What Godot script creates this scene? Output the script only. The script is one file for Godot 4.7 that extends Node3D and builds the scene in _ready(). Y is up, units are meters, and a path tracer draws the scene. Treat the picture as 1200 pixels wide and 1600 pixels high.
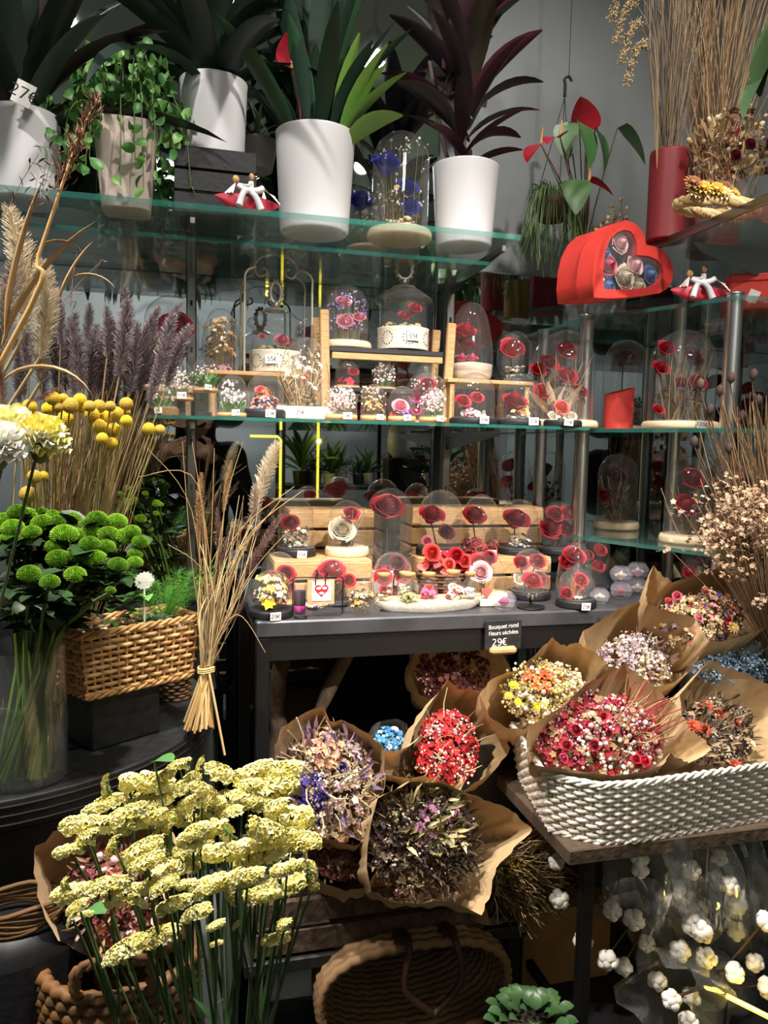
extends Node3D
# A florist's display in front of a mirror: glass shelves of bell jars, dried bouquets, cut flowers.

const MIRROR_Z := -1.80
const SHELF_TOP := 1.908
const SHELF_MID := 1.545
const TABLE := 1.196

var rng := RandomNumberGenerator.new()
var used := {}
var M := {}
var T := {}


# ---------------------------------------------------------------- mesh builder
class MB:
	var v := PackedVector3Array()
	var n := PackedVector3Array()
	var c := PackedColorArray()
	var ix := PackedInt32Array()
	var col := Color.WHITE

	func push(lv: PackedVector3Array, li: PackedInt32Array) -> void:
		var ln := PackedVector3Array()
		ln.resize(lv.size())
		for k in range(0, li.size(), 3):
			var a := li[k]
			var b := li[k + 1]
			var d := li[k + 2]
			var fn := (lv[d] - lv[a]).cross(lv[b] - lv[a])
			ln[a] += fn
			ln[b] += fn
			ln[d] += fn
		for k in ln.size():
			ln[k] = ln[k].normalized() if ln[k].length_squared() > 1e-20 else Vector3.UP
		raw(lv, ln, li)

	func raw(lv: PackedVector3Array, ln: PackedVector3Array, li: PackedInt32Array) -> void:
		var o := v.size()
		v.append_array(lv)
		n.append_array(ln)
		var lc := PackedColorArray()
		lc.resize(lv.size())
		lc.fill(col)
		c.append_array(lc)
		if o == 0:
			ix.append_array(li)
		else:
			var m := ix.size()
			ix.resize(m + li.size())
			for k in li.size():
				ix[m + k] = li[k] + o

	func put(t: MB, x: Transform3D, tint: Color) -> void:
		col = tint
		raw(x * t.v, Transform3D(x.basis.orthonormalized(), Vector3.ZERO) * t.n, t.ix)

	# rows of points joined into a smooth sheet
	func sheet(rows: Array, wrap := false) -> void:
		var lv := PackedVector3Array()
		var li := PackedInt32Array()
		var w: int = rows[0].size()
		for r in rows:
			lv.append_array(r)
		var last := w if wrap else w - 1
		for j in rows.size() - 1:
			for i in last:
				var a := j * w + i
				var b := j * w + (i + 1) % w
				li.append_array([a, a + w, b, b, a + w, b + w])
		push(lv, li)

	func lathe(prof: PackedVector2Array, seg := 24, x := Transform3D.IDENTITY) -> void:
		var rows := []
		for p in prof:
			var r := PackedVector3Array()
			for i in seg:
				var a := TAU * i / seg
				r.append(x * Vector3(cos(a) * p.x, p.y, sin(a) * p.x))
			rows.append(r)
		sheet(rows, true)

	func tube(path: PackedVector3Array, r0: float, r1: float, seg := 5, closed := false) -> void:
		var rows := []
		var m := path.size()
		var ref := Vector3.UP
		for k in m:
			var d := (path[(k + 1) % m if closed else mini(k + 1, m - 1)] - path[(k - 1 + m) % m if closed else maxi(k - 1, 0)]).normalized()
			if absf(d.dot(ref)) > 0.95:
				ref = Vector3.RIGHT if absf(d.x) < 0.8 else Vector3.BACK
			var s := d.cross(ref).normalized()
			var u := s.cross(d)
			ref = u
			var rr := lerpf(r0, r1, float(k) / maxf(1, m - 1))
			var row := PackedVector3Array()
			for i in seg:
				var a := -TAU * i / seg
				row.append(path[k] + (s * cos(a) + u * sin(a)) * rr)
			rows.append(row)
		if closed:
			rows.append(rows[0])
		sheet(rows, true)
		if not closed and r1 > 0.0008:
			cap(rows[0], false)
			cap(rows[-1], true)

	func cap(ring: PackedVector3Array, up: bool) -> void:
		var li := PackedInt32Array()
		for i in range(1, ring.size() - 1):
			if up:
				li.append_array([0, i, i + 1])
			else:
				li.append_array([0, i + 1, i])
		push(ring, li)

	func box(cn: Vector3, size: Vector3, x := Transform3D.IDENTITY, bev := 0.0) -> void:
		var h := size / 2.0
		var b := minf(bev, minf(h.x, minf(h.y, h.z)) * 0.9)
		if b <= 0.0:
			for ax in 3:
				for s in [-1.0, 1.0]:
					var nn := Vector3.ZERO
					nn[ax] = s
					var u := Vector3.ZERO
					u[(ax + 1) % 3] = 1.0
					var w := Vector3.ZERO
					w[(ax + 2) % 3] = s
					var q := PackedVector3Array([x * (cn + (nn - u - w) * h), x * (cn + (nn + u - w) * h), x * (cn + (nn + u + w) * h), x * (cn + (nn - u + w) * h)])
					push(q, PackedInt32Array([0, 2, 1, 0, 3, 2]))
			return
		var lv := PackedVector3Array()
		for sx in [-1, 1]:
			for sy in [-1, 1]:
				for sz in [-1, 1]:
					var s := Vector3(sx, sy, sz)
					for ax in 3:
						var p := h - Vector3(b, b, b)
						p[ax] += b
						lv.append(x * (cn + p * s))
		var id := func(sx, sy, sz, ax): return (((sx + 1) / 2 * 2 + (sy + 1) / 2) * 2 + (sz + 1) / 2) * 3 + ax
		var faces := []
		for ax in 3:
			for s in [-1, 1]:
				var f := []
				for q in [[-1, -1], [1, -1], [1, 1], [-1, 1]]:
					var k := [0, 0, 0]
					k[ax] = s
					k[(ax + 1) % 3] = q[0]
					k[(ax + 2) % 3] = q[1]
					f.append(id.call(k[0], k[1], k[2], ax))
				faces.append(f)
		for ax in 3:
			for q in [[-1, -1], [1, -1], [1, 1], [-1, 1]]:
				var f := []
				for e in [[-1, 1], [1, 1], [1, 2], [-1, 2]]:
					var k := [0, 0, 0]
					k[ax] = e[0]
					k[(ax + 1) % 3] = q[0]
					k[(ax + 2) % 3] = q[1]
					f.append(id.call(k[0], k[1], k[2], (ax + e[1]) % 3))
				faces.append(f)
		for sx in [-1, 1]:
			for sy in [-1, 1]:
				for sz in [-1, 1]:
					faces.append([id.call(sx, sy, sz, 0), id.call(sx, sy, sz, 1), id.call(sx, sy, sz, 2)])
		var mid := x * cn
		for f in faces:
			var pl := PackedVector3Array()
			for k in f:
				pl.append(lv[k])
			var nn := (pl[2] - pl[0]).cross(pl[1] - pl[0])
			var out := nn.dot(pl[0] + pl[1] + pl[2] - mid * 3.0) > 0
			var li := PackedInt32Array([0, 1, 2] if out else [0, 2, 1])
			if pl.size() == 4:
				li.append_array([0, 2, 3] if out else [0, 3, 2])
			push(pl, li)

	func ball(cn: Vector3, r: Vector3, seg := 8, rings := 5, x := Basis.IDENTITY) -> void:
		var rows := []
		for j in rings + 1:
			var t := PI * j / rings
			var row := PackedVector3Array()
			for i in seg:
				var a := TAU * i / seg
				row.append(cn + x * (Vector3(sin(t) * cos(a), cos(t), sin(t) * sin(a)) * r))
			rows.append(row)
		rows.reverse()
		sheet(rows, true)

	# a blade or leaf: bends from dir towards the ground by droop over its length
	func leaf(base: Vector3, dir: Vector3, length: float, width: float, droop := 0.6, shape := "strap", fold := 0.25, twist := 0.0, seg := 7) -> void:
		var d := dir.normalized()
		var p := base
		var rows := []
		var side := d.cross(Vector3.UP)
		side = Vector3.RIGHT if side.length() < 0.05 else side.normalized()
		side = side.rotated(d, twist)
		for k in seg + 1:
			var t := float(k) / seg
			var w := 0.0
			match shape:
				"strap": w = minf(1.0, 0.35 + t * 3.0) * pow(maxf(0.0, 1.0 - pow(t, 3.5)), 0.8)
				"lance": w = pow(sin(PI * clampf(t * 0.93 + 0.05, 0.0, 1.0)), 0.8)
				"oval": w = pow(sin(PI * pow(clampf(t, 0.004, 1.0), 0.85)), 0.62)
				"blunt": w = 0.45 + 0.55 * sin(PI * (0.1 + 0.75 * t))
				"heart": w = pow(sin(PI * clampf(pow(t, 0.55), 0.0, 1.0)), 0.75)
			w = maxf(w, 0.02) * width * 0.5
			var up := side.cross(d)
			rows.append(PackedVector3Array([p - side * w + up * w * fold * 2.0, p, p + side * w + up * w * fold * 2.0]))
			p += d * length / seg
			var ax := d.cross(Vector3.DOWN)
			if ax.length() > 0.02:
				d = d.rotated(ax.normalized(), droop / seg)
				side = (side - d * side.dot(d)).normalized()
		sheet(rows)

	func mesh(m: Material) -> ArrayMesh:
		var a := []
		a.resize(Mesh.ARRAY_MAX)
		a[Mesh.ARRAY_VERTEX] = v
		a[Mesh.ARRAY_NORMAL] = n
		a[Mesh.ARRAY_COLOR] = c
		a[Mesh.ARRAY_INDEX] = ix
		var r := ArrayMesh.new()
		r.add_surface_from_arrays(Mesh.PRIMITIVE_TRIANGLES, a)
		r.surface_set_material(0, m)
		return r


# ---------------------------------------------------------------- scene helpers
func numbered(called: String) -> String:
	if not used.has(called):
		used[called] = 0
		return called
	used[called] += 1
	return "%s_%03d" % [called, used[called]]


func thing(called: String, label: String, category: String, at := Vector3.ZERO, turn := 0.0, group := "") -> Node3D:
	var o := Node3D.new()
	o.name = numbered(called)
	add_child(o)
	o.position = at
	o.rotation.y = turn
	tag(o, label, category, group)
	return o


func tag(o: Node3D, label: String, category: String, group := "", kind := "") -> void:
	o.set_meta("label", label)
	o.set_meta("category", category)
	if group:
		o.set_meta("group", group)
	if kind:
		o.set_meta("kind", kind)


func part(parent: Node3D, called: String, mb: MB, m: Material, at := Vector3.ZERO) -> MeshInstance3D:
	return inst(parent, called, mb.mesh(m), null, Transform3D(Basis.IDENTITY, at))


func inst(parent: Node3D, called: String, mesh: Mesh, m: Material, x := Transform3D.IDENTITY) -> MeshInstance3D:
	var o := MeshInstance3D.new()
	o.name = called
	o.mesh = mesh
	if m:
		o.material_override = m
	parent.add_child(o, true)
	o.transform = x
	return o


func stuff(o: Node3D) -> Node3D:
	o.set_meta("kind", "stuff")
	return o


func struct(called: String, mb: MB, m: Material) -> MeshInstance3D:
	var o := inst(self, numbered(called), mb.mesh(m), null)
	o.set_meta("kind", "structure")
	return o


func hex(s: String) -> Color:
	return Color(s).srgb_to_linear()


func vary(base: Color, amount := 0.15) -> Color:
	var k := 1.0 + rng.randf_range(-amount, amount)
	return Color(base.r * k * (1.0 + rng.randf_range(-0.06, 0.06)), base.g * k, base.b * k * (1.0 + rng.randf_range(-0.06, 0.06)))


func mat(color: String, rough := 0.8, metal := 0.0) -> StandardMaterial3D:
	var m := StandardMaterial3D.new()
	m.albedo_color = Color(color)
	m.roughness = rough
	m.metallic = metal
	return m


func vmat(rough := 0.8, back := 0.0) -> StandardMaterial3D:
	var m := StandardMaterial3D.new()
	m.vertex_color_use_as_albedo = true
	m.roughness = rough
	if back > 0.0:
		m.backlight_enabled = true
		m.backlight = Color(back, back, back)
	return m


func glass(color: String, alpha: float, rough := 0.0) -> StandardMaterial3D:
	var m := mat(color, rough)
	m.transparency = BaseMaterial3D.TRANSPARENCY_ALPHA
	m.albedo_color.a = alpha
	return m


# grain, stain and speckle colours from noise, laid in the object's own axes
func grain(m: StandardMaterial3D, a: String, b: String, freq: float, scale: Vector3, bump := 0.0, octaves := 4) -> StandardMaterial3D:
	var nz := FastNoiseLite.new()
	nz.seed = int(freq * 1000.0) + 7
	nz.frequency = freq
	nz.fractal_octaves = octaves
	var t := NoiseTexture2D.new()
	t.width = 256
	t.height = 256
	t.seamless = true
	t.noise = nz
	var g := Gradient.new()
	g.set_color(0, Color(a))
	g.set_color(1, Color(b))
	t.color_ramp = g
	m.albedo_texture = t
	m.albedo_color = Color.WHITE
	m.uv1_triplanar = true
	m.uv1_scale = scale
	if bump > 0.0:
		var tn := NoiseTexture2D.new()
		tn.width = 256
		tn.height = 256
		tn.seamless = true
		tn.noise = nz
		tn.as_normal_map = true
		tn.bump_strength = 4.0
		m.normal_enabled = true
		m.normal_texture = tn
		m.normal_scale = bump
	return m


func rv(s: float) -> Vector3:
	return Vector3(rng.randf_range(-s, s), rng.randf_range(-s, s), rng.randf_range(-s, s))


func aim(dir: Vector3, at := Vector3.ZERO, s := 1.0, spin := 0.0) -> Transform3D:
	var y := dir.normalized()
	var x := y.cross(Vector3.FORWARD)
	x = Vector3.RIGHT if x.length() < 0.01 else x.normalized()
	var b := Basis(x, y, x.cross(y)).rotated(y, spin)
	return Transform3D(b.scaled(Vector3(s, s, s)), at)


func curve(pts: Array, n := 10) -> PackedVector3Array:
	var out := PackedVector3Array()
	var m := pts.size()
	for k in m - 1:
		for j in n:
			var t := float(j) / n
			out.append((pts[k] as Vector3).cubic_interpolate(pts[k + 1], pts[maxi(k - 1, 0)], pts[mini(k + 2, m - 1)], t))
	out.append(pts[m - 1])
	return out


func text(parent: Node3D, s: String, h: float, m: Material, x: Transform3D) -> void:
	var t := TextMesh.new()
	var f := SystemFont.new()
	f.font_names = PackedStringArray(["Droid Sans"])
	t.font = f
	t.text = s
	t.font_size = 32
	t.pixel_size = h / 24.0
	t.depth = 0.0004
	t.curve_step = 4.0
	inst(parent, "lettering", t, m, x)


# ---------------------------------------------------------------- shared shapes
func make_shapes() -> void:
	# tiny pieces used for berries, florets, seeds and straw
	var b := MB.new()
	b.ball(Vector3.ZERO, Vector3.ONE, 5, 3)
	T.berry = b
	var f := MB.new()
	for i in 5:
		var a := TAU * i / 5.0
		var d := Vector3(cos(a), 0.35, sin(a))
		f.leaf(Vector3.ZERO, d, 1.0, 0.75, 0.9, "oval", 0.3, 0.0, 2)
	T.floret = f
	var s := MB.new()
	s.leaf(Vector3.ZERO, Vector3(0.1, 1, 0), 1.0, 0.22, 0.5, "lance", 0.3, 0.0, 3)
	T.blade = s
	var st := MB.new()
	st.tube(PackedVector3Array([Vector3.ZERO, Vector3(0.04, 0.5, 0.0), Vector3(0.0, 1.0, 0.05)]), 0.02, 0.014, 3)
	T.straw = st
	# a many-petalled everlasting flower
	var e := MB.new()
	for ring in 3:
		for i in 11:
			var a := TAU * (i + ring * 0.5) / 11.0
			var up := 0.25 + ring * 0.55
			e.leaf(Vector3(cos(a), 0, sin(a)) * (0.3 - ring * 0.06), Vector3(cos(a), up, sin(a)), 0.85 - ring * 0.18, 0.36, 0.3, "lance", 0.35, 0.0, 3)
	e.ball(Vector3(0, 0.1, 0), Vector3(0.36, 0.2, 0.36), 8, 4)
	T.everlasting = e
	for k in 3:
		T["rose%d" % k] = rose_mesh(k)
	T.pompon = pompon_mesh()


func rose_mesh(k: int) -> ArrayMesh:
	var m := MB.new()
	rng.seed = 40 + k
	var count := 30
	for i in count:
		var t := float(i) / (count - 1)
		var a0 := i * 2.39996 + rng.randf_range(-0.2, 0.2)
		# the bud is a tight spiral; outer petals cup it and roll their rims outwards
		var belly := 0.10 + 0.62 * pow(t, 0.75)
		var mouth := 0.04 + 0.82 * pow(t, 1.05) * rng.randf_range(0.94, 1.06)
		var low := -0.10 - 0.30 * t
		var high := lerpf(0.92, 0.40, pow(t, 0.75)) * rng.randf_range(0.95, 1.05)
		var roll := lerpf(0.02, 0.16, t)
		var wide := lerpf(1.7, 0.8, pow(t, 0.6))
		var rows := []
		for j in 7:
			var q := j / 6.0
			var row := PackedVector3Array()
			for h in 7:
				var u := h / 3.0 - 1.0
				var a := a0 + u * wide * (0.5 + 0.5 * sin(PI * minf(q * 0.7 + 0.1, 0.5)))
				var r := belly * sin(PI * 0.5 * minf(1.0, q * 1.5)) if q < 0.67 else lerpf(belly, mouth, (q - 0.67) * 3.0)
				r += roll * pow(q, 6.0) + 0.015 * sin(u * 4.0 + i) * q
				var y := lerpf(low, high, pow(q, 0.8)) - roll * 0.55 * pow(q, 8.0) - 0.10 * u * u * q * q
				row.append(Vector3(cos(a) * maxf(r, 0.02), y * 1.28, sin(a) * maxf(r, 0.02)))
			rows.append(row)
		m.sheet(rows)
	m.lathe(PackedVector2Array([Vector2(0.0, -0.46), Vector2(0.12, -0.45), Vector2(0.3, -0.36), Vector2(0.4, -0.2)]), 10)
	return m.mesh(null)


func pompon_mesh() -> ArrayMesh:
	var m := MB.new()
	rng.seed = 77
	var n := 240
	for i in n:
		var t := (i + 0.5) / n
		var a := i * 2.39996
		var th := acos(1.0 - 1.2 * t)
		var d := Vector3(sin(th) * cos(a), cos(th), sin(th) * sin(a))
		var base := Vector3(d.x * 0.78, d.y * 0.56, d.z * 0.78)
		m.leaf(base, d + Vector3(0, 0.25, 0) + rv(0.12), lerpf(0.14, 0.26, t), 0.17, 0.2 - t * 0.5, "blunt", 0.5, rng.randf_range(-0.3, 0.3), 3)
	m.ball(Vector3(0, 0.0, 0), Vector3(0.82, 0.58, 0.82), 14, 9)
	return m.mesh(null)


func make_materials() -> void:
	M.vc = vmat(0.8)
	M.petal = vmat(0.65)
	M.leafy = vmat(0.42, 0.18)
	M.glass = glass("f4f8f6", 0.024)
	M.thick = glass("e8f2ee", 0.03)
	M.pane = glass("9fd0c4", 0.07)
	M.pane_edge = glass("2f7a6e", 0.5, 0.05)
	M.clear = glass("e6e2f2", 0.12)
	M.film = glass("dfe4e8", 0.06, 0.06)
	M.mirror = mat("b9c1c2", 0.015, 1.0)
	M.chrome = mat("d6d6d4", 0.27, 1.0)
	M.steel = mat("8d8d8b", 0.3, 1.0)
	M.wall = grain(mat("8f9496", 0.85), "888d8f", "979c9e", 0.01, Vector3(0.7, 0.7, 0.7))
	M.ceil = mat("c6caca", 0.9)
	M.floor = grain(mat("2a2927", 0.55), "242321", "34322f", 0.02, Vector3(1, 1, 1))
	M.black = grain(mat("17171a", 0.55), "121214", "1e1e21", 0.05, Vector3(6, 6, 6), 0.15)
	M.black_slate = grain(mat("1c1d20", 0.5), "17181a", "2b2c2e", 0.03, Vector3(5, 5, 5), 0.2)
	M.board = mat("1b1b1e", 0.4)
	M.iron = mat("1a1a1b", 0.45, 0.4)
	M.zinc = grain(mat("4c4d52", 0.42), "45464b", "5a5b60", 0.015, Vector3(3, 3, 3))
	M.zinc.metallic = 0.5
	M.cream_iron = mat("b3aa92", 0.5, 0.3)
	M.cream = grain(mat("d8d2c2", 0.6), "c9c2b0", "e2dccd", 0.05, Vector3(12, 12, 12))
	M.pale_wood = grain(mat("b8925f", 0.65), "a67f50", "c8a576", 0.03, Vector3(3, 30, 30), 0.15)
	M.base_wood = grain(mat("d9c3a0", 0.6), "cdb48e", "e6d4b6", 0.03, Vector3(4, 40, 40))
	M.cork = grain(mat("b98d5e", 0.8), "a67a4c", "caa272", 0.08, Vector3(20, 20, 20), 0.3)
	M.bark = grain(mat("8a6a48", 0.9), "5d4630", "a8845a", 0.06, Vector3(14, 14, 14), 0.6)
	M.birch = grain(mat("d8d0c2", 0.8), "a99f8f", "ece6da", 0.06, Vector3(10, 22, 10), 0.4)
	M.birch_face = grain(mat("e2cda2", 0.7), "d8bf90", "ecdcb8", 0.02, Vector3(6, 6, 6))
	M.old_wood = grain(mat("4a3a2b", 0.85), "32271c", "665240", 0.03, Vector3(6, 6, 40), 0.4)
	M.white_pot = mat("dedee1", 0.3)
	M.white_plastic = mat("eeeeec", 0.35)
	M.rose_pot = grain(mat("cdbdb2", 0.75), "c6b5a9", "d5c6bb", 0.03, Vector3(5, 5, 5))
	M.terra = grain(mat("a4422f", 0.7), "8e3526", "b04a36", 0.03, Vector3(5, 5, 5))
	M.soil = grain(mat("2a2018", 0.95), "191209", "43352a", 0.2, Vector3(30, 30, 30), 0.8)
	M.kraft = grain(mat("bfa07a", 0.85), "b39468", "cbb08a", 0.03, Vector3(5, 5, 5), 0.12)
	M.paper = mat("dddbd6", 0.8)
	M.ink = mat("1e1c20", 0.8)
	M.chalk = mat("e9e9e4", 0.9)
	M.red_card = grain(mat("c8332c", 0.6), "c02e28", "cf3a32", 0.02, Vector3(4, 4, 4))
	M.red_glaze = mat("7d2428", 0.5)
	M.wax = mat("d0423c", 0.5)
	M.wicker = vmat(0.6)
	M.leather = mat("3f2416", 0.5)
	M.gold = mat("a88b52", 0.35, 0.8)
	M.coat = grain(mat("17181d", 0.8), "131419", "1c1d23", 0.05, Vector3(20, 20, 20))
	M.neon = mat("fff2a0", 0.4)
	M.neon.emission_enabled = true
	M.neon.emission = Color("ffe23a")
	M.neon.emission_energy_multiplier = 2.0
	M.lamp_glow = mat("ffffff", 0.4)
	M.lamp_glow.emission_enabled = true
	M.lamp_glow.emission = Color("fff6ea")
	M.lamp_glow.emission_energy_multiplier = 12.0
	var roses := {"red": "b01428", "crimson": "941022", "dark": "5e0d17", "pink": "e58fa0", "hot": "c42a78", "blue": "1a2a9c", "blush": "e9bfc2", "coral": "dd5a4c", "ivory": "e8dfc8", "rosy": "d0607a", "sky": "5a7fc0", "lilac": "b48ac2", "black": "17110f", "orange": "d2562a"}
	for k in roses:
		M["rose_" + k] = mat(roses[k], 0.6)


# ---------------------------------------------------------------- build
func _ready() -> void:
	var cam := Camera3D.new()
	cam.name = "camera"
	add_child(cam)
	cam.position = Vector3(0, 1.5, 0)
	cam.rotation_order = EULER_ORDER_YXZ
	cam.rotation_degrees = Vector3(-4.9288, -14.5331, 1.2000)
	cam.fov = 67.38
	cam.near = 0.02
	cam.current = true
	var we := WorldEnvironment.new()
	we.name = "environment"
	var env := Environment.new()
	env.background_mode = Environment.BG_COLOR
	env.background_color = Color(0.02, 0.02, 0.022)
	env.tonemap_mode = Environment.TONE_MAPPER_LINEAR
	env.tonemap_exposure = 1.22
	env.sdfgi_enabled = true
	env.ssao_enabled = true
	env.ssil_enabled = true
	we.environment = env
	add_child(we)
	rng.seed = 5
	make_materials()
	make_shapes()
	# track spots over the display, some added only for their light (x, z, aimed at, energy)
	track_spot(Vector3(0.725, 3.05, -0.49), Vector3(0.50, 1.45, -1.45), 1.3, "ceiling spotlight shining above the blue roses")
	track_spot(Vector3(-0.435, 3.05, -0.44), Vector3(0.05, 1.3, -1.3), 1.3, "ceiling spotlight shining above the trailing vine")
	track_spot(Vector3(0.12, 3.05, -0.74), Vector3(0.42, 0.95, -1.05), 5.0, "added ceiling spotlight aimed down at the kraft bouquets", 27.0)  # added lamp for the low bouquets; no fixture is known here
	track_spot(Vector3(-0.85, 3.05, -0.6), Vector3(-0.05, 0.9, -0.85), 4.2, "ceiling spotlight aimed at the yellow statice", 30.0)
	track_spot(Vector3(0.948, 3.05, 0.715), Vector3(0.45, 1.30, -1.5), 9.0, "ceiling spotlight farther back aimed at the bell jars", 14.5)
	track_spot(Vector3(1.5, 3.05, 0.55), Vector3(1.4, 1.3, 1.7), 6.0, "added ceiling spotlight brightening the plant shelf behind the photographer")  # added so the rack shows brighter in the mirror
	track_spot(Vector3(-0.9, 3.05, 1.2), Vector3(-0.9, 1.6, 3.0), 5.0, "added ceiling spotlight brightening the far wall behind the photographer")  # added to lift the grey wall that the mirror reflects
	fill_panel(Vector3(0.2, 3.38, 2.3))
	room()
	shelving()
	bell_jars()
	top_shelf()
	right_side()
	table_top()
	bouquets()
	left_counter()
	foreground()
	behind_camera()
	photographer()


func spot_light(parent: Node3D, at: Vector3, target: Vector3, energy: float, cone: float) -> void:
	var l := SpotLight3D.new()
	l.name = "spot_beam"
	parent.add_child(l, true)
	l.position = at
	l.look_at_from_position(parent.position + at, target)
	l.light_color = Color("fff7ee")
	l.light_energy = energy
	l.spot_angle = cone
	l.spot_angle_attenuation = 0.8
	l.spot_range = 9.0
	l.spot_attenuation = 2.0
	l.light_size = 0.04
	l.shadow_enabled = true


func track_spot(at: Vector3, target: Vector3, energy: float, label: String, cone := 52.0) -> void:
	var t := thing("track_spotlight", label, "spotlight", at, 0.0, "track spotlights on the ceiling")
	var d := (target - at).normalized()
	var x := aim(d)
	var b := MB.new()
	b.lathe(PackedVector2Array([Vector2(0, -0.11), Vector2(0.03, -0.11), Vector2(0.04, -0.1), Vector2(0.045, 0.03), Vector2(0.041, 0.03), Vector2(0.041, 0.012)]), 20, x)
	part(t, "housing", b, M.white_plastic)
	var g := MB.new()
	g.lathe(PackedVector2Array([Vector2(0.041, 0.012), Vector2(0.03, 0.02), Vector2(0, 0.022)]), 20, x)
	part(t, "lamp_glow", g, M.lamp_glow)
	var a := MB.new()
	a.tube(PackedVector3Array([Vector3(0, 0.02, 0), Vector3(0, 3.4 - at.y, 0)]), 0.012, 0.012, 8)
	part(t, "arm", a, M.white_plastic)
	spot_light(t, d * 0.05, target, energy, cone)


func fill_panel(at: Vector3) -> void:  # invented fill light for the mirrored room and the deep shade
	var t := thing("added_fill_panel", "square white fill light added at the ceiling behind the photographer", "light", at)
	var b := MB.new()
	b.box(Vector3.ZERO, Vector3(0.9, 0.03, 0.9), Transform3D.IDENTITY, 0.005)
	part(t, "frame", b, M.white_plastic)
	var g := MB.new()
	g.box(Vector3(0, -0.017, 0), Vector3(0.84, 0.006, 0.84))
	var m := mat("ffffff", 0.5)
	m.emission_enabled = true
	m.emission = Color("f4f6ff")
	m.emission_energy_multiplier = 1.0
	part(t, "fill_diffuser", g, m)
	var l := AreaLight3D.new()
	l.name = "fill_glow"
	t.add_child(l)
	l.position = Vector3(0, -0.03, 0)
	l.rotation_degrees = Vector3(-90, 0, 0)
	l.area_size = Vector2(0.84, 0.84)
	l.light_color = Color("faf8f4")
	l.light_energy = 3.5
	l.area_range = 9.0
	l.shadow_enabled = true


func wallbox(called: String, lo: Vector3, hi: Vector3, m: Material) -> MeshInstance3D:
	var b := MB.new()
	b.box((lo + hi) / 2.0, hi - lo)
	return struct(called, b, m)


func room() -> void:
	wallbox("floor", Vector3(-2.0, -0.1, -1.95), Vector3(2.9, 0, 3.3), M.floor)
	wallbox("ceiling", Vector3(-2.0, 3.4, -1.95), Vector3(2.9, 3.5, 3.3), M.ceil)
	wallbox("wall_back", Vector3(-2.0, 0, -1.95), Vector3(1.4, 3.4, MIRROR_Z - 0.012), M.wall)
	wallbox("wall_left", Vector3(-2.0, 0, MIRROR_Z - 0.012), Vector3(-1.9, 3.4, 3.3), M.wall)
	wallbox("wall_right", Vector3(1.27, 0, MIRROR_Z - 0.012), Vector3(1.4, 3.4, -0.6), M.wall)
	wallbox("wall_return", Vector3(1.4, 0, -0.73), Vector3(2.9, 3.4, -0.6), M.wall)
	wallbox("wall_far_right", Vector3(2.8, 0, -0.6), Vector3(2.9, 3.4, 3.2), M.wall)
	wallbox("wall_front", Vector3(-1.9, 0, 3.2), Vector3(2.9, 3.4, 3.3), M.wall)
	for a in [[-1.25, 0.583, "tall wall mirror behind the display, lamps and photographer reflected in it", 3.0], [0.586, 1.268, "wall mirror panel between the white cordyline pot and the corner", 1.93]]:
		var b := MB.new()
		b.box(Vector3((a[0] + a[1]) / 2.0, (0.5 + a[3]) / 2.0, MIRROR_Z - 0.006), Vector3(a[1] - a[0], a[3] - 0.5, 0.012), Transform3D.IDENTITY, 0.003)
		tag(inst(self, numbered("wall_mirror"), b.mesh(M.mirror), null), a[2], "mirror")
	var s := MB.new()
	s.box(Vector3(1.262, 1.3, -1.24), Vector3(0.012, 1.56, 1.06), Transform3D.IDENTITY, 0.003)
	tag(inst(self, numbered("side_mirror"), s.mesh(M.mirror), null), "side wall mirror behind the chrome corner shelves", "mirror")


func pane(parent: Node3D, outline: PackedVector2Array, y: float, th: float, called := "pane") -> MeshInstance3D:
	# a glass plate from its outline on the floor plan; top face at y
	var b := MB.new()
	var tri := Geometry2D.triangulate_polygon(outline)
	var top := PackedVector3Array()
	var bot := PackedVector3Array()
	for p in outline:
		top.append(Vector3(p.x, y, p.y))
		bot.append(Vector3(p.x, y - th, p.y))
	b.push(top, tri)
	b.push(bot, tri)
	var o := part(parent, called, b, M.pane)
	var e := MB.new()
	var m := outline.size()
	for k in m:
		var j := (k + 1) % m
		e.push(PackedVector3Array([top[k], top[j], bot[j], bot[k]]), PackedInt32Array([0, 1, 2, 0, 2, 3]))
	part(o, "polished_edge", e, M.pane_edge)
	return o


func post(parent: Node3D, x: float, z: float, y0: float, y1: float, r: float, called := "post", m: Material = null) -> void:
	var b := MB.new()
	b.lathe(PackedVector2Array([Vector2(0, y0), Vector2(r, y0), Vector2(r, y1 - 0.004), Vector2(r * 1.12, y1 - 0.004), Vector2(r * 1.12, y1), Vector2(0, y1)]), 16, Transform3D(Basis.IDENTITY, Vector3(x, 0, z)))
	part(parent, called, b, m if m else M.chrome)


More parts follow.
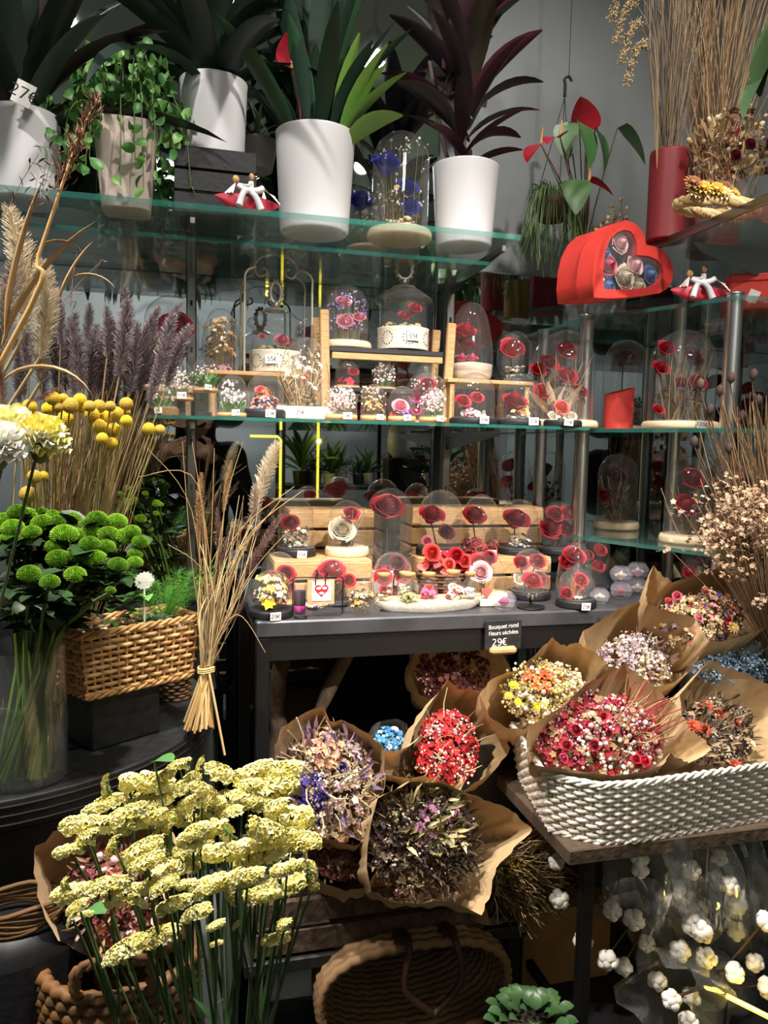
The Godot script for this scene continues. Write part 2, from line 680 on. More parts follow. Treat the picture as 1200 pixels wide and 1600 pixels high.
func shelving() -> void:
	# long glass shelf for the pots
	var t := thing("glass_shelf", "long teal-edged glass shelf carrying the white plant pots", "shelf")
	pane(t, PackedVector2Array([Vector2(-1.2, -1.4), Vector2(0.622, -1.4), Vector2(0.622, -1.79), Vector2(-1.2, -1.79)]), SHELF_TOP, 0.010)
	var lower := thing("glass_shelf", "narrow glass pane hung just under the long pot shelf", "shelf")
	pane(lower, PackedVector2Array([Vector2(-1.2, -1.5), Vector2(0.60, -1.5), Vector2(0.60, -1.79), Vector2(-1.2, -1.79)]), SHELF_TOP - 0.03, 0.008)
	# middle glass shelf
	var m := thing("glass_shelf", "eye-level glass shelf carrying the rows of small bell jars", "shelf")
	pane(m, PackedVector2Array([Vector2(-0.14, -1.38), Vector2(0.775, -1.38), Vector2(0.775, -1.79), Vector2(-0.14, -1.79)]), SHELF_MID, 0.006)
	# square steel uprights with slots
	for a in [[0.0126, 1.0, "slotted steel upright beside the tall single rose jar"], [0.6078, 1.0, "slotted steel upright beside the egg-shaped jar"]]:
		var u := thing("shelf_upright", a[2], "post")
		var b := MB.new()
		b.box(Vector3(a[0], (0.9 + SHELF_TOP - 0.01) / 2.0, -1.765), Vector3(0.022, SHELF_TOP - 0.91, 0.02), Transform3D.IDENTITY, 0.003)
		part(u, "rail", b, M.steel)
		for k in 7:
			var h := MB.new()
			h.box(Vector3(a[0], 1.2 + k * 0.1, -1.7545), Vector3(0.005, 0.012, 0.002))
			part(u, "slot", h, M.ink)
		for y in [SHELF_TOP - 0.022, SHELF_MID - 0.022]:
			var br := MB.new()
			br.sheet([PackedVector3Array([Vector3(a[0], y + 0.011, -1.755), Vector3(a[0], y + 0.011, -1.45)]), PackedVector3Array([Vector3(a[0], y - 0.03, -1.755), Vector3(a[0], y, -1.45)])])
			br.box(Vector3(a[0], y + 0.006, -1.6), Vector3(0.008, 0.01, 0.31))
			part(u, "bracket", br, M.steel)
	# corner unit: chrome posts and glass plates
	var c := thing("corner_shelf_unit", "corner display of glass plates on thick chrome posts", "shelf unit")
	for y in [1.78, SHELF_MID, 1.315]:
		pane(c, PackedVector2Array([Vector2(0.815, -1.50), Vector2(0.955, -1.19), Vector2(1.255, -1.19), Vector2(1.255, -1.79), Vector2(0.815, -1.79)]), y, 0.008)
	for p in [[0.834, -1.514], [0.962, -1.215], [0.845, -1.74], [1.22, -1.74], [1.22, -1.23]]:
		post(c, p[0], p[1], TABLE + 0.0005 if p[1] == -1.514 else 0.0, 1.789, 0.0145)
	# glass shelf along the right-hand wall
	var r := thing("glass_shelf", "high glass shelf along the side wall under the red vases", "shelf")
	pane(r, PackedVector2Array([Vector2(0.90, -0.62), Vector2(1.26, -0.62), Vector2(1.26, -1.79), Vector2(0.90, -1.42)]), SHELF_TOP, 0.010)
	var rail := MB.new()
	rail.box(Vector3(0.896, SHELF_TOP - 0.005, -1.02), Vector3(0.006, 0.016, 0.80), Transform3D.IDENTITY, 0.001)
	part(r, "edge_rail", rail, M.steel)
	var pr := MB.new()
	pr.sheet([PackedVector3Array([Vector3(1.255, SHELF_TOP - 0.012, -1.3), Vector3(0.93, SHELF_TOP - 0.012, -1.3)]), PackedVector3Array([Vector3(1.255, SHELF_TOP - 0.11, -1.3), Vector3(0.95, SHELF_TOP - 0.03, -1.3)])])
	part(r, "bracket", pr, M.steel)
	# grey metal table
	var tb := thing("metal_table", "dark grey metal table carrying bell jars and jars", "table")
	var tt := MB.new()
	tt.box(Vector3(0.585, TABLE - 0.0145, -1.515), Vector3(0.94, 0.029, 0.43), Transform3D.IDENTITY, 0.003)
	part(tb, "tabletop", tt, M.zinc)
	var ap := MB.new()
	ap.box(Vector3(0.585, TABLE - 0.05, -1.31), Vector3(0.91, 0.04, 0.012))
	part(tb, "apron", ap, M.iron)
	for p in [[0.128, -1.315], [0.128, -1.715], [1.04, -1.315], [1.04, -1.715]]:
		var lg := MB.new()
		lg.box(Vector3(p[0], (TABLE - 0.03) / 2.0, p[1]), Vector3(0.024, TABLE - 0.03, 0.024), Transform3D.IDENTITY, 0.002)
		part(tb, "leg", lg, M.iron)
	var st := MB.new()
	st.box(Vector3(0.585, 0.30, -1.515), Vector3(0.89, 0.02, 0.38))
	part(tb, "under_shelf", st, M.black)


# ---------------------------------------------------------------- bell jars
func filler(b: MB, kind: String, count: int, r: float, h: float, colors: Array) -> void:
	var cs := []
	for s in colors:
		cs.append(hex(s))
	for k in count:
		var a := rng.randf() * TAU
		var q := sqrt(rng.randf()) * r
		var foot := Vector3(cos(a) * q * 0.7, 0.0, sin(a) * q * 0.7)
		var cc: Color = vary(cs[rng.randi() % cs.size()])
		match kind:
			"gyp":
				var tip := Vector3(cos(a) * q, h * rng.randf_range(0.25, 1.0), sin(a) * q)
				b.put(T.straw, aim(tip - foot, foot, (tip - foot).length()).scaled_local(Vector3(0.25, 1, 0.25)), hex("7d7a4a"))
				b.put(T.berry, Transform3D(Basis.from_scale(Vector3.ONE * rng.randf_range(0.0018, 0.0032)), tip), cc)
				b.put(T.berry, Transform3D(Basis.from_scale(Vector3.ONE * rng.randf_range(0.0014, 0.0025)), tip + rv(0.006)), vary(cc))
			"blade":
				b.put(T.blade, aim(Vector3(cos(a) * 0.5, 1.0, sin(a) * 0.5) + rv(0.3), foot, h * rng.randf_range(0.35, 0.8), rng.randf() * TAU), cc)
			"dry":
				var tip := Vector3(cos(a) * q, h * rng.randf_range(0.3, 1.0), sin(a) * q)
				b.put(T.straw, aim(tip - foot, foot, (tip - foot).length()).scaled_local(Vector3(0.3, 1, 0.3)), hex("8a7448"))
				b.put(T.floret, aim(Vector3(cos(a), 1.0, sin(a)) + rv(0.5), tip, rng.randf_range(0.004, 0.008)), cc)
			"straw":
				b.put(T.straw, aim(Vector3(rng.randf_range(-0.5, 0.5), 1.0, rng.randf_range(-0.5, 0.5)), foot, h * rng.randf_range(0.6, 1.0)).scaled_local(Vector3(0.5, 1, 0.5)), cc)
			"stones":
				b.put(T.berry, Transform3D(Basis.from_euler(rv(2.0)).scaled(Vector3(1.0, 0.6, 0.8) * rng.randf_range(0.003, 0.007)), foot + Vector3(0, rng.randf_range(0.002, h), 0)), cc)
			"moss":
				b.put(T.floret, aim(Vector3(cos(a), 1.2, sin(a)) + rv(0.6), Vector3(cos(a) * q, h * rng.randf() * 0.6, sin(a) * q), rng.randf_range(0.006, 0.012)), cc)
			"petals":
				b.put(T.floret, aim(Vector3(cos(a), 1.0, sin(a)) + rv(0.5), Vector3(cos(a) * q, h * rng.randf(), sin(a) * q), rng.randf_range(0.007, 0.013)), cc)


func price_tag(parent: Node3D, s: String, at: Vector3, w: float, h: float, turn := 0.0, tilt := 0.0) -> void:
	var b := MB.new()
	b.box(Vector3.ZERO, Vector3(w, h, 0.0012), Transform3D.IDENTITY, 0.0004)
	var o := inst(parent, "price_tag", b.mesh(M.paper), null, Transform3D(Basis.from_euler(Vector3(0, turn, tilt)), at))
	text(o, s, h * 0.5, M.ink, Transform3D(Basis.IDENTITY, Vector3(0, 0, 0.0008)))


func shell(shape: String, r: float, h: float) -> PackedVector2Array:
	var p := PackedVector2Array()
	match shape:
		"egg":
			for k in 17:
				var t := k / 16.0
				p.append(Vector2(r * pow(sin(PI * (0.2 + 0.8 * t) ), 0.62) * (1.0 - 0.20 * t), h * (1.0 - cos(PI * t)) * 0.5))
			p[16].x = 0.0005
		"ball":
			for k in 15:
				var t := k / 14.0
				var a := lerpf(-0.95, PI / 2, t)
				p.append(Vector2(maxf(r * cos(a), 0.0005), h * (sin(a) + 0.813) / 1.813))
		"cloche":
			p = PackedVector2Array([Vector2(r * 1.3, 0.004), Vector2(r * 1.28, 0.008), Vector2(r * 1.02, 0.012)])
			for k in 12:
				var a := PI / 2 * k / 11.0
				p.append(Vector2(maxf(r * cos(a), 0.006), h * (0.36 + 0.46 * sin(a))))
			p.append_array(PackedVector2Array([Vector2(0.006, h * 0.86)]))
			for k in 7:
				var a := -PI / 2 + PI * (0.12 + 0.88 * k / 6.0)
				p.append(Vector2(maxf(0.011 * cos(a), 0.0005), h * 0.93 + 0.011 * sin(a)))
		_:
			p.append(Vector2(r, 0))
			var straight := maxf(h - r * 1.05, 0.0)
			for k in 12:
				var a := PI / 2 * k / 11.0
				p.append(Vector2(maxf(r * cos(a), 0.0005), straight + (h - straight) * sin(a)))
	return p


func jar(label: String, at: Vector3, r: float, h: float, base: String, shape: String, bh: float, roses: Array, fills: Array, price := "", group := "bell jars of preserved flowers") -> Node3D:
	var t := thing("bell_jar", label, "bell jar", at, 0.0, group)
	var y0 := bh
	match base:
		"black":
			var b := MB.new()
			b.lathe(PackedVector2Array([Vector2(0, 0), Vector2(r * 1.1, 0), Vector2(r * 1.14, bh * 0.2), Vector2(r * 1.14, bh * 0.75), Vector2(r * 1.08, bh), Vector2(0, bh)]), 32)
			part(t, "base", b, M.black)
		"wood":
			var b := MB.new()
			b.lathe(PackedVector2Array([Vector2(0, 0), Vector2(r * 1.1, 0), Vector2(r * 1.15, bh * 0.25), Vector2(r * 1.15, bh * 0.7), Vector2(r * 1.09, bh), Vector2(0, bh)]), 32)
			part(t, "base", b, M.base_wood)
		"cork":
			var b := MB.new()
			b.lathe(PackedVector2Array([Vector2(0, 0), Vector2(r * 1.0, 0), Vector2(r * 1.02, bh * 0.5), Vector2(r * 1.0, bh), Vector2(0, bh)]), 24)
			part(t, "base", b, M.cork)
		"slice":
			var b := MB.new()
			var prof := [Vector2(1.12, 0.0), Vector2(1.18, 0.4), Vector2(1.15, 1.0)]
			var rows := []
			for p in prof:
				var row := PackedVector3Array()
				for i in 28:
					var a := TAU * i / 28
					var k: float = p.x * r * (1.0 + 0.05 * sin(a * 3.0 + r * 900.0) + 0.025 * sin(a * 11.0))
					row.append(Vector3(cos(a) * k, p.y * bh, sin(a) * k))
				rows.append(row)
			b.sheet(rows, true)
			b.cap(rows[0], false)
			var o := part(t, "base", b, M.bark)
			var f := MB.new()
			f.cap(rows[2], true)
			part(o, "cut_face", f, M.birch_face)
		"stone":
			var b := MB.new()
			b.box(Vector3(0, bh / 2, 0), Vector3(r * 2.1, bh, r * 1.6), Transform3D.IDENTITY, 0.003)
			part(t, "base", b, M.birch)
		"sand":
			var b := MB.new()
			var pr := PackedVector2Array([Vector2(0, 0.002)])
			for p in shell(shape, r * 0.97, h):
				if p.y < h * 0.25:
					pr.append(Vector2(p.x, maxf(p.y, 0.002)))
			pr.append(Vector2(0, h * 0.27))
			b.lathe(pr, 28)
			part(t, "sand", b, grain(mat("c9b27a", 0.9), "8d7d8a", "e0cf9a", 0.012, Vector3(4, 26, 4)))
			y0 = 0.0
	var g := MB.new()
	g.lathe(shell(shape, r, h - y0), 36, Transform3D(Basis.IDENTITY, Vector3(0, y0, 0)))
	if shape == "bell":
		var rim := PackedVector3Array()
		for i in 36:
			rim.append(Vector3(cos(TAU * i / 36) * r, y0 + 0.0015, sin(TAU * i / 36) * r))
		g.tube(rim, 0.0014, 0.0014, 5, true)
	part(t, "glass_dome", g, M.glass)
	var floor_y := y0 + (h * 0.24 if base == "sand" else 0.0)
	for f in fills:
		var b := MB.new()
		filler(b, f[0], f[1], r * 0.86 * f[4], (h - y0) * f[2], f[3])
		var o := part(t, {"gyp": "tiny_blossoms", "blade": "grass_tuft", "dry": "dried_florets", "straw": "straw_stems", "stones": "pebbles", "moss": "moss", "petals": "loose_petals"}[f[0]], b, M.vc, Vector3(0, floor_y, 0))
		stuff(o)
	var sm := MB.new()
	sm.col = hex("4a3a26")
	var any := false
	for q in roses:
		# x, y, z, radius, colour, lean to the front, lean sideways
		var p := Vector3(q[0], q[1], q[2])
		var rr: float = q[3]
		var dir := Vector3(q[6] if q.size() > 6 else 0.0, 1.0, 0.0).lerp(Vector3(0, 0.2, 1), q[5] + 0.12 if q.size() > 5 else 0.62).normalized()
		inst(t, "rose", T["rose%d" % (rng.randi() % 3)], M["rose_" + q[4]], aim(dir, p - dir * rr * 0.25, rr * 1.08, rng.randf() * TAU))
		if q[1] - rr > y0 + 0.015:
			sm.tube(curve([Vector3(p.x * 0.3, floor_y, p.z * 0.3 - 0.004), Vector3(p.x * 0.6, (floor_y + p.y) * 0.5, -0.004), p - dir * rr * 0.4], 3), 0.0018, 0.0015, 5)
			any = true
	if any:
		part(t, "stems", sm, M.vc)
	if price:
		var w := clampf(r * 0.55, 0.011, 0.02)
		price_tag(t, price, Vector3(rng.randf_range(-0.3, 0.3) * r, maxf(bh * 0.5, 0.008), r * 1.2 + 0.002), w, w * 0.75, rng.randf_range(-0.2, 0.2), rng.randf_range(-0.1, 0.1))
	return t


func wood_crate(label: String, at: Vector3, size: Vector3, slats: int, group := "") -> Node3D:
	var t := thing("wooden_crate", label, "crate", at, 0.0, group)
	var p := 0.008
	for k in slats:
		var y := size.y * (k + 0.5) / slats
		for s in [-1, 1]:
			var b := MB.new()
			b.box(Vector3(0, y, s * (size.z / 2 - p / 2)), Vector3(size.x, size.y / slats - 0.006, p), Transform3D.IDENTITY, 0.0015)
			part(t, "slat", b, M.pale_wood)
			var e := MB.new()
			e.box(Vector3(s * (size.x / 2 - p / 2), y, 0), Vector3(p, size.y / slats - 0.006, size.z - p * 2.2), Transform3D.IDENTITY, 0.0015)
			part(t, "slat", e, M.pale_wood)
	for sx in [-1, 1]:
		for sz in [-1, 1]:
			var b := MB.new()
			b.box(Vector3(sx * (size.x / 2 - p * 1.6), size.y / 2, sz * (size.z / 2 - p * 1.6)), Vector3(p * 1.2, size.y, p * 1.2))
			part(t, "corner_batten", b, M.pale_wood)
	var n := maxi(2, int(size.z / 0.05))
	for k in n:
		var b := MB.new()
		b.box(Vector3(0, size.y - p / 2 + 0.001, -size.z / 2 + size.z * (k + 0.5) / n), Vector3(size.x - 0.002, p, size.z / n - 0.003), Transform3D.IDENTITY, 0.001)
		part(t, "top_board", b, M.pale_wood)
	return t


func bell_jars() -> void:
	wood_crate("pale wooden crate under the cream iron lantern", Vector3(0.1411, 1.5450, -1.6300), Vector3(0.2043, 0.0958, 0.1400), 0, "")
	wood_crate("pale wooden crate under the egg-shaped jar of red roses", Vector3(0.6140, 1.5450, -1.5800), Vector3(0.1929, 0.0944, 0.1600), 0, "")
	wood_crate("small pale wooden block crate under the left red rose jar", Vector3(-0.0242, 1.5450, -1.6700), Vector3(0.0835, 0.0596, 0.1400), 0, "")
	jar("tall bell jar with one red rose beside the slotted upright", Vector3(-0.0274, 1.6047, -1.6600), 0.0548, 0.1916, "wood", "bell", 0.0079, [[0.0113, 0.1260, 0.0110, 0.0357, "red", 0.6000]], [["blade", 14, 0.4000, ["2f5a2c", "46703a"], 0.6000]], "")
	jar("egg-shaped glass full of beige dried blossoms", Vector3(0.0689, 1.6408, -1.6000), 0.0426, 0.1249, "none", "egg", 0.0000, [], [["dry", 130, 0.8500, ["cfae7c", "e0c79a", "b98f58", "d8c8a8"], 0.8500], ["petals", 14, 0.1200, ["8a5f72", "a87a88"], 0.7000]], "")
	jar("egg-shaped glass of dried grasses on a rough stone block", Vector3(0.2166, 1.5450, -1.4600), 0.0535, 0.1551, "stone", "egg", 0.0243, [[-0.0005, 0.0791, 0.0107, 0.0085, "orange"], [0.0162, 0.0916, 0.0107, 0.0061, "ivory"]], [["straw", 50, 0.7000, ["cfae7c", "e0c79a", "b98f58", "d8c8a8"], 0.7000], ["dry", 60, 0.8000, ["f0e6d2", "e0c79a", "d9cfb8"], 0.8000], ["stones", 50, 0.2000, ["8a8068", "6e6654"], 0.9000], ["petals", 8, 0.3000, ["d8a820"], 0.5000]], "35€")
	jar("bell jar of pink roses and lilac blossom on the black step", Vector3(0.3204, 1.6948, -1.5800), 0.0463, 0.1324, "wood", "bell", 0.0159, [[-0.0033, 0.0558, 0.0093, 0.0198, "pink", 0.5000], [0.0260, 0.0666, 0.0093, 0.0145, "pink", 0.4000], [-0.0080, 0.0953, 0.0093, 0.0172, "pink", 0.4000]], [["gyp", 110, 0.8500, ["8e7bc0", "b59fd2", "7a66b0"], 1.0000], ["straw", 18, 0.5000, ["cfae7c", "e0c79a", "b98f58", "d8c8a8"], 0.5000]], "")
	jar("egg-shaped jar of stacked red roses over layered sand", Vector3(0.5905, 1.6394, -1.5700), 0.0529, 0.1675, "sand", "egg", 0.0000, [[-0.0163, 0.1048, 0.0106, 0.0247, "red", 0.3000], [-0.0126, 0.0797, 0.0106, 0.0192, "crimson", 0.3000], [-0.0232, 0.0484, 0.0106, 0.0137, "rosy", 0.2000], [-0.0001, 0.0495, 0.0106, 0.0137, "rosy", 0.2000]], [], "")
	jar("globe-topped jar with a big red rose leaning over pebbles", Vector3(0.6945, 1.6394, -1.5700), 0.0398, 0.1145, "black", "ball", 0.0112, [[-0.0125, 0.0733, 0.0080, 0.0279, "red", 0.5500, -0.2000]], [["stones", 60, 0.2500, ["d8d0c0", "b8ae98", "8d8470"], 0.9000]], "")
	jar("largest bell jar with seven red roses and dry stalks", Vector3(0.7770, 1.5450, -1.5050), 0.0664, 0.2071, "wood", "bell", 0.0164, [[-0.0018, 0.1616, 0.0133, 0.0233, "red"], [-0.0417, 0.1346, 0.0133, 0.0205, "crimson"], [0.0006, 0.1100, 0.0133, 0.0233, "red"], [-0.0538, 0.0746, 0.0133, 0.0205, "red"], [0.0319, 0.0778, 0.0133, 0.0178, "crimson"], [-0.0644, 0.1191, 0.0133, 0.0178, "crimson"], [-0.0229, 0.0384, 0.0133, 0.0192, "crimson"]], [["straw", 26, 0.8500, ["c0a074", "a88858"], 0.9000], ["dry", 40, 0.5000, ["3a2a2e", "4f3a3e", "6b4a44"], 0.9000], ["blade", 8, 0.7000, ["d8c0a0", "b89a78"], 0.5000]], "")
	jar("tiny jar on a bark slice nearest the yellow button flowers", Vector3(-0.0401, 1.5450, -1.4300), 0.0245, 0.0804, "slice", "bell", 0.0137, [], [["gyp", 26, 0.8000, ["e8d8d4", "f0e6e0", "d9b8bc"], 1.0000], ["blade", 22, 0.5000, ["4a7a38", "3a652e", "6e9a50"], 0.6000]], "9€")
	jar("small jar of white blossom raised on an acrylic block", Vector3(-0.0153, 1.5775, -1.5300), 0.0305, 0.0771, "cork", "bell", 0.0061, [], [["gyp", 70, 0.7500, ["e8d8d4", "f0e6e0", "d9b8bc"], 1.0000], ["blade", 24, 0.5000, ["4a7a38", "3a652e", "6e9a50"], 0.7000]], "11€")
	jar("small jar of green moss raised on the taller acrylic block", Vector3(0.0371, 1.5952, -1.5300), 0.0234, 0.0680, "cork", "bell", 0.0074, [], [["blade", 70, 0.7500, ["4a7a38", "3a652e", "6e9a50"], 0.9000], ["gyp", 20, 0.7000, ["e8d8d4", "f0e6e0", "d9b8bc"], 1.0000]], "12€")
	jar("small cork jar of green grass and pale buds beside the black base", Vector3(0.0811, 1.5450, -1.4200), 0.0260, 0.0769, "cork", "bell", 0.0081, [], [["blade", 50, 0.6000, ["4a7a38", "3a652e", "6e9a50"], 0.8000], ["gyp", 50, 0.8000, ["e8d8d4", "f0e6e0", "d9b8bc"], 1.0000]], "12€")
	jar("small black-based jar with one spiky coral flower", Vector3(0.1412, 1.5450, -1.4300), 0.0341, 0.0827, "black", "bell", 0.0165, [[-0.0082, 0.0506, 0.0068, 0.0106, "coral", 0.4000]], [["petals", 40, 0.3000, ["b07a80", "d08a70", "8a9ac0"], 0.9000], ["dry", 24, 0.5000, ["a8603c", "c88a68"], 0.7000]], "29€")
	jar("small cork jar of pinkish white gypsophila beside the stone block", Vector3(0.2810, 1.5450, -1.4200), 0.0305, 0.0678, "cork", "bell", 0.0108, [], [["gyp", 110, 0.8500, ["efdcd8", "e8c4c4", "f4ece6"], 1.0000]], "9€")
	jar("narrow cork jar of brown seed heads and buds", Vector3(0.3432, 1.5450, -1.4200), 0.0242, 0.0703, "cork", "bell", 0.0109, [], [["gyp", 50, 0.9000, ["d8c4b0", "b89a80"], 1.0000], ["dry", 40, 0.5000, ["a8834a", "c59c58", "7d5f35"], 0.9000]], "12€")
	jar("small cork jar with one pink rose above two orange buds", Vector3(0.3991, 1.5450, -1.4200), 0.0263, 0.0689, "cork", "bell", 0.0110, [[-0.0044, 0.0287, 0.0053, 0.0171, "pink", 0.5000], [-0.0154, 0.0128, 0.0053, 0.0085, "orange"], [0.0060, 0.0134, 0.0053, 0.0085, "orange"]], [["petals", 12, 0.1500, ["6a3f86", "8a5aa8"], 0.9000]], "9€")
	jar("small cork jar of pale buds and green sprigs beside the black base row", Vector3(0.4587, 1.5450, -1.4100), 0.0263, 0.0669, "cork", "bell", 0.0110, [], [["gyp", 80, 0.8500, ["e8d8d4", "f0e6e0", "d9b8bc"], 1.0000], ["blade", 20, 0.5000, ["4a7a38", "3a652e", "6e9a50"], 0.7000]], "12€")
	jar("jar of magenta and red roses on the step behind the cork jars", Vector3(0.4818, 1.5450, -1.5300), 0.0438, 0.1098, "cork", "bell", 0.0080, [[-0.0015, 0.0803, 0.0088, 0.0199, "crimson"], [-0.0255, 0.0574, 0.0088, 0.0172, "hot"], [0.0047, 0.0559, 0.0088, 0.0146, "hot"], [-0.0249, 0.0301, 0.0088, 0.0133, "hot"]], [["gyp", 40, 0.8000, ["e8d8d4", "f0e6e0", "d9b8bc"], 1.0000]], "")
	jar("small jar with a single red rose on the middle step", Vector3(0.3189, 1.6140, -1.5500), 0.0254, 0.0611, "cork", "bell", 0.0052, [[0.0107, 0.0341, 0.0051, 0.0117, "red"]], [["petals", 8, 0.2000, ["a01828"], 0.8000]], "")
	jar("small jar of white blossom and green leaf on the middle step", Vector3(0.3950, 1.6140, -1.5500), 0.0251, 0.0621, "cork", "bell", 0.0053, [], [["gyp", 60, 0.8500, ["e8d8d4", "f0e6e0", "d9b8bc"], 1.0000], ["blade", 16, 0.5000, ["4a7a38", "3a652e", "6e9a50"], 0.6000]], "")
	jar("little jar with only a few buds on the middle step", Vector3(0.4842, 1.6140, -1.5500), 0.0248, 0.0624, "cork", "bell", 0.0054, [], [["gyp", 12, 0.3000, ["e8d8d4", "f0e6e0", "d9b8bc"], 1.0000]], "")
	jar("black-based jar with two red roses over white shells", Vector3(0.5479, 1.5450, -1.4300), 0.0416, 0.1014, "black", "bell", 0.0126, [[-0.0253, 0.0443, 0.0083, 0.0151, "red"], [0.0036, 0.0515, 0.0083, 0.0139, "red"]], [["stones", 70, 0.1600, ["e8e2d6", "c8bcaa", "f0ece4"], 0.9500], ["petals", 6, 0.2000, ["d88a9a"], 0.7000]], "19€")
	jar("black-based jar with one wide crimson rose and orange buds", Vector3(0.6419, 1.5450, -1.4300), 0.0410, 0.1055, "black", "bell", 0.0128, [[-0.0119, 0.0467, 0.0082, 0.0256, "crimson", 0.2500]], [["dry", 30, 0.3000, ["c8642c", "d88a3c", "d8b878"], 1.0000], ["stones", 30, 0.0800, ["e8e2d6"], 0.9000]], "33€")
	jar("small black-based jar with a light pink rose and cream blooms", Vector3(0.7314, 1.5450, -1.4100), 0.0333, 0.0812, "black", "bell", 0.0128, [[-0.0074, 0.0377, 0.0067, 0.0167, "coral"], [-0.0262, 0.0207, 0.0067, 0.0103, "ivory"], [0.0157, 0.0220, 0.0067, 0.0103, "ivory"]], [["stones", 20, 0.1000, ["f0e8e0"], 0.9000]], "36€")
	jar("wide bell jar of dark roses, wheat ears and twine on the corner shelf", Vector3(0.9649, 1.5450, -1.3600), 0.0645, 0.1976, "wood", "bell", 0.0155, [[-0.0500, 0.1562, 0.0129, 0.0194, "crimson"], [-0.0592, 0.1185, 0.0129, 0.0181, "crimson"], [0.0148, 0.1407, 0.0129, 0.0194, "dark"], [0.0267, 0.0934, 0.0129, 0.0194, "red"], [-0.0083, 0.0894, 0.0129, 0.0168, "crimson"], [-0.0601, 0.0374, 0.0129, 0.0129, "red"]], [["straw", 30, 0.8000, ["c8a878", "a88858", "8d7448"], 0.9000], ["dry", 60, 0.3500, ["3a2a2e", "4f3a3e", "6b4a44", "8a7448"], 0.9000]], "I-25€")
	jar("bell jar of red roses half hidden by the dried sea lavender", Vector3(1.0002, 1.3150, -1.3600), 0.0513, 0.1778, "wood", "bell", 0.0171, [[-0.0087, 0.1317, 0.0103, 0.0250, "crimson"], [-0.0187, 0.0772, 0.0103, 0.0250, "red"]], [["dry", 60, 0.4000, ["3a2a2e", "4f3a3e", "6b4a44", "8a7aa0"], 0.9000], ["straw", 14, 0.7000, ["cfae7c", "e0c79a", "b98f58", "d8c8a8"], 0.7000]], "")
	jar("dark jar of deep red roses added for a mirror reflection behind the corner shelf", Vector3(0.9896, 1.3150, -1.6200), 0.0456, 0.1791, "wood", "bell", 0.0183, [[-0.0083, 0.1239, 0.0091, 0.0228, "dark"], [-0.0396, 0.0786, 0.0091, 0.0183, "crimson"]], [["dry", 70, 0.4500, ["3a2a2e", "4f3a3e", "6b4a44"], 0.9500], ["straw", 12, 0.8000, ["cfae7c", "e0c79a", "b98f58", "d8c8a8"], 0.5000]], "")  # solid stand-in for the mirror image of the jar in front
	jar("tall dark jar added behind the red candle for a dim mirror reflection", Vector3(0.9838, 1.5450, -1.6000), 0.0491, 0.2103, "wood", "bell", 0.0119, [[-0.0082, 0.1656, 0.0098, 0.0268, "dark"]], [["moss", 120, 0.6000, ["1c1a18", "2a2622", "15201a"], 0.9000]], "")  # stand-in for a reflected jar; the dim image is put into its dark colours
	jar("jar with two red roses behind the kraft paper of the corner bouquet", Vector3(1.0082, 1.1965, -1.3400), 0.0314, 0.1181, "black", "bell", 0.0105, [[-0.0011, 0.0903, 0.0063, 0.0157, "crimson"], [-0.0216, 0.0606, 0.0063, 0.0157, "red"]], [], "")
	wood_crate("low pale crate under the fluffy white bloom jar", Vector3(0.2601, 1.1960, -1.5300), Vector3(0.1939, 0.0776, 0.1400), 2, "")
	wood_crate("taller slatted crate against the mirror behind the white bloom jar", Vector3(0.3054, 1.1960, -1.6700), Vector3(0.1857, 0.1631, 0.1000), 4, "")
	wood_crate("low pale crate under the row of dark rose jars", Vector3(0.6113, 1.1960, -1.5450), Vector3(0.2969, 0.0732, 0.1100), 2, "")
	wood_crate("long slatted crate against the mirror behind the dark rose jars", Vector3(0.6435, 1.1960, -1.6700), Vector3(0.3161, 0.1687, 0.1000), 4, "")
	jar("black-based jar of one dark red rose amid driftwood bits", Vector3(0.2160, 1.2736, -1.5400), 0.0364, 0.1179, "black", "bell", 0.0182, [[-0.0136, 0.0671, 0.0073, 0.0195, "crimson"]], [["dry", 60, 0.4000, ["c8b89a", "8d7f68", "5d5548"], 0.9500], ["stones", 40, 0.1200, ["c8c2b6", "8d8880", "e3ded2", "5d5a57"], 0.9500]], "65€", "bell jars on the grey table")
	jar("wood-based jar with a fluffy white bloom and red rose", Vector3(0.3210, 1.2736, -1.5350), 0.0395, 0.1134, "wood", "bell", 0.0198, [[-0.0123, 0.0540, 0.0079, 0.0263, "ivory", 0.6000], [0.0058, 0.0867, 0.0079, 0.0171, "red", 0.5000]], [["straw", 12, 0.9000, ["cfae7c", "e0c79a", "b98f58", "d8c8a8"], 0.8000], ["stones", 16, 0.1600, ["222222", "3a3a3a"], 0.9000]], "", "bell jars on the grey table")
	jar("tallest table jar with a wide dark red rose on a stem", Vector3(0.4095, 1.2460, -1.5300), 0.0473, 0.1681, "none", "bell", 0.0000, [[-0.0066, 0.1280, 0.0095, 0.0333, "crimson", 0.3500]], [["blade", 16, 0.4500, ["3c1a1e", "2c3a26"], 0.8000], ["petals", 12, 0.0600, ["7a1420"], 0.9000]], "", "bell jars on the grey table")
	jar("black-based jar of a stemmed rose above a red paper heart", Vector3(0.5271, 1.2692, -1.5500), 0.0453, 0.1404, "black", "bell", 0.0192, [[-0.0248, 0.0868, 0.0091, 0.0274, "crimson", 0.3000], [0.0105, 0.0498, 0.0091, 0.0192, "dark", 0.5000], [-0.0318, 0.0310, 0.0091, 0.0123, "rosy", 0.6000]], [], "59€", "bell jars on the grey table")
	jar("footed glass globe jar with a dark rose over red petals", Vector3(0.6233, 1.2692, -1.5600), 0.0448, 0.1306, "none", "ball", 0.0000, [[-0.0205, 0.0842, 0.0090, 0.0266, "crimson", 0.4000]], [["petals", 60, 0.2200, ["a83a44", "c0606a", "8a2030"], 0.9500]], "45€", "bell jars on the grey table")
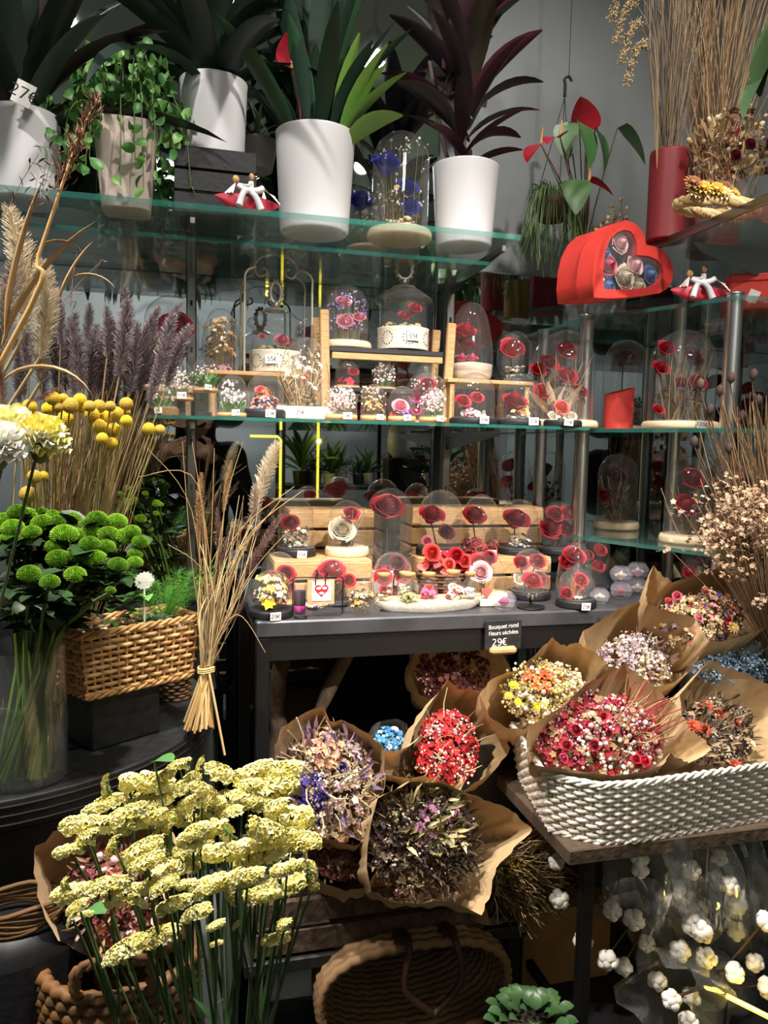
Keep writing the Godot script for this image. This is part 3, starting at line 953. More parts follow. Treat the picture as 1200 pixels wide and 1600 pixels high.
	jar("black-based jar with one round crimson rose above white pebbles", Vector3(0.7081, 1.2692, -1.5500), 0.0409, 0.1204, "black", "bell", 0.0141, [[-0.0121, 0.0764, 0.0082, 0.0296, "crimson", 0.3500]], [["stones", 30, 0.1200, ["c8c2b6", "8d8880", "e3ded2", "5d5a57"], 0.9000], ["dry", 20, 0.3000, ["d8d0c0", "5d5548"], 0.8000]], "", "bell jars on the grey table")
	jar("black-based jar crowded with four crimson roses", Vector3(0.8040, 1.2692, -1.5500), 0.0415, 0.1164, "black", "bell", 0.0143, [[0.0140, 0.0902, 0.0083, 0.0186, "red"], [-0.0248, 0.0563, 0.0083, 0.0257, "crimson"], [-0.0138, 0.0874, 0.0083, 0.0214, "crimson"], [0.0126, 0.0532, 0.0083, 0.0200, "crimson"]], [], "", "bell jars on the grey table")
	jar("jar of red roses behind the dried yellow globe jar", Vector3(0.1701, 1.1960, -1.4400), 0.0328, 0.1008, "cork", "bell", 0.0097, [[0.0118, 0.0580, 0.0066, 0.0194, "crimson"], [-0.0074, 0.0499, 0.0066, 0.0170, "crimson"], [0.0193, 0.0334, 0.0066, 0.0121, "red"]], [], "", "bell jars on the grey table")
	jar("round jar of dried yellow and cream flowers on a black base", Vector3(0.1461, 1.1960, -1.3450), 0.0346, 0.0826, "black", "ball", 0.0147, [[-0.0006, 0.0261, 0.0069, 0.0091, "dark"]], [["dry", 120, 0.8500, ["c8b060", "e0d09a", "b8a050", "f0e8d0"], 0.9500], ["petals", 14, 0.5000, ["6a2040", "d8a820"], 0.9000]], "29€", "bell jars on the grey table")
	jar("wide jar with a large open red rose behind the wire card stand", Vector3(0.2800, 1.1960, -1.4400), 0.0396, 0.0956, "black", "bell", 0.0074, [[-0.0091, 0.0625, 0.0079, 0.0272, "red", 0.3000], [0.0237, 0.0432, 0.0079, 0.0148, "red"], [-0.0325, 0.0544, 0.0079, 0.0148, "crimson"]], [], "", "bell jars on the grey table")
	jar("knobbed glass cloche of dark dried flowers beside the wire stand", Vector3(0.3122, 1.1960, -1.3450), 0.0251, 0.0640, "none", "cloche", 0.0000, [[-0.0014, 0.0287, 0.0050, 0.0082, "dark"], [-0.0178, 0.0163, 0.0050, 0.0070, "dark"]], [["dry", 90, 0.6000, ["8d7f68", "4f3a3e", "d8c8b0", "e0b060"], 1.0000]], "", "bell jars on the grey table")
	jar("knobbed glass cloche with seeds behind the heart card", Vector3(0.2346, 1.1960, -1.4000), 0.0251, 0.0610, "none", "cloche", 0.0000, [], [["stones", 60, 0.1000, ["d8c8b0", "8d7448", "5a3a5a"], 1.1000]], "", "bell jars on the grey table")
	jar("jar of three dark red roses behind the corked bottles", Vector3(0.3960, 1.1960, -1.4500), 0.0375, 0.0962, "cork", "bell", 0.0076, [[-0.0211, 0.0459, 0.0075, 0.0190, "red"], [0.0193, 0.0476, 0.0075, 0.0190, "red"], [0.0069, 0.0746, 0.0075, 0.0178, "dark"]], [["petals", 20, 0.2000, ["8a1420"], 0.9000]], "", "bell jars on the grey table")
	jar("jar with a red rose and gold straw behind the tiny heart", Vector3(0.5919, 1.1960, -1.4600), 0.0448, 0.0920, "wood", "bell", 0.0079, [[-0.0123, 0.0675, 0.0090, 0.0237, "red"], [0.0081, 0.0803, 0.0090, 0.0158, "crimson"]], [["straw", 40, 0.6000, ["c8a050", "e0c070"], 0.7000]], "", "bell jars on the grey table")
	jar("black-based jar of crimson roses behind the glass sphere", Vector3(0.6817, 1.1960, -1.4300), 0.0387, 0.1002, "black", "bell", 0.0158, [[0.0115, 0.0751, 0.0077, 0.0184, "crimson"], [-0.0236, 0.0731, 0.0077, 0.0171, "crimson"], [0.0201, 0.0393, 0.0077, 0.0171, "crimson"], [-0.0266, 0.0404, 0.0077, 0.0131, "ivory"]], [], "", "bell jars on the grey table")
	jar("egg-shaped jar with a full crimson rose beside the crystal boxes", Vector3(0.7838, 1.1960, -1.4300), 0.0414, 0.1122, "none", "egg", 0.0000, [[-0.0095, 0.0844, 0.0083, 0.0254, "crimson", 0.3500], [-0.0263, 0.0714, 0.0083, 0.0173, "crimson"]], [["petals", 30, 0.2000, ["b03a60", "8a1420"], 0.7000]], "", "bell jars on the grey table")
	jar("small black-based jar with two roses and a bundle of gold wire", Vector3(0.7361, 1.1960, -1.3350), 0.0343, 0.0761, "black", "bell", 0.0162, [[0.0045, 0.0523, 0.0069, 0.0150, "red"], [-0.0243, 0.0268, 0.0069, 0.0137, "crimson"]], [["straw", 30, 0.8000, ["c8a860", "a88848"], 0.3500], ["stones", 16, 0.0800, ["c8c2b6", "8d8880", "e3ded2", "5d5a57"], 0.9000]], "25€", "bell jars on the grey table")
	jar("slim jar of three stacked red roses behind the crystal boxes", Vector3(0.8655, 1.1960, -1.4900), 0.0294, 0.1190, "black", "bell", 0.0084, [[0.0054, 0.0876, 0.0059, 0.0154, "red"], [0.0025, 0.0526, 0.0059, 0.0154, "red"], [-0.0218, 0.0769, 0.0059, 0.0126, "crimson"]], [], "", "bell jars on the grey table")


# ---------------------------------------------------------------- plants on the pot shelf
func round_pot(t: Node3D, r: float, h: float, taper: float, m: Material, soil := true) -> void:
	var b := MB.new()
	var q := r * taper
	b.lathe(PackedVector2Array([Vector2(0, 0.0), Vector2(q * 0.93, 0.0), Vector2(q, 0.004), Vector2(r - 0.001, h - 0.004), Vector2(r, h - 0.001), Vector2(r - 0.002, h), Vector2(r - 0.005, h - 0.002), Vector2(r - 0.007, h * 0.86)]), 40)
	part(t, "pot", b, m)
	if soil:
		var s := MB.new()
		s.lathe(PackedVector2Array([Vector2(r - 0.006, h * 0.87), Vector2(r * 0.5, h * 0.9), Vector2(0, h * 0.91)]), 20)
		part(t, "soil", s, M.soil)


func strap_leaves(t: Node3D, y: float, count: int, len0: float, len1: float, width: float, spread: float, droop: float, cols: Array, shape := "strap", stem_h := 0.0, spot := 0.02) -> void:
	for k in count:
		var a := k * 2.39996 + rng.randf_range(-0.3, 0.3)
		var q := (k + 0.5) / count
		var b := MB.new()
		b.col = vary(hex(cols[rng.randi() % cols.size()]), 0.2)
		var tilt := lerpf(spread, 0.12, q) * rng.randf_range(0.8, 1.2)
		var base := Vector3(cos(a) * spot * (1.0 - q), y + stem_h * q, sin(a) * spot * (1.0 - q))
		var dir := Vector3(cos(a) * sin(tilt), cos(tilt), sin(a) * sin(tilt))
		if dir.z < -0.2:
			dir.z *= 0.55
		b.leaf(base, dir, rng.randf_range(len0, len1), width * rng.randf_range(0.75, 1.15), droop * rng.randf_range(0.6, 1.3) * (1.1 - 0.6 * q), shape, 0.22, rng.randf_range(-0.4, 0.4), 9)
		part(t, "leaf", b, M.leafy)


func anthurium_bloom(t: Node3D, foot: Vector3, tip: Vector3, size: float, face: Vector3) -> void:
	var s := MB.new()
	s.col = hex("8c2b34")
	s.tube(curve([foot, foot.lerp(tip, 0.5) + Vector3(0.005, 0.02, 0), tip], 4), 0.0018, 0.0014, 5)
	var o := part(t, "bloom_stalk", s, M.leafy)
	var b := MB.new()
	b.col = hex("b01e30")
	b.leaf(tip, face, size, size * 0.85, 0.5, "heart", 0.15, 0.0, 8)
	part(o, "spathe", b, M.leafy)
	var p := MB.new()
	p.col = hex("d8b070")
	p.tube(PackedVector3Array([tip + Vector3(0, 0.001, 0), tip + Vector3(0, size * 0.5, size * 0.1)]), size * 0.05, size * 0.03, 6)
	part(o, "spadix", p, M.vc)


func figurine(label: String, at: Vector3, w: float, turn: float) -> void:
	# two small winged lovers leaning on a pair of red lips; w is the width of the lips
	var t := thing("lovers_figurine", label, "figurine", at, turn)
	var lips := MB.new()
	var rows := []
	for k in 17:
		var u := k / 8.0 - 1.0
		var thick := (1.0 - pow(absf(u), 2.2)) * 0.13 + 0.012
		var cy := 0.13 + 0.05 * u * u
		var row := PackedVector3Array()
		for i in 12:
			var a := TAU * i / 12
			var groove := 0.35 * exp(-pow(sin(a) / 0.25, 2.0)) * (1.0 if cos(a) > 0 else 0.0)
			row.append(Vector3(u * 0.5, maxf(cy + sin(a) * thick, 0.0), cos(a) * thick * (0.9 - groove)) * w)
		rows.append(row)
	lips.sheet(rows, true)
	part(t, "lips", lips, mat("bf2f45", 0.35))
	var man := MB.new()
	man.col = hex("c9cbd0")
	man.tube(curve([Vector3(0.0, 0.29, 0.1), Vector3(-0.12, 0.24, 0.17), Vector3(-0.2, 0.03, 0.2)], 5), 0.035, 0.055, 8)
	man.tube(curve([Vector3(-0.02, 0.29, 0.1), Vector3(0.06, 0.2, 0.18), Vector3(0.14, 0.02, 0.2)], 5), 0.035, 0.058, 8)
	man.col = hex("e8e6e4")
	man.tube(curve([Vector3(-0.02, 0.28, 0.08), Vector3(0.02, 0.36, 0.07), Vector3(0.03, 0.44, 0.06)], 4), 0.055, 0.04, 8)
	man.tube(curve([Vector3(0.05, 0.43, 0.08), Vector3(-0.05, 0.36, 0.13), Vector3(-0.15, 0.37, 0.1)], 4), 0.022, 0.016, 6)
	man.col = hex("d9a585")
	man.ball(Vector3(0.04, 0.52, 0.06), Vector3(0.042, 0.05, 0.042), 10, 7)
	man.col = hex("2a1c18")
	man.ball(Vector3(0.055, 0.545, 0.05), Vector3(0.042, 0.04, 0.045), 10, 6)
	for k in man.v.size():
		man.v[k] *= w
	part(t, "man_figure", man, M.vc)
	var her := MB.new()
	her.col = hex("f2efec")
	her.tube(curve([Vector3(-0.17, 0.36, 0.06), Vector3(-0.06, 0.29, 0.12), Vector3(0.1, 0.31, 0.12), Vector3(0.2, 0.36, 0.1)], 4), 0.04, 0.05, 8)
	her.col = hex("d9a585")
	her.ball(Vector3(-0.19, 0.44, 0.06), Vector3(0.04, 0.046, 0.04), 10, 7)
	her.col = hex("e2bf5a")
	her.ball(Vector3(-0.205, 0.45, 0.045), Vector3(0.044, 0.055, 0.044), 10, 6)
	for k in her.v.size():
		her.v[k] *= w
	part(t, "woman_figure", her, M.vc)
	for s in [0, 1]:
		var dress := MB.new()
		dress.col = hex("f6f3f0") if s == 0 else hex("f0e2e2")
		var rr := []
		for j in 6:
			var q := j / 5.0
			var row := PackedVector3Array()
			for i in 9:
				var u := i / 8.0
				var fl := 0.014 * sin(u * 19.0) * q
				if s == 0:
					row.append(Vector3(0.16 + 0.24 * q + 0.04 * u, 0.38 - 0.2 * q * (0.4 + u) + fl, 0.06 + 0.12 * u * (0.6 + q)) * w)
				else:
					row.append(Vector3(-0.19 - 0.19 * q * (1.0 - 0.6 * u), 0.42 - 0.2 * q + fl, 0.02 + 0.1 * u * (0.3 + q)) * w)
			rr.append(row)
		dress.sheet(rr)
		part(t, "skirt" if s == 0 else "veil", dress, M.vc)


func top_shelf() -> void:
	var y := SHELF_TOP + 0.0005
	# white pot far left, dark dracaena, price ticket
	rng.seed = 11
	var a := thing("potted_dracaena", "dark dracaena in a white pot with a paper price ticket", "plant", Vector3(-0.2726, 1.9085, -1.5000))
	round_pot(a, 0.0616, 0.1476, 0.9, M.white_pot)
	strap_leaves(a, 0.12, 26, 0.26, 0.42, 0.045, 1.15, 0.9, ["1f2a22", "2b3a2c", "33262a", "24302a"], "strap", 0.05)
	price_tag(a, "27€", Vector3(0.018, 0.15, 0.088), 0.03, 0.038, 0.1, -0.35)
	# trailing vine
	var v := thing("trailing_vine", "bushy green vine trailing from a tapered beige pot", "plant", Vector3(-0.1024, 1.9085, -1.5000))
	var pb := MB.new()
	var pr := []
	for q in [[0.0, 0.74], [0.01, 0.76], [0.5, 0.88], [0.97, 1.0], [1.0, 0.98]]:
		var row := PackedVector3Array()
		for i in 32:
			var an := TAU * i / 32
			var sq := pow(pow(absf(cos(an)), 5.0) + pow(absf(sin(an)), 5.0), -0.2)
			row.append(Vector3(cos(an) * sq, 0, sin(an) * sq) * q[1] * 0.0543 + Vector3(0, q[0] * 0.1485, 0))
		pr.append(row)
	pb.sheet(pr, true)
	pb.cap(pr[0], false)
	pb.cap(pr[4], true)
	part(v, "pot", pb, M.rose_pot)
	rng.seed = 12
	var lm := []
	for k in 3:
		var lb := MB.new()
		lb.col = hex(["5f9a4c", "4c8640", "7aae5c"][k])
		lb.leaf(Vector3.ZERO, Vector3(0.2, 0.4, 1), 1.0, 0.62, 0.7, "oval", 0.2, 0.0, 4)
		lm.append(lb.mesh(M.leafy))
	for k in 34:
		var an := k * 2.39996
		var out := Vector3(cos(an), 0, sin(an) * 0.7)
		var up := rng.randf_range(0.05, 0.15)
		var fall := rng.randf_range(0.02, 0.17) * (1.0 if out.x > -0.6 else 0.6)
		var reach := rng.randf_range(0.05, 0.11)
		var p0 := Vector3(out.x * 0.02, 0.12, out.z * 0.02)
		var pth := curve([p0, p0 + out * reach * 0.5 + Vector3(0, up, 0), p0 + out * reach + Vector3(0, up * 0.6, 0), p0 + out * (reach + 0.015) + Vector3(0, -fall * 0.6, 0)], 5)
		var sb := MB.new()
		sb.col = hex("6c7f48")
		sb.tube(pth, 0.0016, 0.0008, 4)
		var st := part(v, "vine_stem", sb, M.leafy)
		for j in range(2, pth.size()):
			var la := rng.randf() * TAU
			var d := Vector3(cos(la), rng.randf_range(-0.5, 0.5), sin(la))
			inst(st, "leaf", lm[rng.randi() % 3], null, aim(d, pth[j], rng.randf_range(0.018, 0.03), rng.randf() * TAU))
	# black crate and the raised white pot
	var cy: float = 2.0260
	var cr := thing("black_crate", "black wooden crate raising the white dracaena pot", "crate", Vector3(0.0533, 1.9085, -1.5300))
	var cw: float = 0.0727
	var ch := cy - y
	for k in 3:
		for s in [-1, 1]:
			var b := MB.new()
			b.box(Vector3(0, ch * (k + 0.5) / 3.0, s * 0.062), Vector3(cw * 2, ch / 3.0 - 0.004, 0.008), Transform3D.IDENTITY, 0.001)
			part(cr, "slat", b, M.black)
			var e := MB.new()
			e.box(Vector3(s * (cw - 0.004), ch * (k + 0.5) / 3.0, 0), Vector3(0.008, ch / 3.0 - 0.004, 0.115), Transform3D.IDENTITY, 0.001)
			part(cr, "slat", e, M.black)
	var ctop := MB.new()
	ctop.box(Vector3(0, ch - 0.003, 0), Vector3(cw * 2, 0.006, 0.13), Transform3D.IDENTITY, 0.001)
	part(cr, "top_board", ctop, M.black)
	rng.seed = 13
	var p3 := thing("potted_dracaena", "arching dark dracaena in a white pot on the black crate", "plant", Vector3(0.0519, 2.0265, -1.5300))
	round_pot(p3, 0.0626, 0.1381, 0.9, M.white_pot)
	strap_leaves(p3, 0.11, 34, 0.24, 0.4, 0.042, 1.25, 1.3, ["1d2a24", "26362c", "2c3a34"], "strap", 0.1)
	# hanging pot on a white hook
	rng.seed = 14
	var hg := thing("hanging_pot", "small grey pot hanging from a white plastic hook", "hanging pot", Vector3(0.1443, 2.0597, -1.6600))
	round_pot(hg, 0.042, 0.06, 0.75, mat("8f8d84", 0.6))
	var hook := MB.new()
	var h0 := Vector3(-0.02, 0.15, 0.0)
	hook.tube(curve([h0, h0 + Vector3(0, 0.03, 0), h0 + Vector3(-0.012, 0.05, 0), h0 + Vector3(0.0, 0.066, 0), h0 + Vector3(0.014, 0.055, 0), h0 + Vector3(0.012, 0.042, 0)], 5), 0.005, 0.004, 8)
	var ho := part(hg, "hook", hook, M.white_plastic)
	for s in [Vector3(-0.038, 0.06, 0.0), Vector3(0.02, 0.06, 0.034), Vector3(0.02, 0.06, -0.034)]:
		var sb := MB.new()
		sb.tube(PackedVector3Array([h0, s]), 0.002, 0.002, 5)
		part(hg, "strap", sb, M.white_plastic)
	var wire := MB.new()
	wire.tube(PackedVector3Array([h0 + Vector3(0, 0.066, 0), Vector3(h0.x, 3.4 - hg.position.y, 0)]), 0.0008, 0.0008, 4)
	part(ho, "wire", wire, M.steel)
	strap_leaves(hg, 0.055, 14, 0.05, 0.09, 0.01, 1.3, 1.6, ["6c8a4a", "8da468"], "strap")
	figurine("lovers figurine on red lips beside the black crate", Vector3(0.1078, 1.9085, -1.4300), 0.1188, 0.25)
	# mixed green plant with red anthurium
	rng.seed = 15
	var g := thing("potted_anthurium", "upright leafy plant with one red bloom in the widest white pot", "plant", Vector3(0.2440, 1.9085, -1.5300))
	round_pot(g, 0.0776, 0.1864, 0.86, M.white_pot)
	strap_leaves(g, 0.15, 26, 0.12, 0.3, 0.04, 0.62, 0.5, ["24402a", "2c4c30", "35583a", "1f3626"], "lance", 0.06, 0.05)
	strap_leaves(g, 0.16, 9, 0.2, 0.34, 0.04, 0.35, 0.35, ["22382a", "2c4a32"], "lance", 0.12, 0.04)
	for q in [[0.04, 0.2, 0.04, 0.35, 0.8], [0.035, 0.19, 0.05, 0.9, 0.95], [0.045, 0.17, 0.05, 0.55, 1.1], [0.03, 0.2, 0.03, 0.15, 1.0], [0.05, 0.13, 0.06, 1.2, 0.7]]:
		var b := MB.new()
		b.col = vary(hex("7da84e"), 0.1)
		b.leaf(Vector3(q[0], 0.15, 0.03), Vector3(q[3] * 0.7, q[4], 0.35), q[1], q[2], 0.35, "lance", 0.3, rng.randf_range(-0.5, 0.5), 8)
		part(g, "leaf", b, M.leafy)
	anthurium_bloom(g, Vector3(-0.03, 0.14, 0.02), Vector3(-0.052, 0.285, 0.04), 0.07, Vector3(0.0, 1.0, 0.25))
	# blue rose jars
	rng.seed = 16
	jar("small bell jar with one blue rose beside the tall blue jar", Vector3(0.3697, 1.9085, -1.6200), 0.0371, 0.1642, "wood", "bell", 0.0067, [[-0.0171, 0.0979, 0.0074, 0.0270, "blue", 0.5000]], [["gyp", 40, 0.7000, ["e8dcc8", "d8c4a8"], 1.0000]], "")
	jar("tall bell jar of three blue roses and white dried blossom", Vector3(0.4140, 1.9085, -1.5200), 0.0563, 0.2090, "wood", "bell", 0.0179, [[-0.0306, 0.1405, 0.0113, 0.0294, "blue", 0.3500], [0.0095, 0.0997, 0.0113, 0.0230, "blue", 0.5000], [0.0156, 0.0648, 0.0113, 0.0217, "blue", 0.6000]], [["gyp", 45, 0.9000, ["f0e8da", "e0d0b8"], 1.0000], ["stones", 60, 0.1200, ["f0e8da", "d8c8a8", "e8dcc8"], 0.9500], ["dry", 22, 0.4000, ["cfae7c", "e0c79a", "b98f58", "d8c8a8"], 0.8000]], "")
	# burgundy cordyline
	rng.seed = 18
	var c := thing("potted_cordyline", "tall burgundy cordyline with broad dark leaves in a white pot", "plant", Vector3(0.5534, 1.9085, -1.5300))
	round_pot(c, 0.0684, 0.1594, 0.83, M.white_pot)
	var sm := MB.new()
	sm.col = hex("5a4a48")
	sm.tube(curve([Vector3(0, 0.12, 0), Vector3(-0.008, 0.28, 0), Vector3(0.01, 0.45, 0)], 5), 0.006, 0.005, 7)
	sm.tube(curve([Vector3(-0.02, 0.12, 0), Vector3(-0.05, 0.22, -0.01), Vector3(-0.08, 0.36, -0.01)], 5), 0.005, 0.004, 7)
	part(c, "stem", sm, M.vc)
	for k in 34:
		var an := k * 2.39996
		var q := (k + 0.5) / 34.0
		var side := k % 3 == 0
		var b := MB.new()
		b.col = vary(hex(["2e2127", "3a242c", "30262a", "4d2430", "3d3a30"][rng.randi() % 5]), 0.2)
		var base := Vector3(-0.07 if side else 0.004, lerpf(0.15, 0.42, q), 0)
		base.x = base.x * (q if side else 1.0)
		var tilt := lerpf(1.0, 0.3, q)
		var dir := Vector3(cos(an) * sin(tilt), cos(tilt), sin(an) * sin(tilt) * 0.7)
		b.leaf(base, dir, lerpf(0.13, 0.30, q) * rng.randf_range(0.85, 1.1), lerpf(0.032, 0.06, q), rng.randf_range(0.3, 0.9), "lance", 0.25, rng.randf_range(-0.5, 0.5), 8)
		part(c, "leaf", b, M.leafy)
	var tie := MB.new()
	tie.tube(curve([Vector3(-0.008, 0.255, 0.01), Vector3(0.004, 0.265, 0.012), Vector3(-0.004, 0.275, 0.01), Vector3(-0.012, 0.27, 0.012), Vector3(0.006, 0.25, 0.014)], 4), 0.0012, 0.0012, 5)
	part(c, "plant_tie", tie, mat("4fc79a", 0.4))


# ---------------------------------------------------------------- the corner and the side wall
func heart_box() -> void:
	var n := Vector3(0.2756, 0, 0.9613)
	var outer := PackedVector3Array([Vector3(0.7308, 1.7810, -1.3073), Vector3(0.7265, 1.8094, -1.3061), Vector3(0.7281, 1.8422, -1.3065), Vector3(0.7359, 1.8743, -1.3088), Vector3(0.7513, 1.9011, -1.3132), Vector3(0.7728, 1.9209, -1.3193), Vector3(0.8007, 1.9321, -1.3273), Vector3(0.8257, 1.9302, -1.3345), Vector3(0.8440, 1.9207, -1.3398), Vector3(0.8536, 1.9087, -1.3425), Vector3(0.8574, 1.8953, -1.3436), Vector3(0.8839, 1.8959, -1.3512), Vector3(0.9093, 1.8896, -1.3585), Vector3(0.9277, 1.8748, -1.3638), Vector3(0.9364, 1.8549, -1.3663), Vector3(0.9327, 1.8351, -1.3652), Vector3(0.9196, 1.8194, -1.3614), Vector3(0.9001, 1.8094, -1.3559), Vector3(0.8611, 1.8000, -1.3447), Vector3(0.8184, 1.7917, -1.3324), Vector3(0.7722, 1.7844, -1.3192)])
	var inner := PackedVector3Array([Vector3(0.7558, 1.7991, -1.3145), Vector3(0.7518, 1.8191, -1.3133), Vector3(0.7511, 1.8454, -1.3131), Vector3(0.7558, 1.8723, -1.3145), Vector3(0.7663, 1.8930, -1.3175), Vector3(0.7819, 1.9066, -1.3220), Vector3(0.8000, 1.9141, -1.3271), Vector3(0.8150, 1.9138, -1.3314), Vector3(0.8259, 1.9068, -1.3346), Vector3(0.8325, 1.8937, -1.3365), Vector3(0.8358, 1.8732, -1.3374), Vector3(0.8656, 1.8754, -1.3460), Vector3(0.8881, 1.8717, -1.3524), Vector3(0.9023, 1.8626, -1.3565), Vector3(0.9072, 1.8500, -1.3579), Vector3(0.9040, 1.8385, -1.3570), Vector3(0.8957, 1.8291, -1.3546), Vector3(0.8842, 1.8221, -1.3513), Vector3(0.8553, 1.8131, -1.3430), Vector3(0.8174, 1.8061, -1.3321), Vector3(0.7849, 1.8019, -1.3228)])
	var t := thing("heart_box", "red heart-shaped gift box with soap roses behind its window", "gift box", outer[0])
	var o := outer[0]
	outer = Transform3D(Basis.IDENTITY, -o) * outer
	inner = Transform3D(Basis.IDENTITY, -o) * inner
	var deep := 0.10
	var m := outer.size()
	var front := MB.new()
	for k in m:
		var j := (k + 1) % m
		front.push(PackedVector3Array([outer[k], outer[j], inner[j], inner[k]]), PackedInt32Array([0, 1, 2, 0, 2, 3]))
		front.push(PackedVector3Array([inner[k], inner[j], inner[j] - n * 0.03, inner[k] - n * 0.03]), PackedInt32Array([0, 1, 2, 0, 2, 3]))
	var rim := []
	for d in [0.0, 0.042]:
		var row := PackedVector3Array()
		for p in outer:
			row.append(p - n * d)
		rim.append(row)
	front.sheet(rim, true)
	part(t, "lid_frame", front, M.red_card)
	var mid := Vector3.ZERO
	for p in outer:
		mid += p / m
	var body := MB.new()
	var rows := []
	for d in [0.042, 0.0421, deep]:
		var row := PackedVector3Array()
		for p in outer:
			row.append((p - mid) * (1.0 if d < 0.0421 else 0.965) + mid - n * d)
		rows.append(row)
	body.sheet(rows, true)
	var back := rows[2] as PackedVector3Array
	var pl := PackedVector2Array()
	var ax := Vector3.UP.cross(n)
	for p in back:
		pl.append(Vector2(p.dot(ax), p.y))
	body.push(back, Geometry2D.triangulate_polygon(pl))
	part(t, "box_body", body, M.red_card)
	var bed := MB.new()
	var bp := PackedVector3Array()
	for p in inner:
		bp.append((p - mid) * 1.02 + mid - n * 0.03)
	bed.push(bp, Geometry2D.triangulate_polygon(pl))
	part(t, "moss_bed", bed, mat("1f3a2c", 0.9))
	for q in [[Vector3(0.8047, 1.8918, -1.3285), 0.0222, "blush"], [Vector3(0.7751, 1.8470, -1.3200), 0.0247, "rosy"], [Vector3(0.8451, 1.8565, -1.3401), 0.0235, "blush"], [Vector3(0.8168, 1.8301, -1.3320), 0.0269, "ivory"], [Vector3(0.7775, 1.8091, -1.3207), 0.0221, "sky"], [Vector3(0.8574, 1.8188, -1.3436), 0.0209, "ivory"], [Vector3(0.7670, 1.8667, -1.3177), 0.0176, "sky"], [Vector3(0.8875, 1.8450, -1.3522), 0.0202, "sky"], [Vector3(0.7560, 1.8246, -1.3145), 0.0158, "ivory"], [Vector3(0.8042, 1.8643, -1.3283), 0.0151, "black"]]:
		var p: Vector3 = q[0] - o
		inst(t, "soap_rose", T["rose%d" % (rng.randi() % 3)], M["rose_" + q[2]], aim(n + Vector3(0, 0.15, 0), p - n * 0.022, q[1], rng.randf() * TAU))
	var w := MB.new()
	var wp := PackedVector3Array()
	for p in inner:
		wp.append(p - n * 0.002)
	w.push(wp, Geometry2D.triangulate_polygon(pl))
	part(t, "window_film", w, M.film)


func dried_stems(t: Node3D, called: String, foot: Vector3, rad: float, tops: Array, count: int, thick: float, cols: Array) -> void:
	var b := MB.new()
	for k in count:
		b.col = vary(hex(cols[rng.randi() % cols.size()]), 0.25)
		var e: Array = tops[rng.randi() % tops.size()]
		var tip: Vector3 = e[0] + rv(e[1])
		var f := foot + Vector3(rng.randf_range(-rad, rad), rng.randf_range(0, 0.02), rng.randf_range(-rad, rad))
		var bow := rv(0.02)
		b.tube(curve([f, f.lerp(tip, 0.55) + bow, tip], 3), thick, thick * 0.5, 3)
	stuff(part(t, called, b, M.vc))


func cloud(b: MB, tmpl: String, n: int, c: Vector3, r: Vector3, s0: float, s1: float, cols: Array, face := Vector3.UP, loose := 0.7) -> void:
	for k in n:
		var d := Vector3(rng.randfn(), rng.randfn(), rng.randfn()).normalized() * pow(rng.randf(), 0.4)
		b.put(T[tmpl], aim(face + rv(loose) + d * 0.8, c + d * r, rng.randf_range(s0, s1), rng.randf() * TAU), vary(hex(cols[rng.randi() % cols.size()]), 0.25))


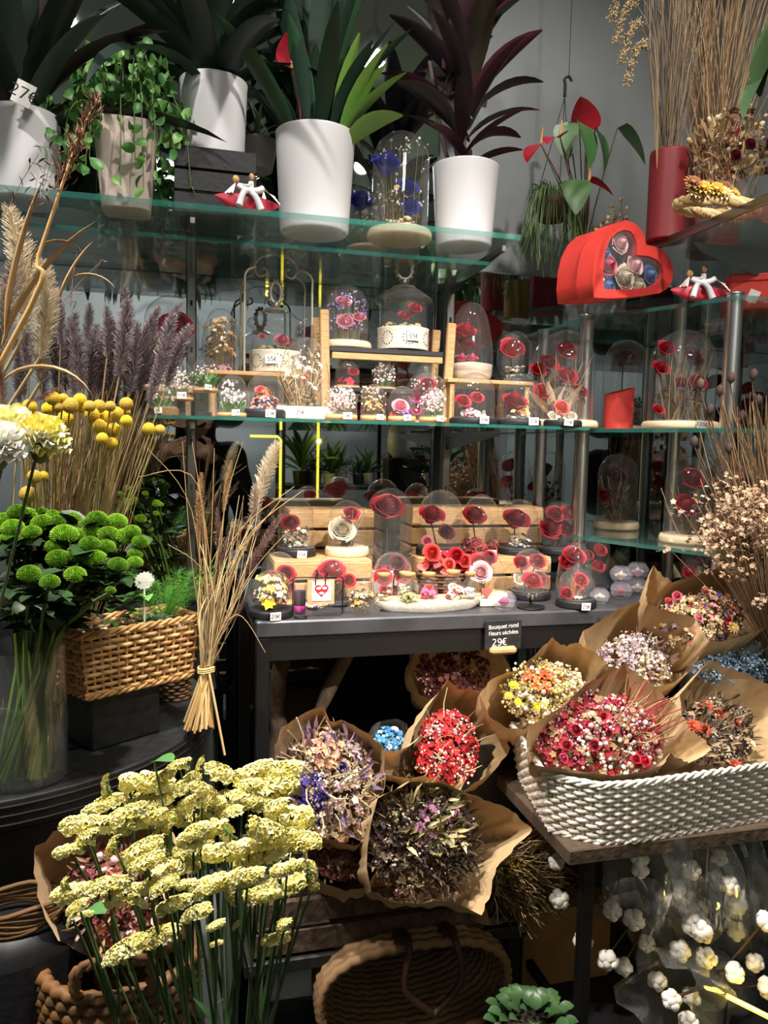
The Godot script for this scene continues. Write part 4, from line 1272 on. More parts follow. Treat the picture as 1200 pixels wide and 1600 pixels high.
func right_side() -> void:
	rng.seed = 21
	heart_box()
	figurine("lovers figurine on red lips beside the heart-shaped box", Vector3(0.9274, 1.7805, -1.2700), 0.1098, -0.2)
	# red candle with a slanted top
	var cd := thing("red_candle", "red pillar candle with a slanted top on the corner shelf", "candle", Vector3(0.9097, 1.5455, -1.5000))
	var cb := MB.new()
	var rows := []
	var cr: float = 0.0313
	var chh: float = 0.0821
	for q in [[0.0, 0.96], [0.004, 1.0], [1.0, 1.0], [1.01, 0.97], [0.97, 0.9], [0.9, 0.4], [0.9, 0.02]]:
		var row := PackedVector3Array()
		for i in 32:
			var an := TAU * i / 32
			var x: float = cos(an) * cr * q[1]
			row.append(Vector3(x, q[0] * chh + (x * 0.28 if q[0] > 0.5 else 0.0), sin(an) * cr * q[1]))
		rows.append(row)
	cb.sheet(rows, true)
	part(cd, "wax_body", cb, M.wax)
	# red gift box
	var gb := thing("gift_box", "long red cardboard box with a paper label beside the chrome post", "gift box", Vector3(1.1066, 1.7805, -1.3500), -0.5)
	var g1 := MB.new()
	g1.box(Vector3(0.03, 0.028, 0), Vector3(0.16, 0.056, 0.11), Transform3D.IDENTITY, 0.003)
	part(gb, "box_body", g1, M.red_card)
	var g2 := MB.new()
	g2.box(Vector3(0.03, 0.062, 0), Vector3(0.164, 0.016, 0.114), Transform3D.IDENTITY, 0.003)
	part(gb, "lid", g2, M.red_card)
	var g3 := MB.new()
	g3.box(Vector3(-0.02, 0.03, 0.0555), Vector3(0.02, 0.024, 0.001), Transform3D(Basis.from_euler(Vector3(0, 0, -0.4)), Vector3(0.0, -0.01, 0)))
	part(gb, "paper_label", g3, M.paper)
	# red vases of dried grasses
	for q in [[Vector3(0.9108, 1.9085, -1.3600), 0.0376, 0.1694, "slim matt red vase of dried wheat stalks"], [Vector3(1.0615, 1.9085, -1.4200), 0.0507, 0.2420, "matt red vase half hidden behind the dried flower jar"]]:
		var t := thing("red_vase", q[3], "vase", q[0], 0.0, "red vases on the high side shelf")
		var r: float = q[1]
		var h: float = q[2]
		var b := MB.new()
		b.lathe(PackedVector2Array([Vector2(0, 0), Vector2(r * 0.96, 0), Vector2(r, 0.004), Vector2(r, h - 0.004), Vector2(r * 0.97, h), Vector2(r * 0.9, h - 0.003), Vector2(r * 0.88, h * 0.4), Vector2(0, h * 0.39)]), 32)
		part(t, "vessel", b, M.red_glaze)
	var wh := thing("wheat_bundle", "tall bundle of dry wheat stalks standing in the slim red vase", "dried grass", Vector3(0.9057, 1.9930, -1.3600))
	dried_stems(wh, "stalks", Vector3.ZERO, 0.016, [[Vector3(-0.05, 0.5, 0.02), 0.05], [Vector3(0.02, 0.55, 0.03), 0.07], [Vector3(0.0, 0.5, 0.0), 0.05]], 90, 0.0011, ["8d7a66", "a08c74", "7a6858", "b09c80"])
	var wh2 := thing("wheat_bundle", "wide fan of pale straw rising from the second red vase", "dried grass", Vector3(1.0396, 2.0080, -1.4000))
	dried_stems(wh2, "stalks", Vector3.ZERO, 0.025, [[Vector3(-0.06, 0.5, 0.05), 0.06], [Vector3(0.06, 0.5, 0.06), 0.08], [Vector3(-0.1, 0.36, 0.02), 0.05]], 150, 0.0012, ["b08e6a", "c4a27a", "9a7a58", "d0b48c"])
	var mp := thing("millet_plume", "drooping plume of dried millet above the heart box", "dried grass", Vector3(0.8483, 2.0280, -1.3400))
	for k in 4:
		var pb := MB.new()
		pb.col = hex("a8926c")
		var tip := Vector3(-0.055 - 0.012 * k, 0.19 + 0.035 * k, 0.03)
		var pts := curve([Vector3(0.03, 0, -0.01), Vector3(0.0, 0.15 + 0.03 * k, 0.01), tip + Vector3(0.02, 0.02, 0), tip, tip + Vector3(-0.014, -0.05, 0)], 8)
		pb.tube(pts, 0.0012, 0.0006, 4)
		for j in range(16, pts.size()):
			for e in 14:
				pb.put(T.berry, Transform3D(Basis.from_scale(Vector3.ONE * rng.randf_range(0.0012, 0.0022)), pts[j] + rv(0.007)), vary(hex("b8a078"), 0.3))
		part(mp, "plume", pb, M.vc)
	# glass jar of dried flowers with a flower ring round its foot
	var dj := thing("dried_flower_jar", "clear glass jar of mixed dried flowers and poppy heads", "jar", Vector3(0.9687, 1.9085, -1.2700))
	var jb := MB.new()
	jb.lathe(PackedVector2Array([Vector2(0, 0.002), Vector2(0.045, 0.002), Vector2(0.048, 0.006), Vector2(0.048, 0.06), Vector2(0.04, 0.075), Vector2(0.041, 0.085), Vector2(0.038, 0.085), Vector2(0.038, 0.076), Vector2(0.045, 0.06), Vector2(0.045, 0.008)]), 28)
	part(dj, "glass_jar", jb, M.thick)
	dried_stems(dj, "stems", Vector3(0, 0.005, 0), 0.03, [[Vector3(-0.02, 0.15, 0.01), 0.05], [Vector3(0.04, 0.17, 0.0), 0.05]], 60, 0.0011, ["a89068", "8a7450", "c0a880"])
	var fb := MB.new()
	cloud(fb, "floret", 130, Vector3(0.01, 0.15, 0.0), Vector3(0.085, 0.07, 0.06), 0.006, 0.013, ["c4aa80", "a88c64", "d8c8a0", "6d4a44", "8d6a58"])
	cloud(fb, "berry", 60, Vector3(0.01, 0.16, 0.0), Vector3(0.09, 0.07, 0.06), 0.003, 0.006, ["d0b890", "b89c70", "e0d0b0"])
	cloud(fb, "blade", 60, Vector3(0.0, 0.13, 0.0), Vector3(0.08, 0.06, 0.05), 0.02, 0.045, ["b89a6c", "9a7c54"])
	stuff(part(dj, "dried_heads", fb, M.vc))
	for p in [Vector3(0.0, 0.135, 0.06), Vector3(0.06, 0.15, 0.04), Vector3(-0.025, 0.115, 0.055)]:
		inst(dj, "dark_rose_head", T.rose1, M.rose_dark, aim(Vector3(0, 0.4, 1), p, 0.013))
	var wr := thing("flower_ring", "straw ring trimmed with dried daisies at the foot of the jar", "wreath", Vector3(0.8800, 1.9085, -1.1700))
	var ring := MB.new()
	for k in 3:
		ring.col = hex(["c4a878", "b0925f", "d0b88a"][k])
		var pp := PackedVector3Array()
		for i in 28:
			var an := TAU * i / 28
			pp.append(Vector3(cos(an) * 0.075, 0.009 + 0.004 * sin(an * 6.0 + k * 2.1), sin(an) * 0.036 + 0.0) * (1.0 + 0.04 * cos(an * 6.0 + k * 2.1)))
		ring.tube(pp, 0.007, 0.007, 6, true)
	part(wr, "straw_ring", ring, M.vc)
	var es: ArrayMesh = (T.everlasting as MB).mesh(null)
	for k in 9:
		var p := Vector3(-0.075 + 0.02 * (k % 5) + rng.randf_range(-0.004, 0.004), 0.018 + 0.006 * (k % 3), 0.03 + 0.008 * (k % 2))
		inst(wr, "dried_daisy", es, [mat("d8c08a", 0.8), mat("c8a040", 0.8), mat("8a5a34", 0.8)][k % 3], aim(Vector3(rng.randf_range(-0.4, 0.4), 0.7, 1), p, 0.015))
	# brass pot of anthurium and hanging cactus by the wall
	rng.seed = 23
	var an2 := thing("potted_anthurium", "red-flowered anthurium with heart leaves in a brass pot", "plant", Vector3(0.8549, 1.9085, -1.6000))
	an2.position = Vector3(0.875, 1.8505, -1.62)
	post_stand(an2)
	var yy := 0.10
	round_pot(an2, 0.036, yy, 0.95, M.gold)
	for q in [[Vector3(0.7706, 2.1596, -1.5500), 0.0500, "r", Vector3(-0.8000, -0.3000, 0.6000)], [Vector3(0.8463, 2.1862, -1.5800), 0.0600, "r", Vector3(-0.3000, 0.9000, 0.3000)], [Vector3(0.8191, 2.2020, -1.5600), 0.0750, "g", Vector3(0.2500, -1.0000, 0.4000)], [Vector3(0.8688, 2.2023, -1.5800), 0.0700, "g", Vector3(0.3000, -1.0000, 0.3000)], [Vector3(0.9058, 2.1953, -1.5500), 0.0700, "g", Vector3(0.7000, -0.7000, 0.3000)], [Vector3(0.8139, 2.2168, -1.6000), 0.0600, "g", Vector3(-0.1000, -1.0000, 0.2000)], [Vector3(0.8119, 2.0784, -1.5500), 0.0600, "g", Vector3(-0.2000, -1.0000, 0.5000)], [Vector3(0.7598, 2.1705, -1.6200), 0.0500, "r", Vector3(-0.7000, -0.6000, 0.3000)], [Vector3(0.8480, 2.0786, -1.5600), 0.0500, "r", Vector3(0.6000, -0.3000, 0.5000)]]:
		var tip: Vector3 = q[0] - an2.position
		var st := MB.new()
		st.col = hex("4c6a40")
		st.tube(curve([Vector3(0, yy * 0.9, 0), tip * 0.5 + Vector3(0, 0.06, 0), tip], 4), 0.0016, 0.0014, 5)
		var so := part(an2, "leaf_stalk", st, M.leafy)
		if q[2] == "g":
			var lb := MB.new()
			lb.col = vary(hex("49703f"), 0.1)
			lb.leaf(tip, q[3], q[1] * 1.45, q[1] * 1.05, 0.4, "heart", 0.12, 0.0, 8)
			part(so, "leaf", lb, M.leafy)
		else:
			anthurium_bloom(an2, Vector3(0, yy * 0.9, 0), tip, q[1] * 1.3, q[3])
	var hc := thing("hanging_cactus", "stringy green hanging cactus on a dark hook and wire", "hanging plant", Vector3(0.7930, 2.0088, -1.6200))
	var hp := MB.new()
	hp.lathe(PackedVector2Array([Vector2(0, 0), Vector2(0.03, 0), Vector2(0.042, 0.045), Vector2(0.0, 0.045)]), 16)
	part(hc, "basket", hp, M.old_wood)
	var hk := MB.new()
	hk.col = hex("22262a")
	var hy: float = 0.2693
	hk.tube(curve([Vector3(0.02, hy, 0), Vector3(0.02, hy + 0.025, 0), Vector3(0.018, hy + 0.036, 0), Vector3(0.028, hy + 0.043, 0), Vector3(0.036, hy + 0.034, 0)], 4), 0.0035, 0.003, 6)
	for s in [Vector3(-0.04, 0.04, 0), Vector3(0.03, 0.04, 0.03), Vector3(0.03, 0.04, -0.03)]:
		hk.tube(PackedVector3Array([Vector3(0.02, hy, 0), s]), 0.0009, 0.0009, 4)
	hk.tube(PackedVector3Array([Vector3(0.028, hy + 0.04, 0), Vector3(0.028, 3.4 - hc.position.y, 0)]), 0.0008, 0.0008, 4)
	part(hc, "hook_and_wires", hk, M.vc)
	var hs := MB.new()
	for k in 90:
		hs.col = vary(hex(["5f7f44", "48683a", "7d9858"][k % 3]), 0.2)
		var aa := rng.randf() * TAU
		var o := Vector3(cos(aa), 0, sin(aa) * 0.6)
		var l := rng.randf_range(0.03, 0.12)
		hs.tube(curve([Vector3(0, 0.045, 0), o * rng.randf_range(0.03, 0.05) + Vector3(0, 0.06 + rng.randf() * 0.02, 0), o * rng.randf_range(0.045, 0.075) + Vector3(0, 0.03 - l * 0.4, 0), o * rng.randf_range(0.05, 0.08) + Vector3(rng.randf_range(-0.02, 0.02), -l, 0)], 3), 0.0011, 0.0008, 4)
	stuff(part(hc, "trailing_stems", hs, M.leafy))
	var dv := thing("dried_posy", "small glass bottle of dried poppy heads behind the heart box", "dried flowers", Vector3(0.905, 1.8505, -1.56))
	post_stand(dv)
	var bb := MB.new()
	bb.lathe(PackedVector2Array([Vector2(0, 0.001), Vector2(0.02, 0.001), Vector2(0.021, 0.05), Vector2(0.01, 0.065), Vector2(0.011, 0.08)]), 20)
	part(dv, "bottle", bb, M.thick)
	dried_stems(dv, "stems", Vector3.ZERO, 0.01, [[Vector3(0.0, 0.17, 0), 0.035]], 40, 0.001, ["a88e68", "8a7250"])
	var db := MB.new()
	cloud(db, "floret", 60, Vector3(0, 0.12, 0.01), Vector3(0.045, 0.06, 0.03), 0.006, 0.012, ["b09468", "8d6a4a", "c4aa80", "7a3a3c"])
	cloud(db, "berry", 24, Vector3(0, 0.15, 0.01), Vector3(0.05, 0.05, 0.03), 0.003, 0.006, ["c8b490", "b09a78"])
	stuff(part(dv, "dried_heads", db, M.vc))
	# large leaf of a plant reaching in at the right
	var bl := thing("hanging_leaf_plant", "big dark green leaves hanging in from a plant on the side wall", "plant", Vector3(1.2, 2.45, -0.95))
	for q in [[Vector3(0.7937, 2.1079, -0.9500), Vector3(-0.3500, -1.0000, 0.1000), 0.1200], [Vector3(0.8074, 2.0677, -0.9500), Vector3(-0.6000, -0.7500, 0.1000), 0.1300]]:
		var lb := MB.new()
		lb.col = vary(hex("3f5c3c"), 0.12)
		lb.leaf(q[0] - bl.position, q[1], q[2], q[2] * 0.42, 0.3, "lance", 0.15, 0.3, 9)
		var ss := part(bl, "leaf", lb, M.leafy)
		var sb := MB.new()
		sb.col = hex("47603f")
		sb.tube(curve([Vector3(0.06, 0.1, 0), (q[0] - bl.position) * 0.5 + Vector3(0.02, 0.06, 0), q[0] - bl.position], 4), 0.003, 0.002, 5)
		part(ss, "leaf_stalk", sb, M.leafy)
	var bp := MB.new()
	bp.lathe(PackedVector2Array([Vector2(0, 0), Vector2(0.05, 0), Vector2(0.065, 0.1), Vector2(0.0, 0.1)]), 20, Transform3D(Basis.IDENTITY, Vector3(0.0, 0.0, 0)))
	part(bl, "wall_pot", bp, M.black)
	# dark dried stalks and sea lavender at the right edge
	var ds := thing("poppy_stalks", "dark dried poppy stalks standing before the wide dark rose jar", "dried flowers", Vector3(1.06, 1.12, -1.16))
	dried_stems(ds, "stalks", Vector3.ZERO, 0.03, [[Vector3(0.9486, 1.5541, -1.1600) - Vector3(1.06, 1.12, -1.16), 0.06], [Vector3(0.9682, 1.5428, -1.1200) - Vector3(1.06, 1.12, -1.16), 0.06], [Vector3(0.9350, 1.4862, -1.1700) - Vector3(1.06, 1.12, -1.16), 0.04]], 150, 0.0013, ["7d6244", "9a7c58", "5c4632", "b09068"])
	var ph := MB.new()
	for q in [Vector3(0.8524, 1.6164, -1.1500), Vector3(0.8743, 1.5737, -1.1500), Vector3(0.9129, 1.6298, -1.1500), Vector3(0.9396, 1.5647, -1.1500), Vector3(0.9704, 1.5934, -1.1500), Vector3(0.9900, 1.5101, -1.1500), Vector3(0.9174, 1.5087, -1.1500), Vector3(0.8461, 1.5182, -1.1500), Vector3(0.9604, 1.4589, -1.1500), Vector3(0.9152, 1.4473, -1.1500), Vector3(0.8913, 1.6070, -1.1500), Vector3(0.9580, 1.6372, -1.1500)]:
		ph.put(T.berry, Transform3D(Basis.from_scale(Vector3(0.008, 0.011, 0.008)), q - ds.position), vary(hex("3e2f2a"), 0.3))
		ph.put(T.straw, aim(q - ds.position, Vector3.ZERO, (q - ds.position).length()).scaled_local(Vector3(0.2, 1, 0.2)), hex("5c4632"))
	part(ds, "seed_heads", ph, M.vc)
	var sl := thing("sea_lavender", "cloud of dried beige sea lavender beside the mixed corner bouquet", "dried flowers", Vector3(0.98, 1.16, -1.09))
	var lb2 := MB.new()
	for k in 210:
		var c: Vector3 = Vector3(0.9023, 1.3709, -1.0800) - sl.position + Vector3(rng.randfn() * 0.042, rng.randfn() * 0.036, rng.randfn() * 0.03)
		lb2.put(T.straw, aim(c, Vector3.ZERO, c.length()).scaled_local(Vector3(0.14, 1, 0.14)), hex("8a7254"))
		for e in 7:
			lb2.put(T.floret, aim(Vector3(0, 1, 0.4) + rv(0.9), c + rv(0.012), rng.randf_range(0.0035, 0.006)), vary(hex(["a08268", "8d7058", "b4967c", "a88a6e"][rng.randi() % 4]), 0.2))
	stuff(part(sl, "florets", lb2, M.vc))


func post_stand(t: Node3D) -> void:
	# a slim block of glass raising a vessel from the corner plate
	var b := MB.new()
	b.box(Vector3(0, -0.0352, 0), Vector3(0.06, 0.07, 0.06), Transform3D.IDENTITY, 0.002)
	part(t, "acrylic_riser", b, M.thick)


# ---------------------------------------------------------------- things among the bell jars
func apothecary(label: String, at: Vector3, r: float, ringed: bool, price: String) -> Node3D:
	var t := thing("lidded_glass_jar", label, "jar", at, 0.0, "lidded glass jars with pierced cream bands")
	var b := MB.new()
	b.lathe(PackedVector2Array([Vector2(0, 0.06 * r), Vector2(r * 0.96, 0.06 * r), Vector2(r, 0.1 * r), Vector2(r, 0.86 * r), Vector2(r * 1.02, 0.9 * r), Vector2(r * 0.94, 0.92 * r), Vector2(r * 0.93, 0.3 * r), Vector2(0, 0.3 * r)]), 36)
	var band := part(t, "metal_band", b, M.cream)
	for k in 7:
		# pierced rosettes round the front of the band
		var a := -0.2 + k * TAU / 7.0
		var rs := MB.new()
		for j in 12:
			var q := TAU * j / 12
			var aa := a + cos(q) * 0.24
			rs.box(Vector3.ZERO, Vector3(0.07 * r, 0.03 * r, 0.01 * r), Transform3D(Basis.from_euler(Vector3(0, PI / 2 - aa, 0)) * Basis.from_euler(Vector3(0, 0, q)), Vector3(cos(aa) * r * 1.002, 0.48 * r + sin(q) * 0.24 * r, sin(aa) * r * 1.002)))
		part(band, "pierced_rosette", rs, mat("4a463c", 0.9))
	for k in 4:
		var f := MB.new()
		f.ball(Vector3(cos(k * PI / 2 + 0.6) * r * 0.8, 0.04 * r, sin(k * PI / 2 + 0.6) * r * 0.8), Vector3.ONE * 0.045 * r, 8, 5)
		part(t, "foot", f, M.cream)
	var g := MB.new()
	g.lathe(PackedVector2Array([Vector2(r * 0.9, 0.32 * r), Vector2(r * 0.93, 1.0 * r), Vector2(r * 0.93, 1.75 * r), Vector2(r * 0.98, 1.85 * r)]), 36)
	part(t, "glass_body", g, M.thick)
	var l := MB.new()
	l.lathe(PackedVector2Array([Vector2(r * 0.88, 1.8 * r), Vector2(r * 1.06, 1.87 * r), Vector2(r * 1.12, 1.98 * r), Vector2(r * 1.06, 2.1 * r), Vector2(r * 0.85, 2.22 * r), Vector2(r * 0.7, 2.36 * r), Vector2(r * 0.45, 2.48 * r), Vector2(r * 0.3, 2.52 * r)]), 36)
	var lid := part(t, "glass_lid", l, M.thick)
	var f := MB.new()
	f.lathe(PackedVector2Array([Vector2(r * 0.5, 2.46 * r), Vector2(r * 0.42, 2.54 * r), Vector2(r * 0.2, 2.6 * r), Vector2(r * 0.14, 2.72 * r), Vector2(r * 0.2, 2.78 * r), Vector2(0.0, 2.84 * r)]), 20)
	var loop := PackedVector3Array()
	var n := 24
	for k in n:
		var a := TAU * k / n
		loop.append(Vector3(sin(a) * (0.30 if ringed else 0.21) * r, (3.16 - cos(a) * (0.34 if ringed else 0.4)) * r, 0))
	f.tube(loop, 0.085 * r, 0.085 * r, 6, true)
	for k in 13:
		var a := TAU * k / 13
		f.ball(Vector3(sin(a) * (0.36 if ringed else 0.27) * r, (3.16 - cos(a) * (0.42 if ringed else 0.48)) * r, 0), Vector3.ONE * 0.075 * r, 6, 4)
	part(lid, "cast_finial", f, mat("8d897c", 0.4, 0.7) if ringed else mat("bdb8a8", 0.4, 0.6))
	var moss := MB.new()
	filler(moss, "moss", 60, r * 0.85, 0.25 * r, ["8d7f58", "6e6a44", "b0a070"])
	stuff(part(t, "moss", moss, M.vc, Vector3(0, 0.85 * r, 0)))
	for q in ([[0.35, 1.62, 0.3, "red"], [-0.1, 1.3, 0.26, "red"], [0.1, 1.4, 0.2, "crimson"]] if ringed else [[0.2, 1.25, 0.32, "rosy"], [-0.55, 1.4, 0.16, "rosy"], [0.5, 1.2, 0.2, "crimson"]]):
		inst(t, "rose", T.rose1, M["rose_" + q[3]], aim(Vector3(0.1, 0.7, 0.7), Vector3(q[0] * r, q[1] * r, 0.35 * r), q[2] * r))
	price_tag(t, price, Vector3(0.12 * r if ringed else -0.25 * r, 0.52 * r, r * 1.06), 0.5 * r, 0.34 * r)
	return t


func cork_bottle(label: String, at: Vector3, r: float, h: float, square: bool, fill: Array) -> void:
	var t := thing("corked_bottle", label, "bottle", at, 0.0, "little corked bottles on the birch slice")
	var g := MB.new()
	var prof := [[0.9, 0.0], [1.0, 0.03], [1.0, 0.62], [0.8, 0.72], [0.55, 0.77], [0.55, 0.82], [0.68, 0.85], [0.68, 0.9]] if square else [[0.7, 0.0], [0.82, 0.04], [1.0, 0.4], [0.95, 0.58], [0.6, 0.74], [0.58, 0.8], [0.7, 0.84], [0.7, 0.89]]
	var rows := []
	for q in prof:
		var row := PackedVector3Array()
		for i in 24:
			var a := TAU * i / 24
			var k := 1.0
			if square and q[1] < 0.7:
				k = pow(pow(absf(cos(a)), 6.0) + pow(absf(sin(a)), 6.0), -1.0 / 6.0) * 0.95
			row.append(Vector3(cos(a) * r * q[0] * k, q[1] * h, sin(a) * r * q[0] * k))
		rows.append(row)
	g.sheet(rows, true)
	g.cap(rows[0], false)
	part(t, "glass_bottle", g, M.thick)
	var c := MB.new()
	c.lathe(PackedVector2Array([Vector2(0, 0.84 * h), Vector2(r * 0.56, 0.84 * h), Vector2(r * 0.6, 0.9 * h), Vector2(r * 0.72, 0.9 * h), Vector2(r * 0.74, 0.99 * h), Vector2(r * 0.66, h), Vector2(0, h)]), 20)
	part(t, "cork", c, M.cork)
	var m := MB.new()
	filler(m, fill[0], fill[1], r * 0.75, h * 0.35, fill[2])
	stuff(part(t, "filling", m, M.vc, Vector3(0, 0.002, 0)))
	if fill.size() > 3:
		inst(t, "rose", T.rose2, M["rose_" + fill[3]], aim(Vector3(0, 0.7, 0.7), Vector3(0, h * 0.35, 0.1 * r), r * 0.55))


func crystal_box(label: String, at: Vector3, r: float, rose: String, turn: float) -> void:
	var t := thing("crystal_box", label, "box", at, turn, "faceted clear plastic ring boxes")
	var low := MB.new()
	var up := MB.new()
	var ring := func(k, y): 
		var row := PackedVector3Array()
		for i in 8:
			var a := TAU * (i + 0.5) / 8
			row.append(Vector3(cos(a) * r * k, y * r, sin(a) * r * k))
		return row
	var flat := func(b: MB, ra: PackedVector3Array, rb: PackedVector3Array):
		for i in 8:
			var j := (i + 1) % 8
			b.push(PackedVector3Array([ra[i], rb[i], rb[j], ra[j]]), PackedInt32Array([0, 1, 2, 0, 2, 3]))
	flat.call(low, ring.call(0.6, 0.0), ring.call(0.92, 0.3))
	flat.call(low, ring.call(0.92, 0.3), ring.call(1.04, 0.72))
	low.cap(ring.call(0.6, 0.0), false)
	part(t, "box_base", low, M.clear)
	flat.call(up, ring.call(1.06, 0.74), ring.call(0.95, 1.05))
	flat.call(up, ring.call(0.95, 1.05), ring.call(0.62, 1.42))
	up.cap(ring.call(0.62, 1.42), true)
	part(t, "box_lid", up, M.clear)
	inst(t, "soap_rose", T.rose0, M["rose_" + rose], aim(Vector3.UP, Vector3(0, 0.4 * r, 0), 0.55 * r))


func heart_points(s: float) -> PackedVector2Array:
	var p := PackedVector2Array()
	for k in 26:
		var a := TAU * k / 26
		p.append(Vector2(16.0 * pow(sin(a), 3), 13.0 * cos(a) - 5.0 * cos(2 * a) - 2.0 * cos(3 * a) - cos(4 * a)) * s / 17.0)
	return p


func solid_heart(b: MB, s: float, th: float, x: Transform3D) -> void:
	var p := heart_points(s)
	var tri := Geometry2D.triangulate_polygon(p)
	var rows := [PackedVector3Array(), PackedVector3Array()]
	for q in p:
		rows[0].append(x * Vector3(q.x, q.y, -th / 2))
		rows[1].append(x * Vector3(q.x, q.y, th / 2))
	b.push(rows[0], tri)
	b.push(rows[1], tri)
	b.sheet(rows, true)


func table_top() -> void:
	rng.seed = 31
	# ---- on the middle glass shelf
	apothecary("lidded glass jar with a pierced cream band inside the iron lantern", Vector3(0.1815, 1.6413, -1.6300), 0.0535, false, "55€")
	var ln := thing("lantern_frame", "cream iron lantern frame with scrolled top round a glass jar", "lantern", Vector3(0.1815, 1.6413, -1.6300))
	var s: float = 0.0013
	for z in [-0.052, 0.052]:
		var b := MB.new()
		var k := 0.75 if z < 0 else 1.0
		b.tube(curve([Vector3(-52 * s, 0, z), Vector3(-52 * s, 120 * s, z), Vector3(-50 * s, 150 * s, z * k), Vector3(-34 * s, 163 * s, z * 0.6)], 7), 0.0024, 0.0024, 6)
		b.tube(curve([Vector3(52 * s, 0, z), Vector3(52 * s, 120 * s, z), Vector3(50 * s, 150 * s, z * k), Vector3(34 * s, 163 * s, z * 0.6)], 7), 0.0024, 0.0024, 6)
		part(ln, "upright_pair", b, M.cream_iron)
	for sx in [-1, 1]:
		var b := MB.new()
		b.tube(curve([Vector3(0, 190 * s, 0), Vector3(sx * 22 * s, 184 * s, 0), Vector3(sx * 34 * s, 170 * s, 0), Vector3(sx * 28 * s, 155 * s, 0), Vector3(sx * 16 * s, 158 * s, 0), Vector3(sx * 17 * s, 167 * s, 0), Vector3(sx * 22 * s, 166 * s, 0)], 6), 0.0028, 0.002, 6)
		b.tube(PackedVector3Array([Vector3(sx * 34 * s, 163 * s, -0.032), Vector3(sx * 34 * s, 163 * s, 0.032)]), 0.0022, 0.0022, 6)
		b.tube(PackedVector3Array([Vector3(sx * 52 * s, 0.003, -0.052), Vector3(sx * 52 * s, 0.003, 0.052)]), 0.0022, 0.0022, 6)
		part(ln, "scroll", b, M.cream_iron)
	apothecary("lidded glass jar with a ring finial on the black step", Vector3(0.4427, 1.6953, -1.5800), 0.0539, true, "65€")
	var bench := thing("step_stand", "pale wooden step stand with black boards carrying two glass jars", "display stand", Vector3(0.3958, 1.5450, -1.5800))
	var bs: float = 0.0013
	for q in [[-92, 172], [94, 165]]:
		for z in [-0.05, 0.05]:
			var b := MB.new()
			b.box(Vector3(q[0] * bs + (0.006 if q[0] > 0 else -0.004), q[1] * bs / 2 + 0.0005, z), Vector3(14 * bs, q[1] * bs, 0.012), Transform3D(Basis.from_euler(Vector3(0, 0, -0.04 if q[0] > 0 else 0.03)), Vector3.ZERO), 0.002)
			part(bench, "side_rail", b, M.pale_wood)
	var bt := MB.new()
	bt.box(Vector3(0, 0.1498 - 0.005, 0), Vector3(182 * bs, 0.010, 0.115), Transform3D.IDENTITY, 0.001)
	part(bench, "black_board", bt, M.board)
	var bt2 := MB.new()
	bt2.box(Vector3(0.002, 0.1498 - 0.017, 0.05), Vector3(178 * bs, 0.013, 0.012), Transform3D.IDENTITY, 0.001)
	part(bench, "cross_rail", bt2, M.pale_wood)
	var bt3 := MB.new()
	bt3.box(Vector3(0, 0.0690 - 0.004, 0.035), Vector3(178 * bs, 0.008, 0.07), Transform3D.IDENTITY, 0.001)
	part(bench, "black_board", bt3, M.board)
	for q in [[Vector3(-0.0153, 1.5455, -1.5300), 0.052, 0.0325, "short acrylic block under the small white blossom jar"], [Vector3(0.0371, 1.5455, -1.5300), 0.04, 0.0502, "taller acrylic block under the small green moss jar"]]:
		var a := thing("acrylic_riser", q[3], "display riser", q[0])
		var b := MB.new()
		b.box(Vector3(0, q[2] / 2, 0), Vector3(q[1], q[2] - 0.001, 0.05), Transform3D.IDENTITY, 0.001)
		part(a, "block", b, M.thick)
		var d := MB.new()
		d.box(Vector3(0, 0.006, 0), Vector3(q[1] * 0.6, 0.010, 0.03))
		part(a, "insert", d, M.board)
	# ---- on the grey table
	var tin := thing("white_tin", "white tin cylinder under the tallest table jar", "tin", Vector3(0.4058, 1.1965, -1.5300))
	var tb := MB.new()
	tb.lathe(PackedVector2Array([Vector2(0, 0), Vector2(0.04, 0), Vector2(0.041, 0.002), Vector2(0.041, 0.0500 - 0.003), Vector2(0.039, 0.0500 - 0.001), Vector2(0, 0.0500 - 0.001)]), 28)
	part(tin, "body", tb, M.white_plastic)
	# birch slice with bottles
	var sl := thing("birch_slice", "long birch wood slice carrying little corked bottles", "wood slice", Vector3(0.4416, 1.1965, -1.3650))
	var ss: float = 0.0012
	var rows := []
	for q in [[0.9, 0.0], [1.0, 0.5], [0.99, 1.0]]:
		var row := PackedVector3Array()
		for i in 40:
			var a := TAU * i / 40
			var k: float = q[0] * (1.0 + 0.03 * sin(a * 5.0) + 0.02 * sin(a * 13.0))
			row.append(Vector3(cos(a) * 84 * ss * k, q[1] * 0.017, sin(a) * 0.045 * k))
		rows.append(row)
	var sb := MB.new()
	sb.sheet(rows, true)
	sb.cap(rows[0], false)
	part(sl, "birch_bark", sb, M.birch)
	var sf := MB.new()
	sf.cap(rows[2], true)
	part(sl, "cut_face", sf, M.birch_face)
	var by := 0.018
	cork_bottle("square corked bottle with a red rose inside at the bark edge", Vector3(0.3549, 1.2145, -1.3600), 0.0166, 0.0511, true, ["stones", 20, ["c8b89a", "8d7f58"], "red"])
	cork_bottle("round corked bottle standing behind the square bottles", Vector3(0.4028, 1.2145, -1.3850), 0.0158, 0.0487, false, ["stones", 14, ["d8c8a8"]])
	cork_bottle("square corked bottle of dried moss in front of the others", Vector3(0.3975, 1.2145, -1.3450), 0.0189, 0.0533, true, ["moss", 14, ["8d8858", "6e6a44"]])
	cork_bottle("pot-bellied corked bottle with pink petals and an orange bloom", Vector3(0.4452, 1.2145, -1.3700), 0.0182, 0.0486, false, ["petals", 16, ["e05a8a", "e88a6a"], "coral"])
